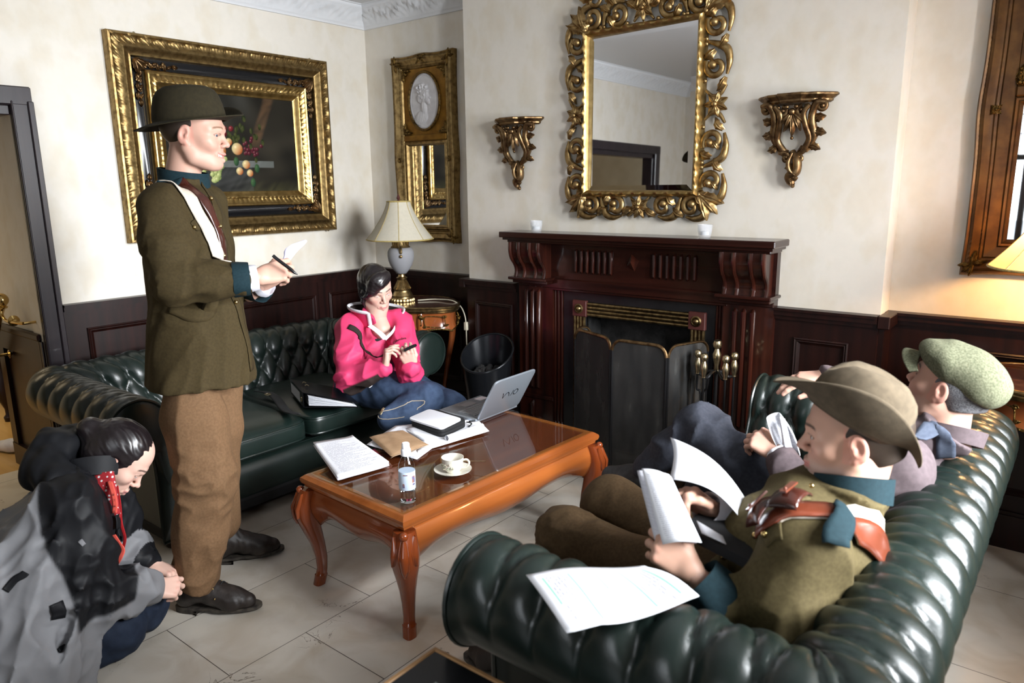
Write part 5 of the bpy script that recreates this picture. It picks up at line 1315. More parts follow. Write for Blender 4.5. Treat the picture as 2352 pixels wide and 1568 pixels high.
    def mesh(s, smooth=1):
        d = s.d; I = d < 0
        c = [I[i:I.shape[0] - 1 + i, j:I.shape[1] - 1 + j, k:I.shape[2] - 1 + k] for i in (0, 1) for j in (0, 1) for k in (0, 1)]
        cnt = sum(x.astype(np.int8) for x in c); act = (cnt > 0) & (cnt < 8)
        idx = np.argwhere(act); vid = np.full(act.shape, -1, dtype=np.int32); vid[tuple(idx.T)] = np.arange(len(idx))
        acc = np.zeros((len(idx), 3)); n = np.zeros(len(idx))
        cor = [(i, j, k) for i in (0, 1) for j in (0, 1) for k in (0, 1)]
        vals = {q: d[idx[:, 0] + q[0], idx[:, 1] + q[1], idx[:, 2] + q[2]] for q in cor}
        for a in cor:
            for ax in range(3):
                if a[ax] == 0:
                    b = list(a); b[ax] = 1; b = tuple(b); va, vb = vals[a], vals[b]; m = (va < 0) != (vb < 0)
                    t = np.where(m, va / np.where(m, va - vb, 1), 0); p = np.repeat(np.array([a], float), len(idx), 0); p[:, ax] += t
                    acc[m] += p[m]; n[m] += 1
        V = s.lo + s.h * (idx + acc / n[:, None])
        Fs = []
        for ax in range(3):
            o1, o2 = (ax + 1) % 3, (ax + 2) % 3
            sa = [slice(None)] * 3; sb = [slice(None)] * 3; sa[ax] = slice(0, -1); sb[ax] = slice(1, None)
            Ia, Ib = I[tuple(sa)], I[tuple(sb)]; e = np.argwhere(Ia != Ib)
            ok = (e[:, o1] > 0) & (e[:, o2] > 0) & (e[:, o1] < d.shape[o1] - 1) & (e[:, o2] < d.shape[o2] - 1); e = e[ok]
            flip = Ib[tuple(e.T)]
            def cell(da, db): q = e.copy(); q[:, o1] += da; q[:, o2] += db; return vid[tuple(q.T)]
            f = np.stack([cell(-1, -1), cell(0, -1), cell(0, 0), cell(-1, 0)], 1); f[flip] = f[flip][:, ::-1]
            Fs.append(f)
        F = np.concatenate(Fs); F = F[(F >= 0).all(1)]
        for _ in range(smooth):
            E = np.concatenate([F[:, [0, 1]], F[:, [1, 2]], F[:, [2, 3]], F[:, [3, 0]]]); S_ = np.zeros_like(V); N_ = np.zeros(len(V))
            np.add.at(S_, E[:, 0], V[E[:, 1]]); np.add.at(S_, E[:, 1], V[E[:, 0]]); np.add.at(N_, E[:, 0], 1); np.add.at(N_, E[:, 1], 1)
            V = .5 * V + .5 * S_ / np.maximum(N_, 1)[:, None]
        return V, F
    def build(s, name, material, parent, colf=None, smooth=1):
        V, F = s.mesh(smooth); return npmesh(name, V, F, material, parent, cols=None if colf is None else colf(V))
def merge(parts):
    """parts: (V,F,C) -> one"""
    Vs, Fs, Cs, o = [], [], [], 0
    for V, F, C in parts: Vs.append(V); Fs.append(F + o); Cs.append(C); o += len(V)
    return np.concatenate(Vs), np.concatenate(Fs), np.concatenate(Cs)
class Frame:
    """local frame: right, forward, up axes at an origin"""
    def __init__(s, o, fwd, up=(0, 0, 1), scale=1.):
        s.o = np.asarray(o, float); f = unit(fwd); u = np.asarray(up, float); r = unit(np.cross(f, u)); s.R = np.stack([r, f, np.cross(r, f)], 1); s.k = scale
    def __call__(s, p): return s.o + s.k * (np.asarray(p, float) @ s.R.T)
    def vec(s, v): return np.asarray(v, float) @ s.R.T
def pitched(F, deg, roll=0):
    """frame turned nose-down by deg (and rolled towards its right)"""
    a = math.radians(deg); R = F.R.copy(); f, u = F.R[:, 1], F.R[:, 2]
    R[:, 1] = f * math.cos(a) - u * math.sin(a); R[:, 2] = f * math.sin(a) + u * math.cos(a)
    b = math.radians(roll); r, u = R[:, 0].copy(), R[:, 2].copy(); R[:, 0] = r * math.cos(b) - u * math.sin(b); R[:, 2] = u * math.cos(b) + r * math.sin(b)
    G = Frame(F.o, (0, 1, 0)); G.R = R; G.k = F.k; return G
SKIN = A3(.53, .315, .24)
def head_mesh(neck, skin=SKIN, fem=False, smile=0., stubble=0., brow=(.05, .03, .02), lip=(.50, .18, .16), h=.0024, eye=1.):
    """head in local frame (x right, y forward, z up, origin between the ears); neck = local point of the neck base"""
    S = SDF((-.105, -.125, -.20), (.105, .14, .14), h)
    w = .94 if fem else 1.
    S.ell((0, -.012, .035), (.0765 * w, .098, .088), .01).ell((0, .035, .035), (.062 * w, .048, .06), .03)
    S.ell((0, .028, -.03), (.061 * w, .056, .074), .03)
    jr = .014 if fem else .0175
    for sx in (-1, 1): S.chain([(sx * .056 * w, -.006, -.045), (sx * .050 * w, .010, -.075), (sx * .026, .058, -.098)], [jr + .004, jr, jr - .002], .03)
    S.ell((0, .040, -.075), (.040 * w, .042, .036), .03).ell((0, .072, -.097), (.021 if fem else .025, .016, .0155), .022)
    for sx in (-1, 1):
        S.ell((sx * .043 * w, .054, -.020), (.023, .024, .020), .025)
        if smile: S.ell((sx * .036, .070, -.035), (.017, .014, .014), .018)
        S.ell((sx * .0325, .098, .003), (.019, .017, .0115), .012, neg=True)
    S.chain([(-.046 * w, .064, .021), (-.018, .0835, .021), (.018, .0835, .021), (.046 * w, .064, .021)], .0085 if fem else .0105, .018)
    nb = .0075 if fem else .0088
    S.cone((0, .080, .016), (0, .1055, -.026), nb, nb + .0005, .014); S.ell((0, .066, -.054), (.034, .0255, .020), .014).ell((0, .1075, -.0300), (.0088, .0095, .0080), .007)
    for sx in (-1, 1):
        S.ell((sx * .0125, .0960, -.0335), (.0066, .0088, .0062), .007); S.ell((sx * .0062, .1010, -.0400), (.0036, .005, .004), .003, neg=True)
        S.ell((sx * .0315, .0745, .002), (.0142, .0135, .0125), .006)
    m = smile; cz = -.0665 + .008 * m; cx = .0235 + .007 * m; cy = .083 - .005 * m
    S.chain([(-cx, cy, cz), (-.009, .0945, -.0615), (0, .0945, -.063), (.009, .0945, -.0615), (cx, cy, cz)], [.0035, .0052, .005, .0052, .0035], .006)
    S.chain([(-cx, cy - .001, cz - .002), (0, .0925, -.0755 - .006 * m), (cx, cy - .001, cz - .002)], [.0035, .0066, .0035], .006)
    S.chain([(-cx - .002, cy + .006, cz), (0, .1015, -.0685 - .003 * m), (cx + .002, cy + .006, cz)], [.0012, .0016 + .0045 * m, .0012], .002, neg=True)
    for sx in (-1, 1):
        S.ell((sx * .0315, .0890, .0015 - .004 * (1 - eye)), (.0130, .010, .0036 * eye if not smile else .003), .002, neg=True)      # eye slit
        th = math.radians(14); rot = np.array([[1, 0, 0], [0, math.cos(th), math.sin(th)], [0, -math.sin(th), math.cos(th)]])
        S.ell((sx * .078 * w, -.010, -.002), (.0075, .0185, .031), .006, rot); S.ell((sx * .0855 * w, -.006, .003), (.0075, .0115, .019), .004, rot, neg=True)
        S.ell((sx * .0795 * w, -.001, -.006), (.004, .005, .007), .004); S.ell((sx * .076 * w, -.002, -.029), (.006, .008, .008), .006)
    nr = .047 if fem else .054
    S.cone((0, -.026, -.04), neck, nr, nr + .004, .016)
    V, F = S.mesh(1)
    x, y, z = V.T; C = np.repeat(np.asarray(skin, float)[None], len(V), 0)
    def mixc(mask, c): C[:] = C * (1 - mask[:, None]) + np.asarray(c, float) * mask[:, None]
    red = np.exp(-(((np.abs(x) - .040) / .024) ** 2 + ((z + .028) / .022) ** 2)) * (y > .02); mixc(red * .28, (.62, .25, .21))
    mixc(np.exp(-((x / .016) ** 2 + ((z + .032) / .013) ** 2)) * (y > .095) * .25, (.62, .24, .19))
    mixc(((np.abs(x) > .068 * w) & (np.abs(y + .008) < .03) & (np.abs(z) < .04)) * .35, (.66, .25, .20))
    if stubble: mixc(np.clip(sstep(-.035, -.07, z) * sstep(-.12, -.10, z) * sstep(-.01, .03, y), 0, 1) * stubble, (.30, .24, .22))
    zl = cz + (-.068 - cz) * np.clip(1 - (np.abs(x) / cx) ** 2, 0, 1); um = sstep(.0095, .006, np.abs(z - zl) * (1 + 0 * x)) * (np.abs(x) < cx) * sstep(cy - .003, cy + .002, y); mixc(um * .85, lip)
    bz = .0245 + .004 * np.clip(1 - ((np.abs(x) - .032) / .02) ** 2, -1, 1); bm = sstep(.0042, .0022, np.abs(z - bz)) * sstep(.008, .013, np.abs(x)) * sstep(.056, .048, np.abs(x)) * (y > .045); mixc(bm * .85, brow)
    ld = np.sqrt(((np.abs(x) - .0315) / .0145) ** 2 + ((z - .0035) / .0052) ** 2); mixc(sstep(.25, .0, np.abs(ld - 1.0)) * (y > .075) * (z > -.001) * .75, (.05, .03, .025))
    return V, F, C
def add_eyes(parent, Fr, gaze=(0, 1, -.1), iris=(.05, .035, .025)):
    g = unit(gaze)
    for sx in (-1, 1):
        n, m = 28, 20; V = []; c = A3(sx * .0315, .0752, .0015); r = .0122
        for i in range(m + 1):
            for j in range(n):
                a = PI * i / m; b = 2 * PI * j / n; V.append((math.sin(a) * math.cos(b), math.sin(a) * math.sin(b), math.cos(a)))
        V = np.array(V); F = np.array([(i * n + j, i * n + (j + 1) % n, (i + 1) * n + (j + 1) % n, (i + 1) * n + j) for i in range(m) for j in range(n)])
        ca = V @ g; C = np.full((len(V), 3), .50); C[ca > .87] = iris; C[ca > .965] = (.004, .004, .004)
        npmesh('eye', Fr(c + V * r), F, 'eyemat', parent, cols=C)
M['eyemat'] = mat('eyeball', (1, 1, 1), .1, attr=True)
M['teeth'] = mat('teeth', (.72, .68, .60), .25)
def add_teeth(parent, Fr):
    m = MB()
    for i in range(8):
        x = (i - 3.5) * .0068; m.box((x - .0031, .0925 - 10 * x * x - .006, -.0715 + 6 * x * x), (x + .0031, .0935 - 10 * x * x, -.0635 + 7 * x * x), bev=.001)
    o = m; o.v = [tuple(Fr(p)) for p in m.v]; o.build('teeth', 'teeth', parent)
def hand_mesh(W, D, N, left=False, curls=None, spread=(8, 2, -4, -10), thumb=None, skin=SKIN, scale=1., fore=.07, h=.0019, fem=False):
    """hand at wrist W, fingers along D, back of the hand towards N. curls: per finger (mcp,pip,dip) degrees"""
    D = unit(D); N = np.asarray(N, float); N = unit(N - D * (N @ D)); T = np.cross(D, N) if left else np.cross(N, D)
    curls = curls or [(25, 30, 20)] * 4
    S = SDF((-.075, -.09, -.10), (.095, .20, .045), h); g = .90 if fem else 1.
    kx = [.030, .010, -.0105, -.029]; ky = [.086, .091, .086, .077]
    for i in range(4): S.cone((kx[i] * .55, .008, 0), (kx[i], ky[i], 0), .0135 * g, .0112 * g, .014)
    S.ell((0, .05, -.005), (.033, .045, .0125), .012)
    S.ell((.024, .032, -.010), (.015, .026, .013), .012)
    S.cone((0, .012, 0), (0, -fore, 0), .0215 * g, .0245 * g, .014)
    tips = []; L_ = [.073, .081, .075, .059]; R_ = [.0090, .0092, .0087, .0076]
    for i in range(4):
        p = A3(kx[i], ky[i], 0); a = 0; sp = math.radians(spread[i])
        r = R_[i] * g; q = [p]
        for j, fr in enumerate((.46, .30, .24)):
            a += math.radians(curls[i][j]); dv = A3(math.sin(sp) * math.cos(a), math.cos(sp) * math.cos(a), -math.sin(a)); q.append(q[-1] + dv * L_[i] * fr)
        S.chain(q, [r * 1.12, r * 1.02, r * .92, r * .78], .0035); tips.append((q[-1], unit(q[-1] - q[-2]), r))
        S.ell(q[0] + A3(0, 0, .004), (r * .9, r, r * .7), .005); S.ell(q[1] + A3(0, 0, .002), (r * 1.0, r * .9, r * .95), .004)
    th = thumb or [(.020, .020, -.008), (.046, .048, -.018), (.060, .078, -.026), (.064, .103, -.032)]
    S.chain(th, [.0145 * g, .0120 * g, .0100 * g, .0082 * g], .006); tips.append((A3(*th[-1]), unit(A3(*th[-1]) - A3(*th[-2])), .009))
    V, F = S.mesh(1); C = np.repeat(np.asarray(skin, float)[None], len(V), 0)
    for t_, d_, r_ in tips:
        dist = np.linalg.norm(V - t_, axis=1); mk = sstep(.024, .008, dist); C = C * (1 - .22 * mk[:, None]) + A3(.62, .27, .22) * .22 * mk[:, None]
        nail = sstep(.0045, .0030, np.linalg.norm((V - (t_ - d_ * .001)) * A3(1, 1, .6) - A3(0, 0, r_ * .45), axis=1)); C = C * (1 - .5 * nail[:, None]) + A3(.74, .50, .44) * .5 * nail[:, None]
    for i in range(4): C *= 1 - .10 * sstep(.012, .004, np.linalg.norm(V - A3(kx[i], ky[i], .011), axis=1))[:, None] * A3(0, 1, 1)
    P = np.asarray(W, float) + scale * (V[:, :1] * T + V[:, 1:2] * D + V[:, 2:] * N)
    if left: F = F[:, ::-1]
    return P, F, C
def body_coarse(chains, skin=SKIN):
    """inner torso and limbs under the clothes: list of (points, radii)"""
    allp = np.concatenate([np.asarray(c[0], float) for c in chains]); S = SDF(allp.min(0) - .2, allp.max(0) + .2, .016)
    for p, r in chains: S.chain([A3(*q) for q in p], r, .04)
    V, F = S.mesh(1); return V, F, np.repeat(np.asarray(skin, float)[None], len(V), 0)
from mathutils.bvhtree import BVHTree
def bvh(objs):
    v, f = [], []
    for o in objs:
        n = len(v); w = wloc(o); v += [q.co + w for q in o.data.vertices]; f += [tuple(i + n for i in p.vertices) for p in o.data.polygons]
    return BVHTree.FromPolygons(v, f)
def ribbon(name, pts, width, material, parent, tree=None, off=.003, thick=.003, side=None, n=8, nw=4):
    """flat strap laid on a surface: points snapped to the tree, width across; side overrides the across direction"""
    C_ = bez(pts, n); nm = []; 
    if tree is not None:
        q = []
        for p in C_:
            r = tree.find_nearest(p); q.append(r[0] + r[1] * off); nm.append(r[1])
        C_ = q
        for _ in range(3): C_ = [C_[0]] + [(C_[i - 1] + 2 * C_[i] + C_[i + 1]) / 4 for i in range(1, len(C_) - 1)] + [C_[-1]]
    rows = []
    for i, p in enumerate(C_):
        t = (C_[min(i + 1, len(C_) - 1)] - C_[max(i - 1, 0)]).normalized()
        b = Vector(side).normalized() if side is not None else t.cross(nm[i] if nm else Vector((0, 0, 1))).normalized()
        row = []
        for j in range(nw + 1):
            x = p + b * width * (j / nw - .5)
            if tree is not None:
                r = tree.find_nearest(x)
                if (r[0] - x).length < width * .7: x = x.lerp(r[0] + r[1] * off, .85)
            row.append(x)
        rows.append(row)
    k = nw + 1; vs = [p for r in rows for p in r]; fs = [(i * k + j, (i + 1) * k + j, (i + 1) * k + j + 1, i * k + j + 1) for i in range(len(rows) - 1) for j in range(nw)]
    return MB().add(vs, fs).build(name, material, parent, auto=None, solid=thick)
def cloth(name, c1, c2=None, scale=120, rough=.85, bump=(400, .25, .001), sheen=.0, attr=False):
    return mat(name, c1, rough, col2=c2 or tuple(v * .8 for v in c1), scale=scale, bump=bump, sheen=sheen, attr=attr, spec=.25)
M['olive'] = cloth('olive wool serge', (.046, .032, .0115), (.035, .024, .0085))
M['olivelight'] = cloth('khaki olive serge', (.080, .062, .026), (.062, .047, .019))
M['brownwool'] = cloth('brown wool trousers', (.150, .084, .042), (.118, .066, .032))
M['darkbrownwool'] = cloth('dark brown wool trousers', (.072, .044, .020), (.054, .032, .014))
M['teal'] = cloth('dark teal facing cloth', (.008, .024, .031), (.0055, .018, .024))
M['webbing'] = cloth('off white webbing', (.62, .55, .47), (.54, .47, .39), 90)
M['shirt'] = cloth('white shirt cotton', (.78, .78, .84), (.72, .72, .80), 60)
M['tanleather'] = mat('tan red leather', (.155, .036, .017), .30, col2=(.105, .024, .011), scale=9, coat=.3)
M['oxleather'] = mat('dark oxblood leather', (.055, .013, .008), .26, col2=(.032, .008, .005), scale=12, coat=.4)
M['bootleather'] = mat('worn dark brown boot leather', (.017, .012, .010), .42, col2=(.050, .038, .030), scale=16, bump=(70, .4, .003), lo=.5, hi=.8, rough2=.6)
M['sole'] = mat('scuffed boot sole', (.020, .016, .013), .7, col2=(.07, .058, .045), scale=40)
M['felt'] = cloth('dark olive felt', (.026, .021, .010), (.020, .016, .008), 80, .95, (300, .3, .001), .0)
M['felttan'] = cloth('taupe felt', (.098, .076, .050), (.076, .059, .039), 60, .95, (300, .3, .001), .0)
M['button'] = mat('brass uniform button', (.50, .36, .15), .25, 1.)
def boot(parent, heel, toe, ankle_top, name='boot', L=None, mt='bootleather', lace=True):
    """laced ankle boot standing on z: heel and toe are the sole ends on the ground"""
    heel, toe = A3(*heel), A3(*toe); f = unit((toe - heel) * A3(1, 1, 0)); r = A3(f[1], -f[0], 0); L = np.linalg.norm((toe - heel)[:2]) ; z0 = heel[2]; u = A3(0, 0, 1)
    P = lambda a, b, c: heel + f * a * L + r * b + u * c
    S = SDF(np.minimum(heel, toe) - A3(.09, .09, .01), np.maximum(heel, toe) + A3(.09, .09, .24), .0038)
    S.chain([P(.12, 0, .055), P(.20, 0, .085), P(.36, .002, .088), P(.50, .003, .066), P(.68, .006, .045), P(.86, .004, .038)], [.038, .042, .038, .040, .043, .032], .03)
    S.cone(P(.70, .014, .030), P(.70, -.010, .030), .032, .032, .02); S.chain([P(.22, 0, .09), P(.20, 0, .20)], [.042, .045], .03)
    S.cut(P(0, 0, .022), (0, 0, -1)); S.cut(P(0, 0, .185), (0, 0, 1)); S.wrinkle(.0016, 90, 4)
    b = S.build(name, mt, parent)
    n = 40; ring = []
    for i in range(n):
        a = 2 * PI * i / n; x = .5 + .53 * math.cos(a); w = .040 * (abs(math.sin(a)) ** .8) * (1.18 if math.cos(a) > 0 else .95) * (1 - .12 * math.exp(-((x - .42) / .15) ** 2)); ring.append((x, math.copysign(w, math.sin(a))))
    m = MB(); m.loft([[P(x, w, z) for x, w in ring] for z in (.012, .024)]); hr = [(min(x, .27), w) for x, w in ring]
    m.loft([[P(x, w * .98, z) for x, w in hr] for z in (.0, .013)]); m.build('boot_sole', 'sole', b, auto=50)
    tr_ = bvh([b])
    if lace:
        lc = MB(); ey = MB()
        for k in range(5):
            x = .34 + .052 * k; zt = .15 - .020 * k
            pts = []
            for s_ in (-1, 1):
                q = tr_.find_nearest(Vector(P(x - .02 * (s_ > 0), s_ * .022, zt))); p = q[0] + q[1] * .002; pts.append(p); ey.ball(p + q[1] * .0005, .0036, 8, 5)
            mid = tr_.find_nearest(Vector(P(x, 0, zt + .03))); lc.tube(bez([pts[0], mid[0] + mid[1] * .003, pts[1]], 6), .0026, 6)
        lc.build('laces', 'blackmatte', b); ey.build('eyelets', 'button', b)
    return b

# ================================================================= PERSON 1: standing man in olive tunic
def sleeve(S, sh, el, wr, r, k=.03):
    mid = (A3(*sh) + A3(*el)) / 2; m2 = (A3(*el) + A3(*wr)) / 2
    S.chain([A3(*sh), mid, A3(*el), m2, A3(*wr)], r, k)
def cuffband(name, a, b, r0, r1, m, parent, n=24):
    a, b = Vector(a), Vector(b); d = (b - a).normalized(); x = d.orthogonal().normalized(); y = d.cross(x)
    rg = lambda c, r: [c + (x * math.cos(2 * PI * i / n) + y * math.sin(2 * PI * i / n)) * r * (1 + .03 * math.sin(i * 1.7)) for i in range(n)]
    return MB().loft([rg(a, r0 * .9), rg(a, r0), rg(a + d * .004, r0 * 1.02), rg(b - d * .004, r1 * 1.02), rg(b, r1), rg(b - d * .006, r1 * .93), rg(a + d * .01, r0 * .85)]).build(name, m, parent, auto=50)
def collarband(name, c, up, fwd, ra, rb, h, m, parent, flare=.0, gap=.0, thick=.006, rise=.0):
    """standing collar: ellipse ra (side) x rb (front-back), open by gap (radians) at the front"""
    Fr = Frame(c, fwd, up); n = 48; ins, outs = [], []
    for i in range(n + 1):
        a = PI / 2 + gap / 2 + (2 * PI - gap) * i / n; cs, sn = math.cos(a), math.sin(a); hh = h + rise * sn
        outs.append([Fr((ra * cs, rb * sn, 0)), Fr(((ra + flare) * cs, (rb + flare) * sn, hh))]); ins.append([Fr(((ra - thick) * cs, (rb - thick) * sn, 0)), Fr(((ra + flare - thick) * cs, (rb + flare - thick) * sn, hh))])
    rows = [[o[0], o[1], i_[1], i_[0]] for o, i_ in zip(outs, ins)]
    return MB().loft(rows, True, True).build(name, m, parent, auto=60)
def hatmesh(name, Fr, m, parent, crown, brimw, zfun, z0=.045, ra=.090, rb=.112, cy=-.008, pinch=None, thick=.0035, wfun=None):
    """felt hat in head frame: crown = (scale, height) list; zfun(angle, t) brim lift; wfun(angle) brim width factor"""
    n = 96; rows = []
    for i in range(n):
        a = 2 * PI * i / n; row = []; bw = brimw * (wfun(a) if wfun else 1)
        for j in range(13, 0, -1):
            t = j / 13; zz, kk = zfun(a, t); row.append((((ra + bw * t * kk) * math.cos(a)), cy + (rb + bw * t * kk) * math.sin(a), z0 + zz))
        for sc, h in crown:
            x, y, z = ra * sc * math.cos(a), rb * sc * math.sin(a), z0 + h
            if pinch: x, y, z = pinch(x, y, z)
            row.append((x, cy + y, z))
        rows.append([Fr(p) for p in row])
    k = len(rows[0]); V = np.array(rows).reshape(-1, 3)
    F = np.array([(i * k + j, ((i + 1) % n) * k + j, ((i + 1) % n) * k + j + 1, i * k + j + 1) for i in range(n) for j in range(k - 1)])
    o = npmesh(name, V, F, m, parent); md = o.modifiers.new('thickness', 'SOLIDIFY'); md.thickness = thick; md.offset = 1
    return o
def person(name_label, loc): return thing('person', name_label, 'person', loc)
def bodymesh(parent, parts):
    V, F, C = merge(parts); return npmesh('body', V, F, 'skin', parent, cols=C)

def man_standing():
    t = person('man standing in olive tunic, brown trousers and felt hat, holding a pen', (-2.55, 1.385, 0))
    BF, BR = A3(.6, .8, 0), A3(.8, -.6, 0)
    H = pitched(Frame((-2.559,1.412,1.742), (.735, .678, 0), scale=1.04), 4, 3)
    sh, el, wr = A3(-2.505,1.244,1.495), A3(-2.412,1.210,1.243), A3(-2.277,1.437,1.248)
    sl, ell_, wl = A3(-2.725,1.514,1.496), A3(-2.675,1.520,1.182), A3(-2.394,1.529,1.206)
    pel = A3(-2.563,1.350,0.856); chest = A3(-2.604,1.371,1.388); neck = A3(-2.604,1.381,1.568)
    # body: head, two hands, inner torso and limbs
    nl = (H.R.T @ (A3(-2.607,1.374,1.574) - H.o)) / H.k
    hv, hf, hc = head_mesh(nl, smile=.9, stubble=.12, brow=(.16, .09, .05))
    rh = hand_mesh(wr, A3(-2.233,1.545,1.275) - A3(-2.277,1.437,1.248), A3(.75, -.62, .55), curls=[(30, 42, 20), (42, 45, 25), (58, 50, 30), (66, 52, 30)], thumb=[(.018, .022, -.010), (.030, .056, -.030), (.026, .084, -.040), (.016, .106, -.042)], scale=1.06)
    lh = hand_mesh(wl, A3(-2.302,1.570,1.282) - A3(-2.394,1.529,1.206), A3(-.55, .65, .2), left=True, curls=[(40, 45, 25)] * 4, scale=1.02, thumb=[(.018, .022, -.010), (.026, .056, -.030), (.016, .084, -.042), (.004, .10, -.044)])
    bc = body_coarse([((pel + A3(0, 0, .12), chest, neck), (.08, .09, .05)), ((sh, el, wr), (.05, .045, .03)), ((sl, ell_, wl), (.05, .045, .03)), ((A3(-2.489,1.261,0.789), A3(-2.436,1.256,0.519), A3(-2.473,1.197,0.124)), (.06, .05, .04)), ((A3(-2.564,1.409,0.739), A3(-2.603,1.381,0.508), A3(-2.591,1.390,0.222)), (.04, .04, .035))])
    b = bodymesh(t, [(H(hv), hf, hc), rh, lh, bc]); add_eyes(b, H, (.25, 1, -.12), (.10, .13, .16)); add_teeth(b, H)
    # tunic
    S = SDF(np.minimum(pel, sl) - A3(.42, .42, .20), np.maximum(neck, wr) + A3(.36, .36, .12), .0055)
    S.loft([((-2.563,1.349,0.860), .222, .190, BR), ((-2.569,1.360,1.004), .205, .172, BR), ((-2.583,1.362,1.150), .172, .150, BR), ((-2.592,1.368,1.293), .182, .150, BR), ((-2.602,1.375,1.419), .190, .140, BR), ((-2.604,1.378,1.509), .175, .115, BR), ((-2.605,1.381,1.562), .095, .075, BR)], .02)
    sleeve(S, sh, el, A3(-2.305,1.381,1.244), [.084, .082, .071, .064, .056], .035)
    sleeve(S, sl, ell_, A3(-2.464,1.522,1.197), [.082, .078, .068, .060, .052], .035)
    S.chain([A3(-2.473,1.386,1.108), A3(-2.460,1.391,0.896)], .07, .06)
    S.wrinkle(.0075, 34, 3, el, .20, unit(wr - el), True); S.wrinkle(.004, 14, 5); S.wrinkle(.0035, 26, 8, None, None, (.3, .3, 1), True)
    S.cut(A3(-2.562,1.348,0.853), (-.03, -.02, -1)); S.cut(H((0, 0, -.135)), (0, 0, 1)) if False else None
    jk = S.build('tunic', 'olive', t)
    tr = bvh([jk]); Vv = lambda p: Vector(p)
    cuffband('cuff', (-2.317,1.365,1.245), (-2.290,1.413,1.245), .060, .056, 'teal', t); cuffband('shirt_cuff', (-2.293,1.407,1.245), (-2.277,1.437,1.248), .046, .043, 'shirt', t)
    cuffband('cuff', (-2.475,1.519,1.195), (-2.390,1.526,1.187), .055, .050, 'teal', t); cuffband('shirt_cuff', (-2.405,1.530,1.195), (-2.378,1.535,1.207), .042, .040, 'shirt', t)
    collarband('collar', neck + A3(0, 0, -.012), H((0, -.03, 0)) - neck, BF, .083, .088, .062, 'teal', t, flare=-.002, gap=.5, rise=-.012)
    ribbon('shoulder_strap', [(-2.538,1.250,1.562), (-2.546,1.293,1.601), (-2.559,1.329,1.631)], .055, 'teal', t, tr, .006, .004)
    # white webbing sling from the right shoulder across the chest and down the back
    ribbon('webbing_sling', [(-2.791,1.279,1.355), (-2.767,1.254,1.484), (-2.669,1.253,1.576), (-2.585,1.262,1.601), (-2.510,1.278,1.585), (-2.454,1.306,1.522), (-2.403,1.346,1.425), (-2.379,1.379,1.334), (-2.377,1.406,1.283)], .045, 'webbing', t, tr, .008, .003)
    ribbon('leather_sling', [(-2.555,1.313,1.607), (-2.484,1.340,1.543), (-2.440,1.380,1.468), (-2.406,1.408,1.376), (-2.389,1.423,1.284)], .038, 'oxleather', t, tr, .006, .003)
    ribbon('webbing_tail', [(-2.783,1.305,1.140), (-2.789,1.298,1.081), (-2.797,1.288,1.023)], .03, 'webbing', t, tr, .006, .003)
    for nm, pts, w in (('chest_pocket_flap', [(-2.450,1.285,1.439), (-2.422,1.307,1.433), (-2.395,1.331,1.444)], .045), ('skirt_pocket_flap', [(-2.489,1.229,1.151), (-2.417,1.266,1.125), (-2.359,1.315,1.135)], .05)):
        ribbon(nm, pts, w, 'olive', t, tr, .003, .003)
    ribbon('front_placket', [(-2.520,1.425,1.576), (-2.452,1.426,1.481), (-2.407,1.429,1.360), (-2.395,1.431,1.236), (-2.395,1.440,1.076), (-2.381,1.454,0.895)], .04, 'olive', t, tr, .003, .003)
    for q in ((-2.458,1.407,1.524), (-2.414,1.415,1.425), (-2.380,1.414,1.323), (-2.382,1.421,1.159)):
        r = tr.find_nearest(Vector(q)); MB().ball(r[0] + r[1] * .007, .008, 10, 6).build('button', 'button', t)
    r = tr.find_nearest(Vector((-2.377,1.317,1.439))); MB().ball(r[0] + r[1] * .005, .007, 10, 6).build('button', 'button', t)
    # trousers
    S = SDF(A3(-3.0, .95, .04), A3(-2.2, 1.8, 1.05), .006)
    S.chain([A3(-2.501,1.276,0.930), A3(-2.478,1.263,0.742), A3(-2.443,1.256,0.518), A3(-2.460,1.227,0.318), A3(-2.478,1.197,0.140)], [.085, .108, .108, .098, .086], .03)
    S.chain([A3(-2.564,1.437,0.889), A3(-2.579,1.400,0.651), A3(-2.601,1.379,0.473), A3(-2.604,1.387,0.248)], [.08, .092, .090, .078], .03)
    S.wrinkle(.010, 22, 12, A3(-2.476,1.190,0.206), .24, None, True); S.wrinkle(.005, 13, 2, None, None, (0, 0, 1), True); S.wrinkle(.008, 24, 7, A3(-2.400,1.232,0.520), .22, None, True)
    S.cut(A3(-2.474,1.192,0.108), (-.25, -.3, -1))
    S.build('trousers', 'brownwool', t)
    b1 = boot(t, (-2.545, 1.155, 0), (-2.305, 1.345, 0), None); b2 = boot(t, (-2.765, 1.425, 0), (-2.625, 1.665, 0), None, lace=False)
    # hat and hair
    def zf(a, q):
        s, c = math.sin(a), math.cos(a)          # s: front, c: right
        lift = -.020 * q * (s < 0) * abs(s) - .010 * q * max(c, 0) + .012 * q * max(s, 0)
        up = max(0, -c) ** 1.5 * max(0, s + .55)
        return lift + .055 * up * q ** 1.4, 1 - .25 * up * q
    hatmesh('felt_hat', pitched(H, -7, -2), 'felt', t, [(1.0, .0), (1.005, .010), (.985, .030), (.945, .055), (.885, .080), (.78, .100), (.62, .112), (.40, .118), (.2, .120), (.0, .1205)], .062, zf, z0=.040, ra=.095, rb=.117, pinch=lambda x, y, z: (x, y, z - .010 * math.exp(-((x / .03) ** 2 + (y / .06) ** 2))))
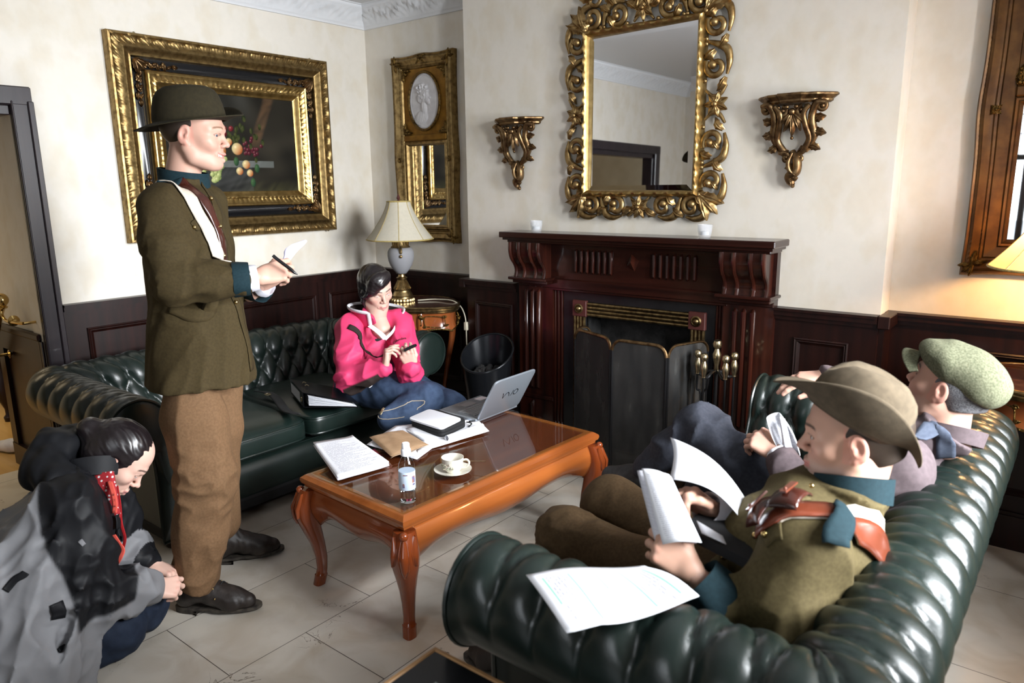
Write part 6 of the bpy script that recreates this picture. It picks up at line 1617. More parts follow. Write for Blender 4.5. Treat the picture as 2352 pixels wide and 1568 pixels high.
    hs = SDF((-.11, -.14, -.10), (.11, .10, .08), .0035); hs.ell((0, -.014, .03), (.0795, .1005, .086), .004); hs.cut((0, .012, 0), (0, 1, -.25)); hs.cut((0, 0, -.052), (0, -.25, -1)); hs.ell((.085, .0, -.005), (.02, .026, .036), .006, neg=True); hs.ell((-.085, .0, -.005), (.02, .026, .036), .006, neg=True)
    V, F = hs.mesh(1); npmesh('hair', H(V), F, 'hairbrown', t)
    return t
M['hairbrown'] = mat('short dark brown hair', (.020, .013, .009), .5, col2=(.034, .022, .014), scale=2, stretch=(500, 160, 500), bump=(2., .15, .001))
man_standing()
# pen and paper slip he holds
tag(MB().tube([(-2.222,1.469,1.324), (-2.214,1.475,1.314), (-2.183,1.510,1.274), (-2.175,1.517,1.263), (-2.168,1.526,1.255)], [.0058, .0062, .0062, .0048, .0012], 12).build('pen', 'black', None), 'black pen in the right hand of the standing man', 'pen')
def slip(u, v):
    a, b = Vector((-2.307,1.563,1.272)), Vector((-2.259,1.600,1.360)); p = a.lerp(b, u); w = .016 + .016 * u + .012 * sstep(.5, .8, u) - .03 * sstep(.88, 1.08, u)
    return p + Vector((.72, .55, .30)) * (v - .5) * 2 * w + Vector((.6, -.75, 0)) * .012 * math.sin(3 * u + 2 * v)
tag(MB().grid(slip, 16, 8).build('paper_slip', mat('thin lilac paper', (.62, .60, .80), .7, col2=(.45, .43, .66), scale=20), None, auto=None, solid=.0006), 'small curled lilac slip of paper in the left hand of the standing man', 'paper')

# ================================================================= PERSON 2: seated man in slouch hat, near end of the right sofa
M['stubbleskin'] = M['skin']
def man_slouch_hat():
    t = person('man seated nearest on the right sofa in slouch hat and olive tunic, holding a script', (-.6, 1.66, 0))
    F, R = A3(-.985, -.17, 0), A3(-.17, .985, 0)
    H = pitched(Frame((-0.380,1.732,0.977), (-.972, -.235, 0), scale=1.05), 2, 0)
    pel, chest, neck = A3(-.545, 1.66, .47), A3(-.435, 1.665, .72), A3(-0.368,1.700,0.875)
    sl, el, wl = A3(-.395, 1.475, .800), A3(-.440, 1.405, .570), A3(-0.598,1.370,0.721)
    sr, er, wr = A3(-.405, 1.865, .805), A3(-.53, 1.84, .60), A3(-0.644,1.560,0.786)
    nl = (H.R.T @ (neck - A3(0, 0, .03) - H.o)) / H.k
    sk = A3(.50, .295, .215); hv, hf, hc = head_mesh(nl, skin=sk, stubble=.45, brow=(.03, .02, .015))
    lh = hand_mesh(wl, A3(-0.656,1.355,0.766) - A3(-0.598,1.370,0.721), A3(.35, -.75, .5), left=True, curls=[(52, 55, 30), (58, 58, 30), (62, 60, 30), (68, 60, 30)], thumb=[(.018, .022, -.006), (.044, .050, -.010), (.046, .080, -.018), (.036, .104, -.024)], scale=1.05, skin=sk)
    rh = hand_mesh(wr, A3(-0.676,1.513,0.829) - A3(-0.644,1.560,0.786), A3(-.2, .6, .7), curls=[(48, 50, 25)] * 4, thumb=[(.018, .022, -.008), (.042, .052, -.014), (.044, .082, -.022), (.036, .104, -.03)], scale=1.03, skin=sk)
    kl, al = A3(-1.112,1.637,0.543), A3(-1.27, 1.60, .11); kr, ar = A3(-1.083,1.839,0.575), A3(-1.10, 1.90, .11)
    hl, hr_ = A3(-.60, 1.57, .47), A3(-.60, 1.77, .47)
    bc = body_coarse([((pel, chest, neck), (.10, .10, .045)), ((sl, el, wl), (.045, .04, .028)), ((sr, er, wr), (.045, .04, .028)), ((hl, kl, al), (.06, .045, .035)), ((hr_, kr, ar), (.06, .045, .035))])
    b = bodymesh(t, [(H(hv), hf, hc), lh, rh, bc]); add_eyes(b, H, (-.1, 1, .05))
    S = SDF(A3(-.95, 1.15, .36), A3(-.12, 2.1, .98), .0055)
    S.loft([(pel + A3(.02, 0, -.08), .185, .165, R), (pel + A3(.01, 0, .06), .185, .160, R), (chest + A3(.0, 0, -.06), .190, .152, R), (chest + A3(.01, 0, .07), .205, .145, R), (A3(-.400, 1.672, .845), .155, .105, R), (neck + A3(.0, 0, -.015), .088, .08, R)], .02)
    sleeve(S, sl, el, A3(*(wl * .66 + el * .34)), [.096, .098, .080, .068, .057], .035)
    sleeve(S, sr, er, A3(*(wr * .60 + er * .40)), [.090, .088, .076, .064, .055], .035)
    S.ell(chest + F * .12 + A3(0, -.06, .0), (.06, .09, .10), .05); S.wrinkle(.006, 18, 31, None, None, (.2, -.4, .8), True); S.wrinkle(.006, 34, 33, el, .25, None, True)
    S.cut(neck + A3(0, 0, .012), (0, 0, 1))
    jk = S.build('tunic', 'olivelight', t); tr = bvh([jk])
    cuffband('cuff', tuple(wl * .60 + el * .40), tuple(wl * .95 + el * .05), .066, .056, 'teal', t); cuffband('cuff', tuple(wr * .52 + er * .48), tuple(wr * .93 + er * .07), .064, .055, 'teal', t)
    cuffband('shirt_cuff', tuple(wr * .90 + er * .10), tuple(wr * 1.05 - er * .05), .041, .040, 'shirt', t)
    collarband('collar', neck + A3(0, 0, -.035), H((0, -.03, 0)) - neck, F, .080, .086, .052, 'teal', t, gap=.35, rise=-.006)
    r = tr.find_nearest(Vector((-0.421,1.581,0.906))); MB().ball(r[0] + r[1] * .006 + Vector((0, 0, .015)), .006, 10, 6).build('collar_badge', 'button', t)
    # leather bandolier over the left shoulder, with two pouches, webbing beneath it and the teal shoulder strap over it
    bd_ = ribbon('webbing_sling', [(-0.455,1.441,0.875), (-0.403,1.465,0.910), (-0.351,1.507,0.909), (-0.311,1.559,0.886), (-0.280,1.616,0.814), (-0.271,1.654,0.734), (-0.273,1.662,0.677)], .075, 'webbing', t, tr, .004, .003)
    ribbon('bandolier', [(-0.524,1.431,0.849), (-0.486,1.428,0.871), (-0.429,1.440,0.893), (-0.371,1.475,0.900), (-0.320,1.510,0.878), (-0.282,1.587,0.810), (-0.267,1.633,0.744), (-0.271,1.667,0.686)], .062, 'tanleather', t, tr, .011, .005)
    ribbon('shoulder_strap', [(-0.342,1.420,0.851), (-0.339,1.453,0.871), (-0.336,1.488,0.891), (-0.333,1.521,0.909)], .056, 'teal', t, tr, .020, .005)
    for q, q2 in (((-0.485,1.452,0.884), (-0.480,1.427,0.849)), ((-0.438,1.470,0.910), (-0.434,1.445,0.875))):
        r = tr.find_nearest(Vector(q)); n_ = r[1]; d_ = (Vector(q2) - Vector(q)); d_ = (d_ - n_ * d_.dot(n_)).normalized(); s_ = n_.cross(d_)
        m = MB(); m.grid(lambda u, v: r[0] + n_ * (.016 + .026 * math.sin(PI * v) ** .5 * math.sin(PI * (u * .9 + .05)) ** .4) + d_ * ((v - .42) * .085) + s_ * ((u - .5) * .062), 12, 12, uv=False)
        pch = m.build('ammunition_pouch', 'oxleather', t, auto=None, solid=.004)
        m = MB().obox(r[0] + n_ * .046 + d_ * .004, n_ * .002, d_ * .030, s_ * .007).ball(r[0] + n_ * .049 + d_ * .022, .004, 8, 5); m.build('pouch_strap', 'tanleather', pch)
    ribbon('front_placket', [(-0.431,1.568,0.887), (-0.470,1.521,0.830), (-0.511,1.497,0.765), (-0.541,1.499,0.669)], .035, 'olivelight', t, tr, .003, .003)
    ribbon('pocket_flap', [(-0.475,1.389,0.837), (-0.450,1.399,0.852), (-0.425,1.408,0.857)], .04, 'olivelight', t, tr, .004, .003)
    for q in ((-0.525,1.470,0.801), (-0.474,1.393,0.851), (-0.592,1.469,0.709)):
        r = tr.find_nearest(Vector(q)); MB().ball(r[0] + r[1] * .007, .008, 10, 6).build('button', 'button', t)
    # trousers
    S = SDF(A3(-1.40, 1.40, .05), A3(-.36, 2.08, .70), .007)
    S.chain([hl, (hl + kl) / 2 + A3(0, 0, .012), kl, (kl * .5 + al * .5), al + A3(.01, 0, .045)], [.105, .100, .082, .078, .066], .03).chain([hr_, (hr_ + kr) / 2 + A3(0, 0, .012), kr, (kr * .5 + ar * .5), ar + A3(.01, 0, .045)], [.105, .100, .084, .078, .066], .03)
    S.ell((hl + hr_) / 2 + A3(.02, 0, 0), (.13, .19, .10), .04); S.wrinkle(.006, 18, 21, None, None, (1, 0, 0), True); S.wrinkle(.006, 30, 9, kl, .25, None, True)
    S.build('trousers', 'darkbrownwool', t)
    S = SDF(np.minimum(kr, ar) - .13, np.maximum(kr, ar) + .13, .006); S.chain([kr * .80 + ar * .20, kr * .45 + ar * .55], [.088, .082], .02); S.wrinkle(.003, 60, 3); S.cut(kr * .80 + ar * .20 + A3(-.03, 0, .0), (.25, .0, 1)); S.cut(kr * .55 + ar * .45, (0, 0, -1))
    S.build('puttee', cloth('sand puttee cloth', (.34, .26, .125), (.28, .21, .10)), t)
    boot(t, (-1.19, 1.615, 0), (-1.485, 1.60, 0), None, lace=False); boot(t, (-1.02, 1.90, 0), (-1.31, 1.89, 0), None, lace=False)
    # slouch hat with the left side of the brim turned up
    def zf(a, q):
        s, c = math.sin(a), math.cos(a)
        side = max(0, -c) ** 1.2
        lift = .085 * side * q ** 1.1 + .012 * max(c, 0) * q - .016 * max(s, 0) ** 2 * q * q - .026 * max(-s, 0) ** 2 * q * q
        return lift, 1 - .42 * side * q
    def pinch(x, y, z):
        k = math.exp(-(x / .030) ** 2) * sstep(-.10, .02, y) + .35 * math.exp(-(x / .03) ** 2)
        dz = z - .045; z = z - .030 * k * sstep(.05, .10, dz)
        x = x * (1 - .22 * float(sstep(.01, .09, y)) * float(sstep(.03, .10, dz)))
        return x, y, z
    hatmesh('slouch_hat', pitched(H, -28, 4), 'felttan', t, [(1.0, -.004), (1.005, .010), (.99, .028), (.955, .052), (.90, .076), (.82, .096), (.70, .110), (.52, .117), (.34, .119), (.17, .119), (0, .118)], .066, zf, z0=.034, ra=.092, rb=.106, cy=.022, pinch=pinch, thick=.003, wfun=lambda a: 1 + .15 * max(math.sin(a), 0) - .18 * max(-math.sin(a), 0))
    hs = SDF((-.11, -.14, -.12), (.11, .10, .08), .0035); hs.ell((0, -.016, .028), (.0795, .1005, .086), .004); hs.ell((0, -.055, -.035), (.055, .045, .045), .02); hs.cut((0, .020, 0), (0, 1, -.15)); hs.cut((0, 0, -.066), (0, -.35, -1)); hs.ell((.085, .0, -.012), (.022, .024, .040), .006, neg=True); hs.ell((-.085, .0, -.012), (.022, .024, .040), .006, neg=True)
    V, F_ = hs.mesh(1); npmesh('hair', H(V), F_, 'hairbrown', t)
man_slouch_hat()
# the script he holds: folded-over pages facing the camera, one sheet curling up behind
def quad(TL, TR, BL, BR, bow=(0, 0, 0), bow2=(0, 0, 0)):
    TL, TR, BL, BR = map(Vector, (TL, TR, BL, BR)); bw, b2 = Vector(bow), Vector(bow2)
    return lambda u, v: (TL.lerp(TR, u)).lerp(BL.lerp(BR, u), v) + bw * math.sin(PI * u) + b2 * math.sin(PI * v)
sct = thing('script', 'open white script held in both hands of the man in the slouch hat', 'script', (-0.652,1.405,0.843))
MB().grid(quad((-0.746,1.403,0.918), (-0.690,1.437,0.901), (-0.657,1.340,0.785), (-0.584,1.376,0.797), (.004, -.010, .010)), 12, 14).build('front_page', 'script', sct, auto=None, solid=.0012)
MB().grid(quad((-0.764,1.418,0.903), (-0.706,1.455,0.894), (-0.678,1.353,0.773), (-0.602,1.391,0.785), (.004, -.008, .008)), 10, 10).build('page_stack', 'papergrey', sct, auto=None, solid=.010)
MB().grid(quad((-0.759,1.570,0.942), (-0.572,1.620,0.797), (-0.706,1.464,0.882), (-0.563,1.537,0.798), (.02, -.02, .035), (.0, .02, .0)), 14, 14).build('turned_page', 'paper', sct, auto=None, solid=.0008)
MB().grid(quad((-0.627,1.443,0.810), (-0.570,1.455,0.785), (-0.607,1.428,0.791), (-0.554,1.439,0.776)), 4, 4).build('loose_page', 'paper', sct, auto=None, solid=.0008)
bx_ = MB().obox((-0.559,1.508,0.756), (-.10, .0, .02), (.0, .07, .0), (.0, .0, .012)); tag(bx_.build('dark_folder', 'blackmatte', None, smooth=False), 'dark folder lying on the lap of the man in the slouch hat', 'folder')

# ================================================================= PERSON 3: man in flat cap, far end of the right sofa
M['mauve'] = cloth('mauve grey wool jacket', (.105, .080, .086), (.082, .062, .067), 70)
M['navygrey'] = cloth('blue grey suit trousers', (.040, .043, .056), (.029, .032, .043), 90)
M['bluestrap'] = cloth('slate blue webbing', (.060, .072, .100), (.045, .055, .08), 90)
M['tweed'] = cloth('green grey tweed', (.150, .152, .098), (.078, .084, .050), 190, .95, (260, .5, .002))
M['hairgrey'] = mat('short greying hair', (.045, .045, .050), .55, col2=(.16, .16, .17), scale=1, stretch=(300, 60, 300), bump=(2., .5, .003))
def man_flat_cap():
    t = person('man in green tweed flat cap and mauve jacket, seated farther along the right sofa', (-.6, 2.3, 0))
    F, R = A3(-.99, .10, 0), A3(.10, .99, 0)
    H = pitched(Frame((-0.276,2.348,0.971), (-.965, .26, 0), scale=1.0), -20, 4)
    pel, chest, neck = A3(-.58, 2.31, .46), A3(-.40, 2.30, .68), A3(-0.269,2.304,0.860)
    sl, el, wl = A3(-.345, 2.105, .785), A3(-.50, 2.03, .585), A3(-0.680,2.158,0.734)
    sr, er, wr = A3(-.37, 2.50, .79), A3(-.50, 2.60, .80), A3(-0.649,2.500,0.914)
    nl = (H.R.T @ (neck - A3(0, 0, .03) - H.o)) / H.k
    hv, hf, hc = head_mesh(nl, stubble=.35, brow=(.04, .03, .028), smile=.4)
    lh = hand_mesh(wl, A3(-0.735,2.166,0.757) - A3(-0.680,2.158,0.734), A3(.3, -.5, .75), left=True, curls=[(50, 55, 30)] * 4)
    rh = hand_mesh(wr, A3(-0.750,2.441,0.898) - A3(-0.649,2.500,0.914), A3(.1, -.2, .95), curls=[(12, 18, 10), (14, 20, 12), (18, 22, 12), (22, 25, 14)])
    kl, al = A3(-0.992,2.293,0.728), A3(-1.198,2.307,0.519); kr, ar = A3(-1.00, 2.46, .545), A3(-1.16, 2.44, .10); hl, hr_ = A3(-.62, 2.22, .50), A3(-.62, 2.42, .47)
    bc = body_coarse([((pel, chest, neck), (.09, .085, .04)), ((sl, el, wl), (.028, .03, .026)), ((sr, er, wr), (.028, .03, .026)), ((hl, kl, al), (.06, .045, .03)), ((hr_, kr, ar), (.06, .045, .035))])
    b = bodymesh(t, [(H(hv), hf, hc), lh, rh, bc]); add_eyes(b, H, (-.2, 1, .0))
    S = SDF(A3(-.98, 1.82, .36), A3(-.14, 2.85, 1.0), .0065)
    S.loft([(pel + A3(.02, 0, -.06), .19, .155, R), (pel + A3(.03, 0, .08), .185, .15, R), (chest, .195, .145, R), (chest + A3(.035, 0, .09), .185, .125, R), (A3(-.335, 2.30, .835), .12, .09, R), (neck + A3(.0, 0, -.01), .082, .078, R)], .02)
    sleeve(S, sl, el, A3(*(wl * .93 + el * .07)), [.092, .086, .074, .062, .050], .035); sleeve(S, sr, er, A3(*(wr * .93 + er * .07)), [.088, .078, .066, .058, .048], .035)
    S.wrinkle(.007, 16, 41, None, None, None, True); S.wrinkle(.006, 30, 44, el, .25, None, True); S.cut(neck + A3(0, 0, .01), (0, 0, 1)) if False else None
    jk = S.build('jacket', 'mauve', t); tr = bvh([jk])
    collarband('collar', neck + A3(.005, 0, -.035), H((0, -.03, 0)) - neck, F, .083, .090, .042, 'mauve', t, gap=.9, flare=.006)
    ribbon('shoulder_strap', [(-0.338,2.122,0.921), (-0.318,2.154,0.935), (-0.284,2.177,0.917), (-0.259,2.210,0.870), (-0.252,2.233,0.789)], .048, 'bluestrap', t, tr, .006, .004)
    cuffband('shirt_cuff', tuple(wl * .90 + el * .10), tuple(wl * 1.04 - el * .04), .040, .038, 'shirt', t); cuffband('shirt_cuff', tuple(wr * .90 + er * .10), tuple(wr * 1.03 - er * .03), .040, .038, 'shirt', t)
    S = SDF(A3(-1.42, 1.98, .05), A3(-.42, 2.66, .95), .007)
    S.chain([hl, (hl + kl) / 2 + A3(0, 0, .012), kl, (kl + al) / 2, al], [.105, .096, .074, .072, .058], .03).chain([hr_, (hr_ + kr) / 2, kr, (kr + ar) / 2, ar + A3(0, 0, .04)], [.105, .098, .078, .075, .07], .03)
    S.ell((hl + hr_) / 2, (.13, .19, .10), .04); S.wrinkle(.008, 14, 51, None, None, (.8, 0, .5), True); S.wrinkle(.008, 24, 52, kl, .3, None, True)
    S.build('trousers', 'navygrey', t)
    M['suede'] = mat('grey suede shoe', (.045, .046, .048), .85, col2=(.03, .03, .032), scale=50)
    S = SDF(al - .25, al + .25, .005); d_ = unit(A3(-.75, .10, -.35)); S.chain([al + A3(-.02, 0, -.03), al + d_ * .10 + A3(0, 0, -.02), al + d_ * .19 + A3(0, 0, .0)], [.048, .046, .040], .02); S.build('shoe', 'suede', t)
    boot(t, (-1.10, 2.44, 0.0), (-1.40, 2.43, 0.0), None, lace=False, mt='suede', name='shoe')
    # flat cap
    S = SDF((-.15, -.19, -.05), (.15, .20, .17), .0035)
    S.ell((0, -.018, .062), (.088, .114, .070), .01).ell((0, .030, .078), (.090, .094, .040), .03); S.ell((0, -.085, .035), (.075, .045, .045), .03); S.cut((0, 0, .030), (0, .22, -1)); S.wrinkle(.0025, 30, 4)
    V, F_ = S.mesh(1); cp = npmesh('flat_cap', H(V), F_, 'tweed', t)
    def pk(u, v):
        a = (u - .5) * 2.1; r = .068 + .054 * v * math.cos(a * .72) ** 1.0
        return tuple(H((.094 * math.sin(a) * (1 + .05 * v), .036 + r * math.cos(a), .046 - .014 * v - .034 * (math.sin(a) ** 2) + .006 * math.cos(a))))
    MB().grid(pk, 24, 8, uv=False).build('cap_peak', 'tweed', cp, auto=None, solid=.007)
    hs = SDF((-.11, -.14, -.12), (.11, .10, .08), .0035); hs.ell((0, -.016, .026), (.0795, .1005, .086), .004); hs.ell((0, -.06, -.035), (.062, .05, .045), .02); hs.cut((0, .024, 0), (0, 1, -.1)); hs.cut((0, 0, -.060), (0, -.4, -1)); hs.ell((.085, .0, -.014), (.022, .024, .042), .006, neg=True); hs.ell((-.085, .0, -.014), (.022, .024, .042), .006, neg=True)
    V, F_ = hs.mesh(1); npmesh('hair', H(V), F_, 'hairgrey', t)
man_flat_cap()
sc2 = thing('script', 'curled white pages held by the man in the flat cap', 'script', (-0.681,2.191,0.787))
def curl(u, v):
    a, b_ = Vector((-0.720,2.201,0.840)), Vector((-0.639,2.159,0.736)); p = a.lerp(b_, v); w = .028 + .012 * math.sin(PI * v)
    ang = (u - .5) * 3.6; return p + Vector((.62, .35, .25)) * (math.sin(ang) * w) + Vector((-.2, .75, .2)) * (math.cos(ang) * w * .8)
MB().grid(curl, 18, 12).build('rolled_pages', 'script', sc2, auto=None, solid=.0015)
MB().grid(quad((-0.700,2.197,0.841), (-0.684,2.202,0.837), (-0.666,2.153,0.745), (-0.635,2.156,0.740), (.0, -.02, .01)), 8, 8).build('front_page', 'script', sc2, auto=None, solid=.001)

# ================================================================= PERSON 4: woman in pink jacket on the left sofa
M['jacketcloth'] = cloth('nylon jacket shell', (1, 1, 1), (.90, .90, .90), 14, .55, (60, .15, .002), attr=True)
M['pink'] = cloth('pink nylon', (.62, .045, .135), (.56, .035, .115), 14, .55, (60, .15, .002))
M['brownlining'] = cloth('dark brown lining', (.028, .019, .017), (.022, .015, .013), 40)
M['whitetrim'] = cloth('white trim', (.78, .78, .82), (.72, .72, .76), 40)
M['denim'] = cloth('blue denim', (.050, .078, .140), (.028, .046, .090), 26, .8, (500, .4, .001))
M['denimdark'] = cloth('dark indigo denim', (.015, .023, .042), (.009, .014, .028), 30, .8, (500, .4, .001))
M['hairblackw'] = mat('glossy black hair', (.007, .005, .006), .30, col2=(.013, .009, .010), scale=2., stretch=(420, 120, 260), bump=(2.5, .10, .001), spec=.7)
PINK, BRN = A3(.62, .045, .135), A3(.028, .019, .017)
def woman_pink():
    t = person('woman in pink jacket and blue jeans seated on the left sofa, looking at a phone', (-3.0, 2.58, 0))
    F, R = A3(.995, -.10, 0), A3(-.10, -.995, 0)
    H = pitched(Frame((-2.981,2.579,1.018), (.965, -.26, 0), scale=1.0), 17, 6)
    pel, chest, neck = A3(-3.12, 2.60, .47), A3(-3.055, 2.585, .71), A3(-2.974,2.573,0.883)
    sr, er, wr = A3(-3.042,2.438,0.826), A3(-2.905,2.315,0.597), A3(-2.706,2.374,0.665)
    sl, el, wl = A3(-2.919,2.679,0.825), A3(-2.739,2.561,0.584), A3(-2.637,2.492,0.657)
    nl = (H.R.T @ (neck - H.o)) / H.k
    sk = A3(.55, .35, .28)
    hv, hf, hc = head_mesh(nl, skin=sk, fem=True, brow=(.02, .012, .010), lip=(.50, .20, .19), eye=.45)
    rh = hand_mesh(wr, A3(-2.708,2.393,0.764) - A3(-2.706,2.374,0.665), A3(-.55, -.75, .1), curls=[(48, 20, 10), (60, 34, 20), (66, 42, 25), (72, 46, 25)], skin=sk, fem=True, scale=.98, fore=.012)
    lh = hand_mesh(wl, A3(-2.635,2.448,0.750) - A3(-2.637,2.492,0.657), A3(.62, -.45, -.45), left=True, curls=[(42, 50, 30), (46, 54, 30), (50, 55, 30), (56, 55, 30)], thumb=[(.018, .022, -.010), (.040, .050, -.022), (.042, .078, -.034), (.034, .098, -.042)], skin=sk, fem=True, scale=.98, fore=.015)
    kr, ar = A3(-2.576,2.535,0.491), A3(-2.670,2.348,0.415); kl, al = A3(-2.557,2.699,0.411), A3(-2.52, 2.78, .12); hr_, hl = A3(-3.10, 2.50, .48), A3(-3.10, 2.70, .48)
    bc = body_coarse([((pel, chest, neck), (.09, .085, .04)), ((sr, er, wr), (.04, .036, .026)), ((sl, el, wl), (.04, .036, .026)), ((hr_, kr, ar), (.06, .045, .03)), ((hl, kl, al), (.06, .045, .03))], sk)
    Sc = SDF(neck - .25, neck + .2, .006); Sc.chain([neck + A3(0, 0, -.02), neck + F * .03 + A3(0, 0, -.075), chest + F * .075 + A3(0, 0, .06)], [.050, .046, .030], .02); V, F_ = Sc.mesh(1)
    b = bodymesh(t, [(H(hv), hf, hc), rh, lh, bc, (V, F_, np.repeat(sk[None], len(V), 0))]); add_eyes(b, H, (0, 1, -.9))
    S = SDF(A3(-3.42, 2.08, .34), A3(-2.50, 2.98, .98), .005)
    S.loft([(pel + A3(.01, 0, -.01), .195, .145, R), (pel + A3(.03, 0, .08), .185, .15, R), (chest + A3(0, 0, -.03), .185, .14, R), (chest + A3(.0, 0, .07), .175, .115, R), (chest + A3(.01, 0, .135), .12, .085, R), (neck + A3(.0, 0, -.005), .075, .075, R)], .02)
    sleeve(S, sr, er, A3(*(wr * .96 + er * .04)), [.078, .078, .074, .062, .046], .03); sleeve(S, sl, el, A3(*(wl * .9 + el * .1)), [.076, .072, .066, .060, .050], .03)
    S.wrinkle(.006, 20, 61, None, None, None, True); S.wrinkle(.007, 40, 62, er, .3, unit(wr - er), True); S.wrinkle(.007, 40, 63, el, .25, None, True)
    S.cone(neck + F * .075 + A3(0, 0, .035), chest + F * .155 + A3(0, .005, .030), .072, .018, .012, neg=True)
    def colf(V):
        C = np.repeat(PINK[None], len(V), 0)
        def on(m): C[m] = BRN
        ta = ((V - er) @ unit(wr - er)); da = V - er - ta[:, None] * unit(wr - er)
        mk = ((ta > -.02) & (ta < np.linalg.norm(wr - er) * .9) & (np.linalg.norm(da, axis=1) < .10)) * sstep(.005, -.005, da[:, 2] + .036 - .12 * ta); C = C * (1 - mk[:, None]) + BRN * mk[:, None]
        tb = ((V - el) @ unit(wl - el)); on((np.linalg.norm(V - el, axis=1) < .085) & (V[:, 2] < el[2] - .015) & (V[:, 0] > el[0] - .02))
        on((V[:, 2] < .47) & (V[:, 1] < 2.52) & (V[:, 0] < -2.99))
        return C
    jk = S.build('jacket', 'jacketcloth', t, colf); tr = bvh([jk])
    ST = SDF(neck - .3, neck + .15, .006); ST.loft([(chest + A3(0, 0, -.1), .14, .10, R), (chest + F * .004 + A3(0, 0, .052), .10, .108, R)], .02, cap=.0); ST.build('black_top', 'blackmatte', t)
    # stand collar folded open: pink shell, brown lining, white edging
    for nm, mt, dr, th in (('collar', 'pink', .0, .004), ('collar_lining', 'brownlining', -.006, .004)):
        collarband(nm, neck + A3(-.012, 0, -.062), H((0, -.045, 0)) - neck + A3(-.01, 0, .02), F, .098 + dr, .098 + dr, .090, mt, t, flare=.048, gap=1.8, thick=th, rise=-.012)
    def cpt(a, h, e=0.): 
        Fr = Frame(neck + A3(-.012, 0, -.062), F, H((0, -.045, 0)) - neck + A3(-.01, 0, .02)); q = h / .090; r = .098 + .048 * q + e; return Fr((r * math.cos(a), r * math.sin(a), h * (1 - .12 * math.sin(a)) ))
    g0, g1 = PI / 2 + .90, PI / 2 + 2 * PI - .90
    ed = [cpt(g0, .02, .002), cpt(g0, .06, .002), cpt(g0, .090, .002)] + [cpt(a, .092) for a in np.linspace(g0 + .05, g1 - .05, 30)] + [cpt(g1, .090, .002), cpt(g1, .06, .002), cpt(g1, .02, .002)]
    MB().tube([Vector(p) for p in ed], .0095, 8, flat=(.6, 1.25)).build('collar_trim', 'whitetrim', t)
    zp = A3(-2.803,2.474,0.787)
    mid_ = lambda g: tuple((cpt(g, .015, .003) + zp) / 2 + F * .014)
    MB().tube(bez([tuple(cpt(g0, .015, .003)), mid_(g0), tuple(zp)]), .0075, 8, flat=(.35, 1.2), up=F).build('front_facing', 'whitetrim', t); MB().tube(bez([tuple(cpt(g1, .015, .003)), mid_(g1), tuple(zp)]), .014, 8, flat=(.3, 1.2), up=F).build('front_facing', 'whitetrim', t)
    ribbon('storm_flap', [(-2.981,2.386,0.841), (-2.904,2.415,0.817), (-2.830,2.445,0.784), (-2.785,2.468,0.758)], .028, 'brownlining', t, tr, .006, .004)
    ribbon('hem_tab', [(-2.793,2.347,0.580), (-2.790,2.339,0.542)], .026, 'whitetrim', t, tr, .003, .003)
    # chest wording
    tx = bpy.data.curves.new('chest_wording', 'FONT'); tx.body = 'Columbia'; tx.size = .021; tx.extrude = .0004; to = bpy.data.objects.new('tmp', tx); COL.objects.link(to)
    bpy.context.view_layer.update(); me = bpy.data.meshes.new_from_object(to.evaluated_get(bpy.context.evaluated_depsgraph_get())); bpy.data.objects.remove(to)
    r = tr.find_nearest(Vector((-2.782,2.523,0.809))); n_ = r[1]; x_ = (Vector((-2.780,2.552,0.813)) - Vector((-2.807,2.527,0.801))); x_ = (x_ - n_ * x_.dot(n_)).normalized(); y_ = n_.cross(x_)
    for v in me.vertices:
        p = r[0] + x_ * (v.co.x - .04) + y_ * v.co.y; q = tr.find_nearest(p); v.co = q[0] + q[1] * (.0015 + v.co.z)
    finish('chest_wording', me, 'brownlining', t, smooth=False)
    # jeans
    S = SDF(A3(-3.32, 2.28, .06), A3(-2.40, 2.95, .68), .006)
    S.chain([hr_, (hr_ + kr) / 2 + A3(0, 0, .01), kr, (kr + ar) / 2, ar], [.108, .100, .080, .070, .060], .025).chain([hl, (hl + kl) / 2, kl, (kl + al) / 2, al], [.105, .095, .078, .066, .056], .025)
    S.ell(pel + A3(.0, 0, -.01), (.15, .19, .10), .04); S.wrinkle(.004, 34, 71); S.wrinkle(.004, 60, 72, kr, .14)
    jn = S.build('jeans', 'denim', t); tj = bvh([jn])
    M['stitch'] = cloth('pale stitching', (.42, .36, .28), (.36, .30, .22), 60)
    def seam(nm, pts):
        c = []
        for p in bez(pts, 8): r = tj.find_nearest(p); c.append(r[0] + r[1] * .001)
        MB().tube(c, .0022, 5).build(nm, 'stitch', jn)
    seam('seam', [(-2.758,2.249,0.501), (-2.657,2.280,0.511), (-2.570,2.330,0.536), (-2.528,2.392,0.547), (-2.505,2.427,0.509), (-2.503,2.417,0.467)]); seam('seam', [(-2.731,2.236,0.471), (-2.683,2.242,0.449), (-2.632,2.281,0.440), (-2.548,2.347,0.439)])
    zc = []
    for p in bez([(-2.684,2.295,0.552), (-2.671,2.270,0.518), (-2.668,2.251,0.485)], 8): r = tj.find_nearest(p); zc.append(r[0] + r[1] * .002)
    MB().tube(zc, .006, 6, flat=(.5, 1)).build('pocket_zip', 'pewter', jn)
    boot(t, tuple(al + A3(-.03, 0, -.12)), tuple(al + A3(.22, .02, -.12)), None, lace=False)
    # hair: side-swept fringe, gathered at the back
    S = SDF((-.14, -.20, -.13), (.14, .15, .16), .003)
    S.ell((0, -.022, .040), (.085, .104, .094), .01); S.ell((0, -.03, -.03), (.080, .075, .07), .03); S.ell((0, -.115, -.02), (.045, .045, .045), .03)
    S.ell((.0, .098, -.055), (.060, .075, .098), .012, neg=True); S.ell((-.052, .095, .005), (.060, .050, .050), .010, neg=True)
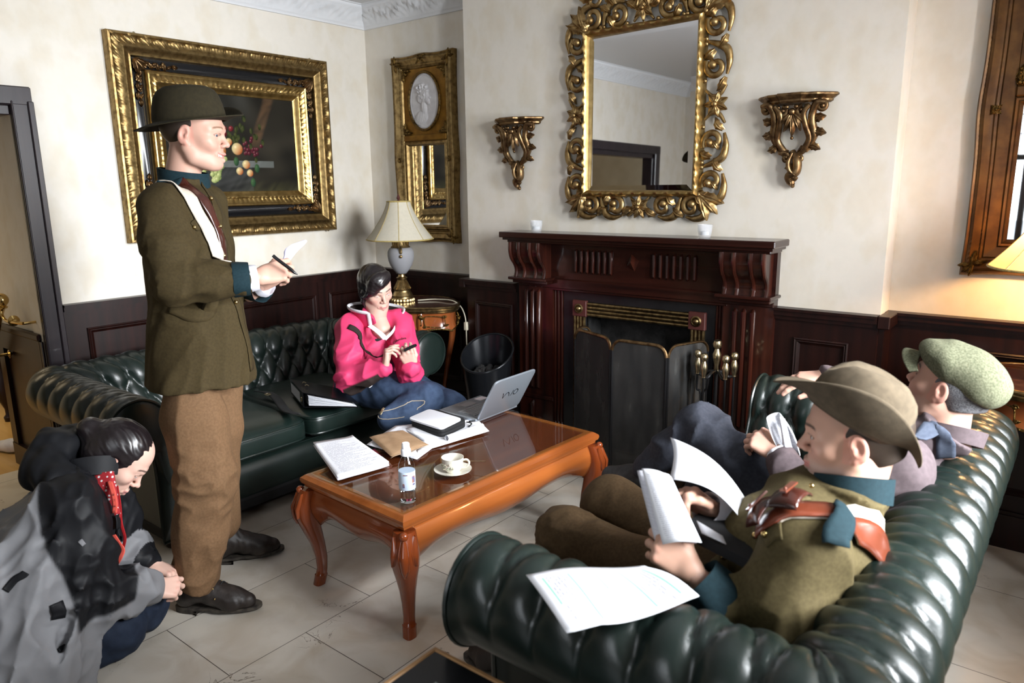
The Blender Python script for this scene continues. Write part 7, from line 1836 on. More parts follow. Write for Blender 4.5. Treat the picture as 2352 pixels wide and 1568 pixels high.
    S.chain([(-.030, .060, .105), (.020, .092, .070), (.058, .072, .030), (.076, .035, -.015)], [.022, .022, .020, .013], .015); S.chain([(.078, .012, .0), (.080, .010, -.05), (.072, .016, -.085)], [.014, .010, .005], .01)
    S.ell((.012, .072, .088), (.060, .036, .040), .02); S.ell((.045, .062, .045), (.034, .034, .045), .02); S.ell((-.088, .0, -.006), (.022, .020, .03), .006, neg=True); S.cut((0, 0, -.10), (0, .3, -1)); S.wrinkle(.0012, 190, 5, dirn=(.7, .5, -.4))
    V, F_ = S.mesh(1); npmesh('hair', H(V), F_, 'hairblackw', t)
woman_pink()
ph = thing('mobile_phone', 'black phone held by the woman in the pink jacket', 'phone', (-2.612,2.463,0.763))
a, b_ = Vector((-2.631,2.439,0.754)), Vector((-2.593,2.489,0.779)); d_ = (b_ - a); n_ = Vector((-.45, -.15, .88)); n_ = (n_ - d_.normalized() * n_.dot(d_.normalized())).normalized(); s_ = d_.normalized().cross(n_)
m = MB(); m.obox((a + b_) / 2, d_ * .5, s_ * .026, n_ * .007); m.build('phone_body', 'black', ph, smooth=False).modifiers.new('bevel', 'BEVEL').width = .004
m = MB(); m.obox((a + b_) / 2 + n_ * .0075, d_ * .36, s_ * .021, n_ * .0006); m.build('screen', mat('dark phone glass', (.012, .013, .016), .08), ph, smooth=False)

# ================================================================= PERSON 5: kneeling woman in grey and black coat
GREY, BLK = A3(.185, .185, .195), A3(.0065, .0068, .0085)
M['coatblack'] = cloth('black nylon', (.0068, .0072, .009), (.0052, .0055, .007), 14, .6, (60, .2, .002))
M['coatgrey'] = cloth('grey nylon', (.185, .185, .195), (.16, .16, .17), 14, .6, (60, .2, .002))
M['red'] = cloth('red scarf cotton', (.36, .012, .016), (.30, .010, .013), 40)
def woman_kneeling():
    t = person('kneeling woman in grey and black hooded coat, adjusting the trouser hem of the standing man', (-2.58, .80, 0))
    F = unit(A3(.50, .866, 0)); R = A3(F[1], -F[0], 0)
    H = pitched(Frame((-2.564,1.017,0.644), (.66, .75, 0), scale=1.04), 47, -10)
    neck = A3(-2.562,0.943,0.605); pel = A3(-2.70, .66, .26); chest = A3(-2.574,0.848,0.482)
    sr, er, wr = A3(-2.441,0.808,0.573), A3(-2.401,0.814,0.285), A3(-2.369,0.988,0.230)
    sl, el, wl = A3(-2.682,0.996,0.479), A3(-2.608,1.000,0.279), A3(-2.519,1.062,0.244)
    nl = (H.R.T @ (neck - H.o)) / H.k; sk = A3(.64, .41, .33)
    hv, hf, hc = head_mesh(nl, skin=sk, fem=True, brow=(.03, .018, .015), lip=(.48, .19, .18), eye=.5)
    rh = hand_mesh(wr, A3(-2.355,1.065,0.206) - A3(-2.369,0.988,0.230), A3(.45, -.55, .70), curls=[(38, 50, 25), (46, 54, 28), (54, 56, 30), (60, 56, 30)], thumb=[(.018, .024, -.006), (.032, .058, -.020), (.026, .088, -.030), (.016, .108, -.034)], skin=sk, fem=True)
    lh = hand_mesh(wl, A3(-2.457,1.102,0.213) - A3(-2.519,1.062,0.244), A3(.1, .35, .9), left=True, curls=[(40, 45, 25)] * 4, skin=sk, fem=True)
    kr, kl = A3(-2.437,0.899,0.102), A3(-2.505,1.008,0.103); hr_, hl = A3(-2.494,0.723,0.174), A3(-2.592,0.829,0.179)
    bc = body_coarse([((pel, chest, neck), (.10, .09, .04)), ((sr, er, wr), (.04, .036, .026)), ((sl, el, wl), (.04, .036, .026)), ((hr_, kr), (.05, .04)), ((hl, kl), (.05, .04))], sk)
    b = bodymesh(t, [(H(hv), hf, hc), rh, lh, bc]); add_eyes(b, H, (0, 1, -.5))
    rg_ = MB(); q = Vector((-2.342,1.021,0.198)); rg_.ball(q, .004, 8, 6).build('ring', 'pewter', t)
    S = SDF(A3(-3.12, .18, -.02), A3(-2.05, 1.30, .86), .0058)
    S.loft([((-2.509,0.584,-0.003), .24, .24, R), ((-2.491,0.619,0.169), .235, .225, R), ((-2.517,0.688,0.307), .23, .21, R), ((-2.540,0.762,0.403), .215, .185, R), ((-2.563,0.830,0.484), .205, .165, R), ((-2.567,0.892,0.554), .165, .125, R), ((-2.567,0.930,0.596), .10, .09, R)], .03)
    sleeve(S, sr, er, A3(*(wr * .92 + er * .08)), [.105, .108, .092, .078, .056], .04); sleeve(S, sl, el, A3(*(wl * .9 + el * .1)), [.095, .09, .078, .066, .052], .04)
    S.chain([A3(-2.429,0.640,0.258), A3(-2.399,0.677,0.115), A3(-2.388,0.672,0.062)], [.10, .09, .085], .05); S.chain([A3(-2.414,0.698,0.280), A3(-2.382,0.724,0.188)], [.08, .05], .05)
    S.wrinkle(.012, 12, 81, None, None, (0, .3, 1), True); S.wrinkle(.006, 26, 82, None, None, None, True); S.wrinkle(.010, 28, 83, er, .25, unit(wr - er), True); S.wrinkle(.016, 20, 85, A3(-2.368,0.626,0.217), .40, (0, .2, 1), True); S.cut((0, 0, .004), (0, 0, -1))
    S.cone(neck + A3(*(F * .10)) + A3(0, 0, .0), A3(-2.484,0.945,0.431), .055, .045, .015, neg=True)
    P_ = [A3(-2.545,0.786,0.650), A3(-2.477,0.757,0.538), A3(-2.395,0.756,0.438), A3(-2.343,0.769,0.284)]
    zs = [p[2] for p in P_][::-1]; fs_ = [float(p @ F) for p in P_][::-1]
    def colf(V):
        C = np.repeat(GREY[None], len(V), 0); q = V @ F; lim = np.interp(V[:, 2], zs, fs_)
        m_ = (sstep(-.006, .006, q - lim) * sstep(P_[3][2] - .05, P_[3][2] - .035, V[:, 2]))[:, None]; C = C * (1 - m_) + BLK * m_
        tw = (V - er) @ unit(wr - er) / np.linalg.norm(wr - er); near = np.linalg.norm(V - er - np.outer((V - er) @ unit(wr - er), unit(wr - er)), axis=1) < .11
        m_ = (near * sstep(.63, .69, tw))[:, None]; C = C * (1 - m_) + GREY * m_; tl = (V - el) @ unit(wl - el) / np.linalg.norm(wl - el); nr2 = np.linalg.norm(V - el - np.outer((V - el) @ unit(wl - el), unit(wl - el)), axis=1) < .10
        C[nr2 & (tl > -.1)] = GREY; C[nr2 & (tl > .72)] = BLK
        return C
    ct_ = S.build('coat', 'jacketcloth', t, colf); tr = bvh([ct_])
    # rolled hood behind the neck
    S = SDF(A3(-2.95, .70, .40), A3(-2.2, 1.30, .86), .005); S.chain([A3(-2.686,1.006,0.623), A3(-2.713,0.947,0.676), A3(-2.670,0.868,0.693), A3(-2.613,0.813,0.662), A3(-2.525,0.822,0.628), A3(-2.470,0.865,0.627)], [.045, .062, .066, .062, .054, .038], .05); S.wrinkle(.009, 26, 91); S.wrinkle(.005, 50, 92)
    S.build('hood', 'coatblack', t)
    collarband('collar', neck + A3(-.0, -.01, -.02), H((0, -.03, 0)) - neck, F, .095, .10, .06, 'coatblack', t, gap=1.3, flare=.012)
    for q, q2, w in (((-2.300,0.690,0.349), (-2.282,0.692,0.304), .038), ((-2.335,0.647,0.197), (-2.328,0.645,0.172), .034)): ribbon('press_tab', [q, q2], w, 'coatblack', t, tr, .006, .004)
    ribbon('pocket_slot', [(-2.389,0.668,0.432), (-2.394,0.632,0.414), (-2.402,0.595,0.396)], .022, 'coatblack', t, tr, .003, .002)
    ribbon('front_placket', [(-2.458,0.920,0.504), (-2.441,0.908,0.459), (-2.432,0.890,0.415), (-2.423,0.911,0.369)], .04, 'coatgrey', t, tr, .006, .003); ribbon('front_tab', [(-2.411,0.906,0.507), (-2.409,0.900,0.479)], .022, 'coatblack', t, tr, .014, .003); ribbon('front_tab', [(-2.415,0.888,0.455), (-2.421,0.876,0.427)], .026, 'coatblack', t, tr, .014, .003)
    cuffband('cuff', tuple(wr * .80 + er * .20), tuple(wr * .96 + er * .04), .058, .046, 'coatgrey', t); cuffband('cuff', tuple(wl * .72 + el * .28), tuple(wl * .97 + el * .03), .056, .046, 'coatblack', t)
    ribbon('sleeve_logo', [(-2.289,0.769,0.510), (-2.272,0.785,0.519)], .020, 'coatgrey', t, tr, .002, .001)
    # jeans
    S = SDF(A3(-2.95, .40, -.02), A3(-2.15, 1.25, .40), .006)
    S.chain([hr_, (hr_ + kr) / 2, kr], [.105, .098, .085], .03).chain([kr + A3(0, 0, -.02), A3(-2.475,0.701,0.037)], [.075, .065], .03).chain([hl, (hl + kl) / 2, kl], [.10, .095, .082], .03).chain([kl + A3(0, 0, -.02), A3(-2.72, .66, .08)], [.07, .06], .03)
    S.wrinkle(.005, 30, 95); S.wrinkle(.004, 50, 96); S.cut((0, 0, .003), (0, 0, -1)); S.build('jeans', 'denimdark', t)
    # scarf
    ribbon('scarf', [(-2.485,0.935,0.638), (-2.450,0.923,0.589), (-2.438,0.919,0.540), (-2.444,0.923,0.475)], .07, polka, t, None, side=(.72, .60, .1), thick=.010)
    # hair pulled back into a low knot
    S = SDF((-.14, -.22, -.13), (.14, .15, .16), .003)
    S.ell((0, -.018, .036), (.083, .104, .093), .01); S.ell((0, -.05, -.02), (.070, .062, .055), .03); S.ell((0, -.125, .02), (.040, .042, .040), .025)
    S.ell((.0, .112, -.074), (.075, .068, .095), .012, neg=True); S.ell((-.088, .0, -.006), (.022, .020, .03), .006, neg=True); S.ell((.088, .0, -.006), (.022, .020, .03), .006, neg=True); S.cut((0, 0, -.072), (0, .2, -1)); S.wrinkle(.0011, 200, 6, dirn=(.2, 1, -.2))
    V, F_ = S.mesh(1); npmesh('hair', H(V), F_, 'hairblackw', t)
def dotmat():
    m, nt, b, nd, ln = nodes('red scarf with white dots'); b.inputs['Roughness'].default_value = .8
    tc = nd.new('ShaderNodeTexCoord'); v = nd.new('ShaderNodeTexVoronoi'); v.inputs['Scale'].default_value = 75; v.inputs['Randomness'].default_value = .25; ln.new(tc.outputs['Object'], v.inputs['Vector'])
    r = ramp(nd, [(.26, (.75, .70, .70)), (.32, (.34, .012, .018))]); ln.new(v.outputs['Distance'], r.inputs[0]); ln.new(r.outputs[0], b.inputs['Base Color']); return m
polka = dotmat()
woman_kneeling()
mt_ = thing('measuring_tape', 'coral tape measure hanging round the neck of the kneeling woman', 'tape measure', (-2.396,0.914,0.493))
M['coral'] = cloth('coral tape', (.72, .105, .075), (.66, .09, .065), 60)
ribbon('tape', [(-2.443,0.936,0.617), (-2.405,0.927,0.592), (-2.391,0.923,0.560), (-2.388,0.916,0.528)], .017, 'coral', mt_, None, side=(.75, .62, .0), thick=.0012)
ribbon('tape', [(-2.378,0.900,0.461), (-2.364,0.905,0.438), (-2.354,0.912,0.411), (-2.356,0.904,0.387), (-2.373,0.896,0.360)], .017, 'coral', mt_, None, side=(.75, .62, .2), thick=.0012)
ribbon('lanyard', [(-2.444,0.956,0.595), (-2.428,0.951,0.531), (-2.408,0.940,0.479), (-2.392,0.939,0.430), (-2.403,0.932,0.387)], .010, 'red', mt_, None, side=(.75, .62, .0), thick=.002)
for k, ch in enumerate('8765'):
    tx = bpy.data.curves.new('n', 'FONT'); tx.body = ch; tx.size = .010; tx.extrude = .0003; to = bpy.data.objects.new('tmp', tx); COL.objects.link(to)
    bpy.context.view_layer.update(); me = bpy.data.meshes.new_from_object(to.evaluated_get(bpy.context.evaluated_depsgraph_get())); bpy.data.objects.remove(to)
    q0 = [Vector((-2.396,0.924,0.588)), Vector((-2.389,0.922,0.571)), Vector((-2.386,0.920,0.553)), Vector((-2.385,0.916,0.535))][k]; xx, yy = Vector((.77, .62, 0)), Vector((0, 0, 1))
    for v in me.vertices: v.co = q0 + xx * (v.co.x - .003) + yy * (v.co.y - .004) + Vector((.62, -.77, 0)) * (v.co.z + .001)
    finish('tape_number', me, 'blackmatte', mt_, smooth=False)

# ================================================================= THINGS ON THE TABLE, SOFAS AND FLOOR
ZT = TZT + .0068
def sheetgrid(name, parent, TL, TR, BL, BR, m, bow=.0, curl=0., solid=.0008, seed=1, n=14):
    TL, TR, BL, BR = map(Vector, (TL, TR, BL, BR)); rg = random.Random(seed); p1, p2 = rg.uniform(0, 6), rg.uniform(0, 6)
    def fn(u, v):
        p = (TL.lerp(TR, u)).lerp(BL.lerp(BR, u), v)
        return p + Vector((0, 0, bow * (1 + math.sin(5 * u + p1) * math.sin(4 * v + p2)) * .5 + curl * max(0, u - .75) ** 2 * 8 + curl * .7 * max(0, .25 - v) ** 2 * 8))
    return MB().grid(fn, n, n).build(name, m, parent, auto=None, solid=solid)
Zv = lambda p, z: (p[0], p[1], z)
st1 = thing('script', 'pile of typed pages on the left end of the coffee table', 'script', (-2.233,1.754,0.477))
for k, (d1, d2) in enumerate(((-.012, .010), (.008, -.006), (-.004, .003), (0, 0))):
    z = ZT + .003 + .004 * k
    q = [Vector(Zv(p, z)) + Vector((d1, d2, 0)) for p in ((-2.498,1.773,0.480), (-2.423,1.922,0.480), (-2.111,1.594,0.480), (-2.067,1.810,0.480))]
    sheetgrid('page', st1, q[0], q[1], q[2], q[3], 'script' if k == 3 else 'papergrey', .004, .010 if k == 3 else .004, .0035 if k < 3 else .001, k)
pl = thing('plan_sheet', 'large white printed sheets spread under the envelope and the black case', 'paper', (-2.139,2.142,0.477))
sheetgrid('sheet', pl, Zv((-2.418,2.166,0.478), ZT + .002), Zv((-2.199,2.453,0.478), ZT + .003), Zv((-2.328,1.918,0.478), ZT + .002), Zv((-2.030,1.925,0.478), ZT + .002), 'script', .003, 0)
sheetgrid('sheet', pl, Zv((-2.342,2.168,0.478), ZT + .005), Zv((-2.141,2.432,0.478), ZT + .006), Zv((-2.083,1.983,0.478), ZT + .004), Zv((-2.007,2.348,0.478), ZT + .005), 'paper', .004, .004, seed=5)
a, b_ = Vector(Zv((-2.081,2.153,0.490), ZT + .018)), Vector(Zv((-2.063,2.367,0.490), ZT + .018))
MB().tube([a, b_], .012, 14, cap=False).tube([a * .98 + b_ * .02, b_], .009, 14, cap=False).build('rolled_edge', 'paper', pl)
M['kraft'] = mat('brown kraft envelope', (.42, .27, .155), .8, col2=(.34, .21, .115), scale=16, bump=(40, .3, .004))
en = thing('padded_envelope', 'thick brown padded envelope lying on the papers on the coffee table', 'envelope', (-2.242,2.021,0.480))
c4 = [Vector(Zv(p, ZT + .0165)) for p in ((-2.364,1.965,0.500), (-2.314,2.116,0.500), (-2.104,1.859,0.500), (-2.085,2.049,0.500))]
def env(u, v, s):
    p = (c4[0].lerp(c4[1], u)).lerp(c4[2].lerp(c4[3], u), v); k = (max(0, math.sin(PI * min(1, u * 1.02))) * max(0, math.sin(PI * v))) ** .35
    return p + Vector((0, 0, s * (.017 * k + .0016 * math.sin(14 * u + 3 * v) * k)))
MB().grid(lambda u, v: env(u, v, 1), 24, 24, uv=False).grid(lambda u, v: env(u, v, -.8), 24, 24, uv=False).build('envelope_body', 'kraft', en, auto=None)
e0, e1 = c4[2].lerp(c4[3], .02), c4[2].lerp(c4[3], .98); MB().grid(lambda u, v: e0.lerp(e1, u) + Vector((.012, -.022, .004)) * v + Vector((0, 0, .004 * math.sin(9 * u))), 14, 3, uv=False).build('flap', mat('pale kraft flap', (.56, .40, .27), .8), en, auto=None, solid=.001)
zc_ = thing('zip_case', 'black zip-up case on the coffee table under a white notepad', 'case', (-2.227,2.248,0.500))
def rquad(P4, z0, z1, r, name, m, parent, ex=.30):
    P4 = [Vector(Zv(p, 0)) for p in P4]; c = sum(P4, Vector()) / 4; U = (P4[1] - P4[0] + P4[3] - P4[2]) / 4; W_ = (P4[2] - P4[0] + P4[3] - P4[1]) / 4; rings = []
    for z, k in ((z0, .985), (z0 + (z1 - z0) * .12, 1), (z0 + (z1 - z0) * .44, 1.0), (z0 + (z1 - z0) * .48, .985), (z0 + (z1 - z0) * .54, .985), (z0 + (z1 - z0) * .58, 1), (z1 - (z1 - z0) * .12, 1), (z1, .975)):
        rings.append([c + U * k * spow(math.cos(a), ex) + W_ * k * spow(math.sin(a), ex) + Vector((0, 0, z)) for a in np.linspace(0, 2 * PI, 49)[:-1]])
    return MB().loft(rings).build(name, m, parent, auto=60)
PC = ((-2.357,2.192,0.510), (-2.374,2.385,0.510), (-2.116,2.161,0.510), (-2.135,2.348,0.510))
rquad(PC, ZT + .006, ZT + .040, 0, 'case_body', 'blackmatte', zc_)
a = Vector(Zv((-2.150,2.358,0.500), ZT + .022)); MB().tube(bez([a, a + Vector((.025, .005, -.004)), a + Vector((.03, -.02, -.012))]), .003, 6).build('zip_pull', 'blackmatte', zc_)
npd = thing('notepad', 'white rounded notepad lying on top of the black zip case', 'notepad', Zv((-2.236,2.244,0.530), ZT + .041))
rquad(((-2.349,2.185,0.530), (-2.368,2.336,0.530), (-2.118,2.158,0.530), (-2.145,2.327,0.530)), ZT + .041, ZT + .050, 0, 'pages', 'paper', npd, .2)
a = Vector(Zv((-2.216,2.106,0.485), ZT + .013)); b_ = Vector(Zv((-2.151,2.091,0.485), ZT + .010)); tag(MB().tube([a - (b_ - a) * 1.2, a, a + (b_ - a) * .01, b_, b_ + (b_ - a) * .06], [.004, .004, .0055, .0055, .003], 10).build('ballpoint_pen', mat('clear pen barrel', (.55, .57, .62), .2, coat=.5), None), 'pen with clear barrel lying on the sheets beside the envelope', 'pen')

# laptop
lp = thing('laptop', 'open silver laptop at the far end of the coffee table, its lid towards us', 'laptop', (-2.269,2.580,0.480))
h0, h1 = Vector(Zv((-2.145,2.418,0.485), ZT + .012)), Vector(Zv((-2.146,2.730,0.485), ZT + .012)); T_ = (h1 - h0); LW = T_.length; T_.normalize(); B_ = Vector((-T_.y, T_.x, 0)); LD = .245
if B_.x > 0: B_ = -B_
lb = MB(); lb.obox((h0 + h1) / 2 + B_ * LD / 2 - Vector((0, 0, .002)), B_ * LD / 2, T_ * LW / 2, Vector((0, 0, .0105))); o = lb.build('base', 'silver', lp, smooth=False); o.modifiers.new('bevel', 'BEVEL').width = .005
M['keys'] = mat('pale keys', (.30, .31, .32), .5)
kb = MB()
for r_ in range(6):
    for c_ in range(15):
        p = h0 + T_ * (LW * (.10 + .80 * (c_ + .5) / 15)) + B_ * (.045 + .018 * r_) + Vector((0, 0, .0095)); kb.obox(p, B_ * .0076, T_ * (LW * .80 / 15 * .44), Vector((0, 0, .0018)))
kb.build('keyboard', 'keys', o, smooth=False)
MB().obox(h0 + T_ * LW * .5 + B_ * .19 + Vector((0, 0, .0088)), B_ * .026, T_ * .042, Vector((0, 0, .0004))).build('touchpad', 'keys', o, smooth=False)
MB().obox(h0 + T_ * LW * .86 + B_ * .2 + Vector((0, 0, .0090)), B_ * .022, T_ * .03, Vector((0, 0, .0004))).build('sticker', 'paper', o, smooth=False)
tl_, tr2 = Vector((-1.855,2.255,0.762)), Vector((-1.745,2.358,0.818))
E_ = Vector((.50, .0, .866)); E_ = (E_ - T_ * E_.dot(T_)).normalized(); LH = .235; Nl = T_.cross(E_).normalized()
if Nl.x < 0: Nl = -Nl
ld = MB(); n_ = 40
ring = [(spow(math.cos(x), .16), spow(math.sin(x), .16)) for x in np.linspace(0, 2 * PI, 65)[:-1]]
mid = (h0 + h1) / 2 + E_ * LH / 2
ld.loft([[mid + T_ * u * LW / 2 * k + E_ * v * LH / 2 * k + Nl * d for u, v in ring] for d, k in ((-.004, .985), (-.003, 1), (.002, 1), (.0045, .985), (.0055, .95))])
lid = ld.build('lid', 'silver', lp, auto=40)
MB().obox(mid - Nl * .0045, T_ * LW * .45, E_ * LH * .42, Nl * .0006).build('screen', 'black', lid, smooth=False)
def text_on(name, body, size, c, x, y, m, parent, ext=.0006, shear=0., track=1.):
    tx = bpy.data.curves.new('t', 'FONT'); tx.body = body; tx.size = size; tx.extrude = ext; tx.align_x = 'CENTER'; tx.align_y = 'CENTER'; tx.space_character = track; tx.shear = shear
    to = bpy.data.objects.new('tmp', tx); COL.objects.link(to); bpy.context.view_layer.update()
    me = bpy.data.meshes.new_from_object(to.evaluated_get(bpy.context.evaluated_depsgraph_get())); bpy.data.objects.remove(to)
    x, y = Vector(x).normalized(), Vector(y).normalized(); z = x.cross(y)
    for v in me.vertices: v.co = Vector(c) + x * v.co.x + y * v.co.y + z * v.co.z
    return finish(name, me, m, parent, smooth=False)
# the wordmark: a tied V and A wave, then I and O
M['chrome'] = mat('dark chrome lettering', (.10, .11, .13), .15, 1.)
lc0 = mid + Nl * .0062 + E_ * .005 + T_ * .012; U_ = -T_ if False else T_
gl = MB(); P2 = lambda u, v: lc0 + U_ * u * 1.5 + E_ * v * 1.6
gl.tube([P2(-.040, .009), P2(-.037, .010), P2(-.030, -.010), P2(-.022, .004), P2(-.014, .010), P2(-.006, .004), P2(.001, -.010)], [.0012, .0022, .0026, .0022, .0022, .0024, .0014], 6, flat=(.4, 1), up=Nl).tube([P2(.009, -.010), P2(.014, .010)], [.0018, .0022], 6, flat=(.4, 1), up=Nl)
gl.tube([P2(.030 + .0105 * math.cos(x), .010 * math.sin(x)) for x in np.linspace(0, 2 * PI, 25)], .0021, 6, flat=(.4, 1), up=Nl).ball(P2(.046, .0), .0016, 6, 4)
gl.build('wordmark', 'chrome', lid)

# cup, saucer, spoon, bottle
sx_, sy_, _ = (-1.824,1.915,0.483)
sa = thing('saucer', 'cream saucer on the glass top under the cup', 'saucer', (sx_, sy_, ZT))
MB().lathe([(.002, 0), (.028, 0), (.034, .004), (.060, .011), (.072, .016), (.0725, .018), (.060, .0140), (.035, .0075), (.028, .006), (.002, .006)], (sx_, sy_, ZT), 40).build('dish', 'white', sa)
cu = thing('teacup', 'cream floral teacup standing on the saucer', 'cup', (sx_, sy_, ZT + .0065))
MB().lathe([(.002, 0), (.024, 0), (.026, .004), (.036, .014), (.0405, .032), (.043, .058), (.0415, .058), (.038, .032), (.033, .014), (.02, .008), (.002, .007)], (sx_, sy_, ZT + .0065), 40).build('cup_body', 'white', cu)
hd = Vector((.88, .40, 0)).normalized(); c0 = Vector((sx_, sy_, ZT + .0065))
MB().tube(bez([c0 + hd * .041 + Vector((0, 0, .050)), c0 + hd * .058 + Vector((0, 0, .052)), c0 + hd * .066 + Vector((0, 0, .040)), c0 + hd * .056 + Vector((0, 0, .024)), c0 + hd * .038 + Vector((0, 0, .018))]), .0042, 8).build('handle', 'white', cu)
fl_ = MB()
for k in range(9):
    a = -2.1 + .16 * k; fl_.ball(c0 + Vector((.0405 * math.cos(a), .0405 * math.sin(a), .030 + .010 * math.sin(k * 2.3))), (.0052, .0052, .005), 8, 5)
fl_.build('painted_flowers', mat('faded floral print', (.45, .36, .30), .3, col2=(.30, .36, .24), scale=140), cu)
MB().lathe([(.002, .0), (.034, .0), (.034, .0005)], c0 + Vector((0, 0, .022)), 24).build('tea_dregs', mat('dregs of tea', (.18, .10, .05), .2), cu)
q = Vector((sx_ - .052, sy_ + .030, ZT + .02)); tag(MB().tube([q, q + Vector((.055, .035, .008)), q + Vector((.13, .075, .012))], [.003, .002, .003], 8, flat=(.5, 1)).ball(q, (.010, .008, .003), 10, 6).build('teaspoon', 'pewter', None), 'metal teaspoon lying on the saucer beside the teacup', 'spoon')
bx, by, _ = (-1.768,1.626,0.478)
bo_ = thing('water_bottle', 'small clear plastic water bottle with white cap and pale blue label', 'bottle', (bx, by, ZT))
M['pet'] = thinglass('clear bottle plastic', (.90, .93, .95), .03)
MB().lathe([(.004, .004), (.020, 0), (.0275, .004), (.029, .012), (.0275, .022), (.0285, .03), (.0275, .040), (.0285, .050), (.0285, .128), (.027, .142), (.020, .158), (.0125, .172), (.012, .178)], (bx, by, ZT), 32).build('bottle_body', 'pet', bo_)
M['water'] = mat('water', (.93, .96, .98), .0, trans=1., ior=1.33); MB().lathe([(.004, .006), (.019, .002), (.0265, .006), (.0265, .046), (.002, .0465)], (bx, by, ZT), 28).build('water', 'water', bo_)
lb_ = MB().lathe([(.0289, .054), (.0292, .055), (.0292, .118), (.0289, .119)], (bx, by, ZT), 32).build('label', mat('pale blue label', (.55, .64, .76), .4, alpha=.92), bo_)
lm_ = MB(); vd = math.atan2(-by, -bx)
for a, z, w, hh, k in ((-.45, .070, .0042, .006, 0), (-.45, .0775, .003, .0018, 0), (.85, .092, .007, .012, 1), (.85, .074, .006, .003, 1), (-.2, .11, .008, .002, 0)):
    lm_.grid(lambda u, v: (bx + .0297 * math.cos(vd + a + (u - .5) * w / .015), by + .0297 * math.sin(vd + a + (u - .5) * w / .015), ZT + z + (v - .5) * hh * 2), 5, 1, uv=False)
lm_.build('label_print', mat('label print', (.05, .12, .32), .4, col2=(.40, .16, .05), scale=80), lb_)
MB().lathe([(.0135, .172), (.0175, .174), (.0175, .192), (.016, .196), (.014, .198), (.0135, .215), (.011, .218), (.002, .2185)], (bx, by, ZT), 28).build('cap', 'shirtcap' if False else mat('white bottle cap', (.82, .83, .88), .35), bo_)

# lever arch file on the sofa
bi = thing('ring_binder', 'black lever arch file lying on the left sofa with papers sticking out', 'binder', (-2.830,2.052,0.565))
A0, A1 = Vector((-3.518,2.329,0.458)), Vector((-3.059,2.128,0.458)); B1 = Vector((-2.846,2.283,0.458)); sp = (A1 - A0); dv_ = (B1 - A1); dv_ = dv_ * (.285 / dv_.length); sp = sp * (.31 / sp.length); A0 = A1 - sp
up_ = Vector((0, 0, .078)); b0 = MB()
b0.prism([A0, A1, A1 + up_, A0 + up_], dv_.normalized() * .004).prism([A0, A1, A1 + dv_, A0 + dv_], (0, 0, .003)).prism([A0 + up_, A1 + up_, A1 + dv_ + up_ * .28, A0 + dv_ + up_ * .28], (0, 0, .003))
b0.build('cover', 'black', bi, smooth=False)
nO = -dv_.normalized() * .0012; MB().add([A0 + sp * .08 + up_ * .16 + nO, A0 + sp * .80 + up_ * .16 + nO, A0 + sp * .80 + up_ * .86 + nO, A0 + sp * .08 + up_ * .86 + nO], [(0, 1, 2, 3)]).build('spine_label', 'papergrey2' if False else mat('grey white spine label', (.62, .63, .68), .6), bi, smooth=False)
cR = A0 + sp * .90 + up_ * .45 + nO; MB().tube([cR + sp.normalized() * .011 * math.cos(x) + Vector((0, 0, .011 * math.sin(x))) for x in np.linspace(0, 2 * PI, 21)], .0025, 6).build('finger_ring', 'pewter', bi)
pg = MB()
for k in range(9):
    z = .008 + .006 * k; o_ = sp.normalized() * (.004 * math.sin(k * 2.2) + .004); pg.prism([A0 + dv_ * .12 + Vector((0, 0, z)) + o_, A1 + dv_ * .10 + Vector((0, 0, z + .004)) + o_, A1 + dv_ * (.96 - .01 * k) + Vector((0, 0, .006 + z * .22)) + o_, A0 + dv_ * .97 + Vector((0, 0, .006 + z * .22)) + o_], (0, 0, .0016))
pg.build('papers', 'paper', bi, smooth=False)
for k in (.35, .55):
    q = A0 + sp * k + up_ + dv_ * .16 + Vector((0, 0, .004)); MB().tube(bez([q, q + dv_ * .03 + Vector((0, 0, .006)), q + dv_ * .07]), .0022, 6).build('clip', 'pewter', bi)
bl = thing('belt', 'black strap with a metal buckle lying on the left sofa seat', 'strap', (-2.964,1.879,0.561))
a = Vector((-3.522,2.152,0.445)); b_ = Vector((-2.990,2.033,0.445)); MB().grid(lambda u, v: a.lerp(b_, u) + Vector((-.02 + .045 * v, .03 * v + .02 * math.sin(5 * u), .012 + .012 * math.sin(7 * u))), 24, 4, uv=False).build('strap', 'blackmatte', bl, auto=None, solid=.004)
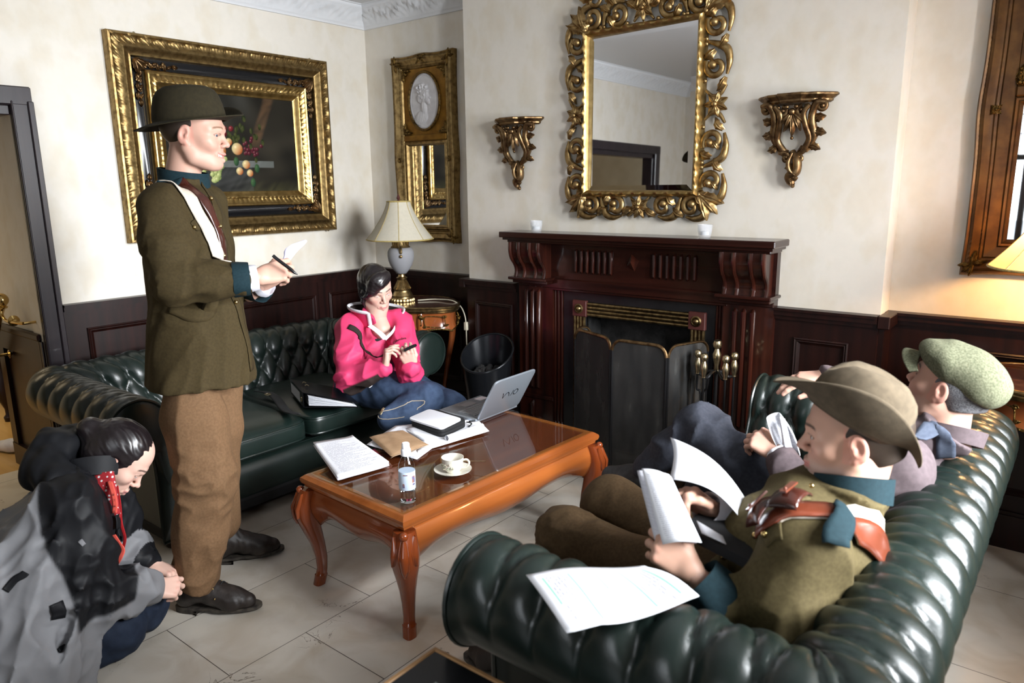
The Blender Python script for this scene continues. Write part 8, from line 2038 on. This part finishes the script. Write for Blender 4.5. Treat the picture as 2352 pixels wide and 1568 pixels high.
q = a.lerp(b_, .28) + Vector((.0, .01, .03)); MB().tube([q + Vector((.016 * spow(math.cos(x), .4), .012 * spow(math.sin(x), .4), .0)) for x in np.linspace(0, 2 * PI, 25)], .003, 6).build('buckle', 'pewter', bl)

# printed page with green highlighting draped over the near sofa arm
s2 = [o for o in COL.objects if o.name.startswith('chesterfield_sofa.001')][0]; tuft = [o for o in s2.children if o.name.startswith('tufted')][0]; ts = bvh([tuft])
pp = [Vector(p) for p in ((-0.825,1.071,0.785), (-0.654,1.252,0.790), (-0.659,0.974,0.765), (-0.505,1.189,0.795))]
def drape(u, v):
    p = pp[0].lerp(pp[2], u).lerp(pp[1].lerp(pp[3], u), v); r = ts.ray_cast(p + Vector((0, 0, .3)), Vector((0, 0, -1)))
    zz = r[0].z + .014 if r[0] is not None else p.z
    return Vector((p.x, p.y, max(zz - .004, p.z - .010 + .014 * math.sin(PI * u) * v + .008 * math.sin(5 * v + 2 * u))))
dg = [[drape(i / 16, j / 16) for j in range(17)] for i in range(17)]
for _ in range(3):
    dg = [[Vector((dg[i][j].x, dg[i][j].y, max(dg[i][j].z, sum(dg[min(16, max(0, i + a))][min(16, max(0, j + c))].z for a in (-1, 0, 1) for c in (-1, 0, 1)) / 9))) for j in range(17)] for i in range(17)]
tag(MB().grid(lambda u, v: dg[round(u * 16)][round(v * 16)], 16, 16).build('script_page', 'scriptgreen', None, auto=None, solid=.0012), 'white script page with green highlighter marks draped over the near sofa arm', 'paper')

# small things at the left edge
q = (-2.444,0.584,0.289); wb = thing('plastic_bottle', 'white capped bottle poking from the grey coat at the left picture edge', 'bottle', q)
MB().lathe([(.010, -.05), (.013, -.04), (.013, .0)], q, 16).build('neck', 'pet', wb); MB().lathe([(.004, 0), (.016, .001), (.016, .022), (.004, .024)], q, 16).build('cap', 'shirt', wb)
S = SDF(A3(-5.20, 1.20, -.02), A3(-4.75, 1.62, .14), .005); S.chain([(-4.95, 1.44, .05), (-5.03, 1.40, .04), (-5.09, 1.37, .035)], [.042, .040, .034], .02); S.cut((0, 0, .004), (0, 0, -1)); tag(S.build('trainer_shoe', 'shirt', None), 'white trainer on the hall floor behind the panelled corner', 'shoe')
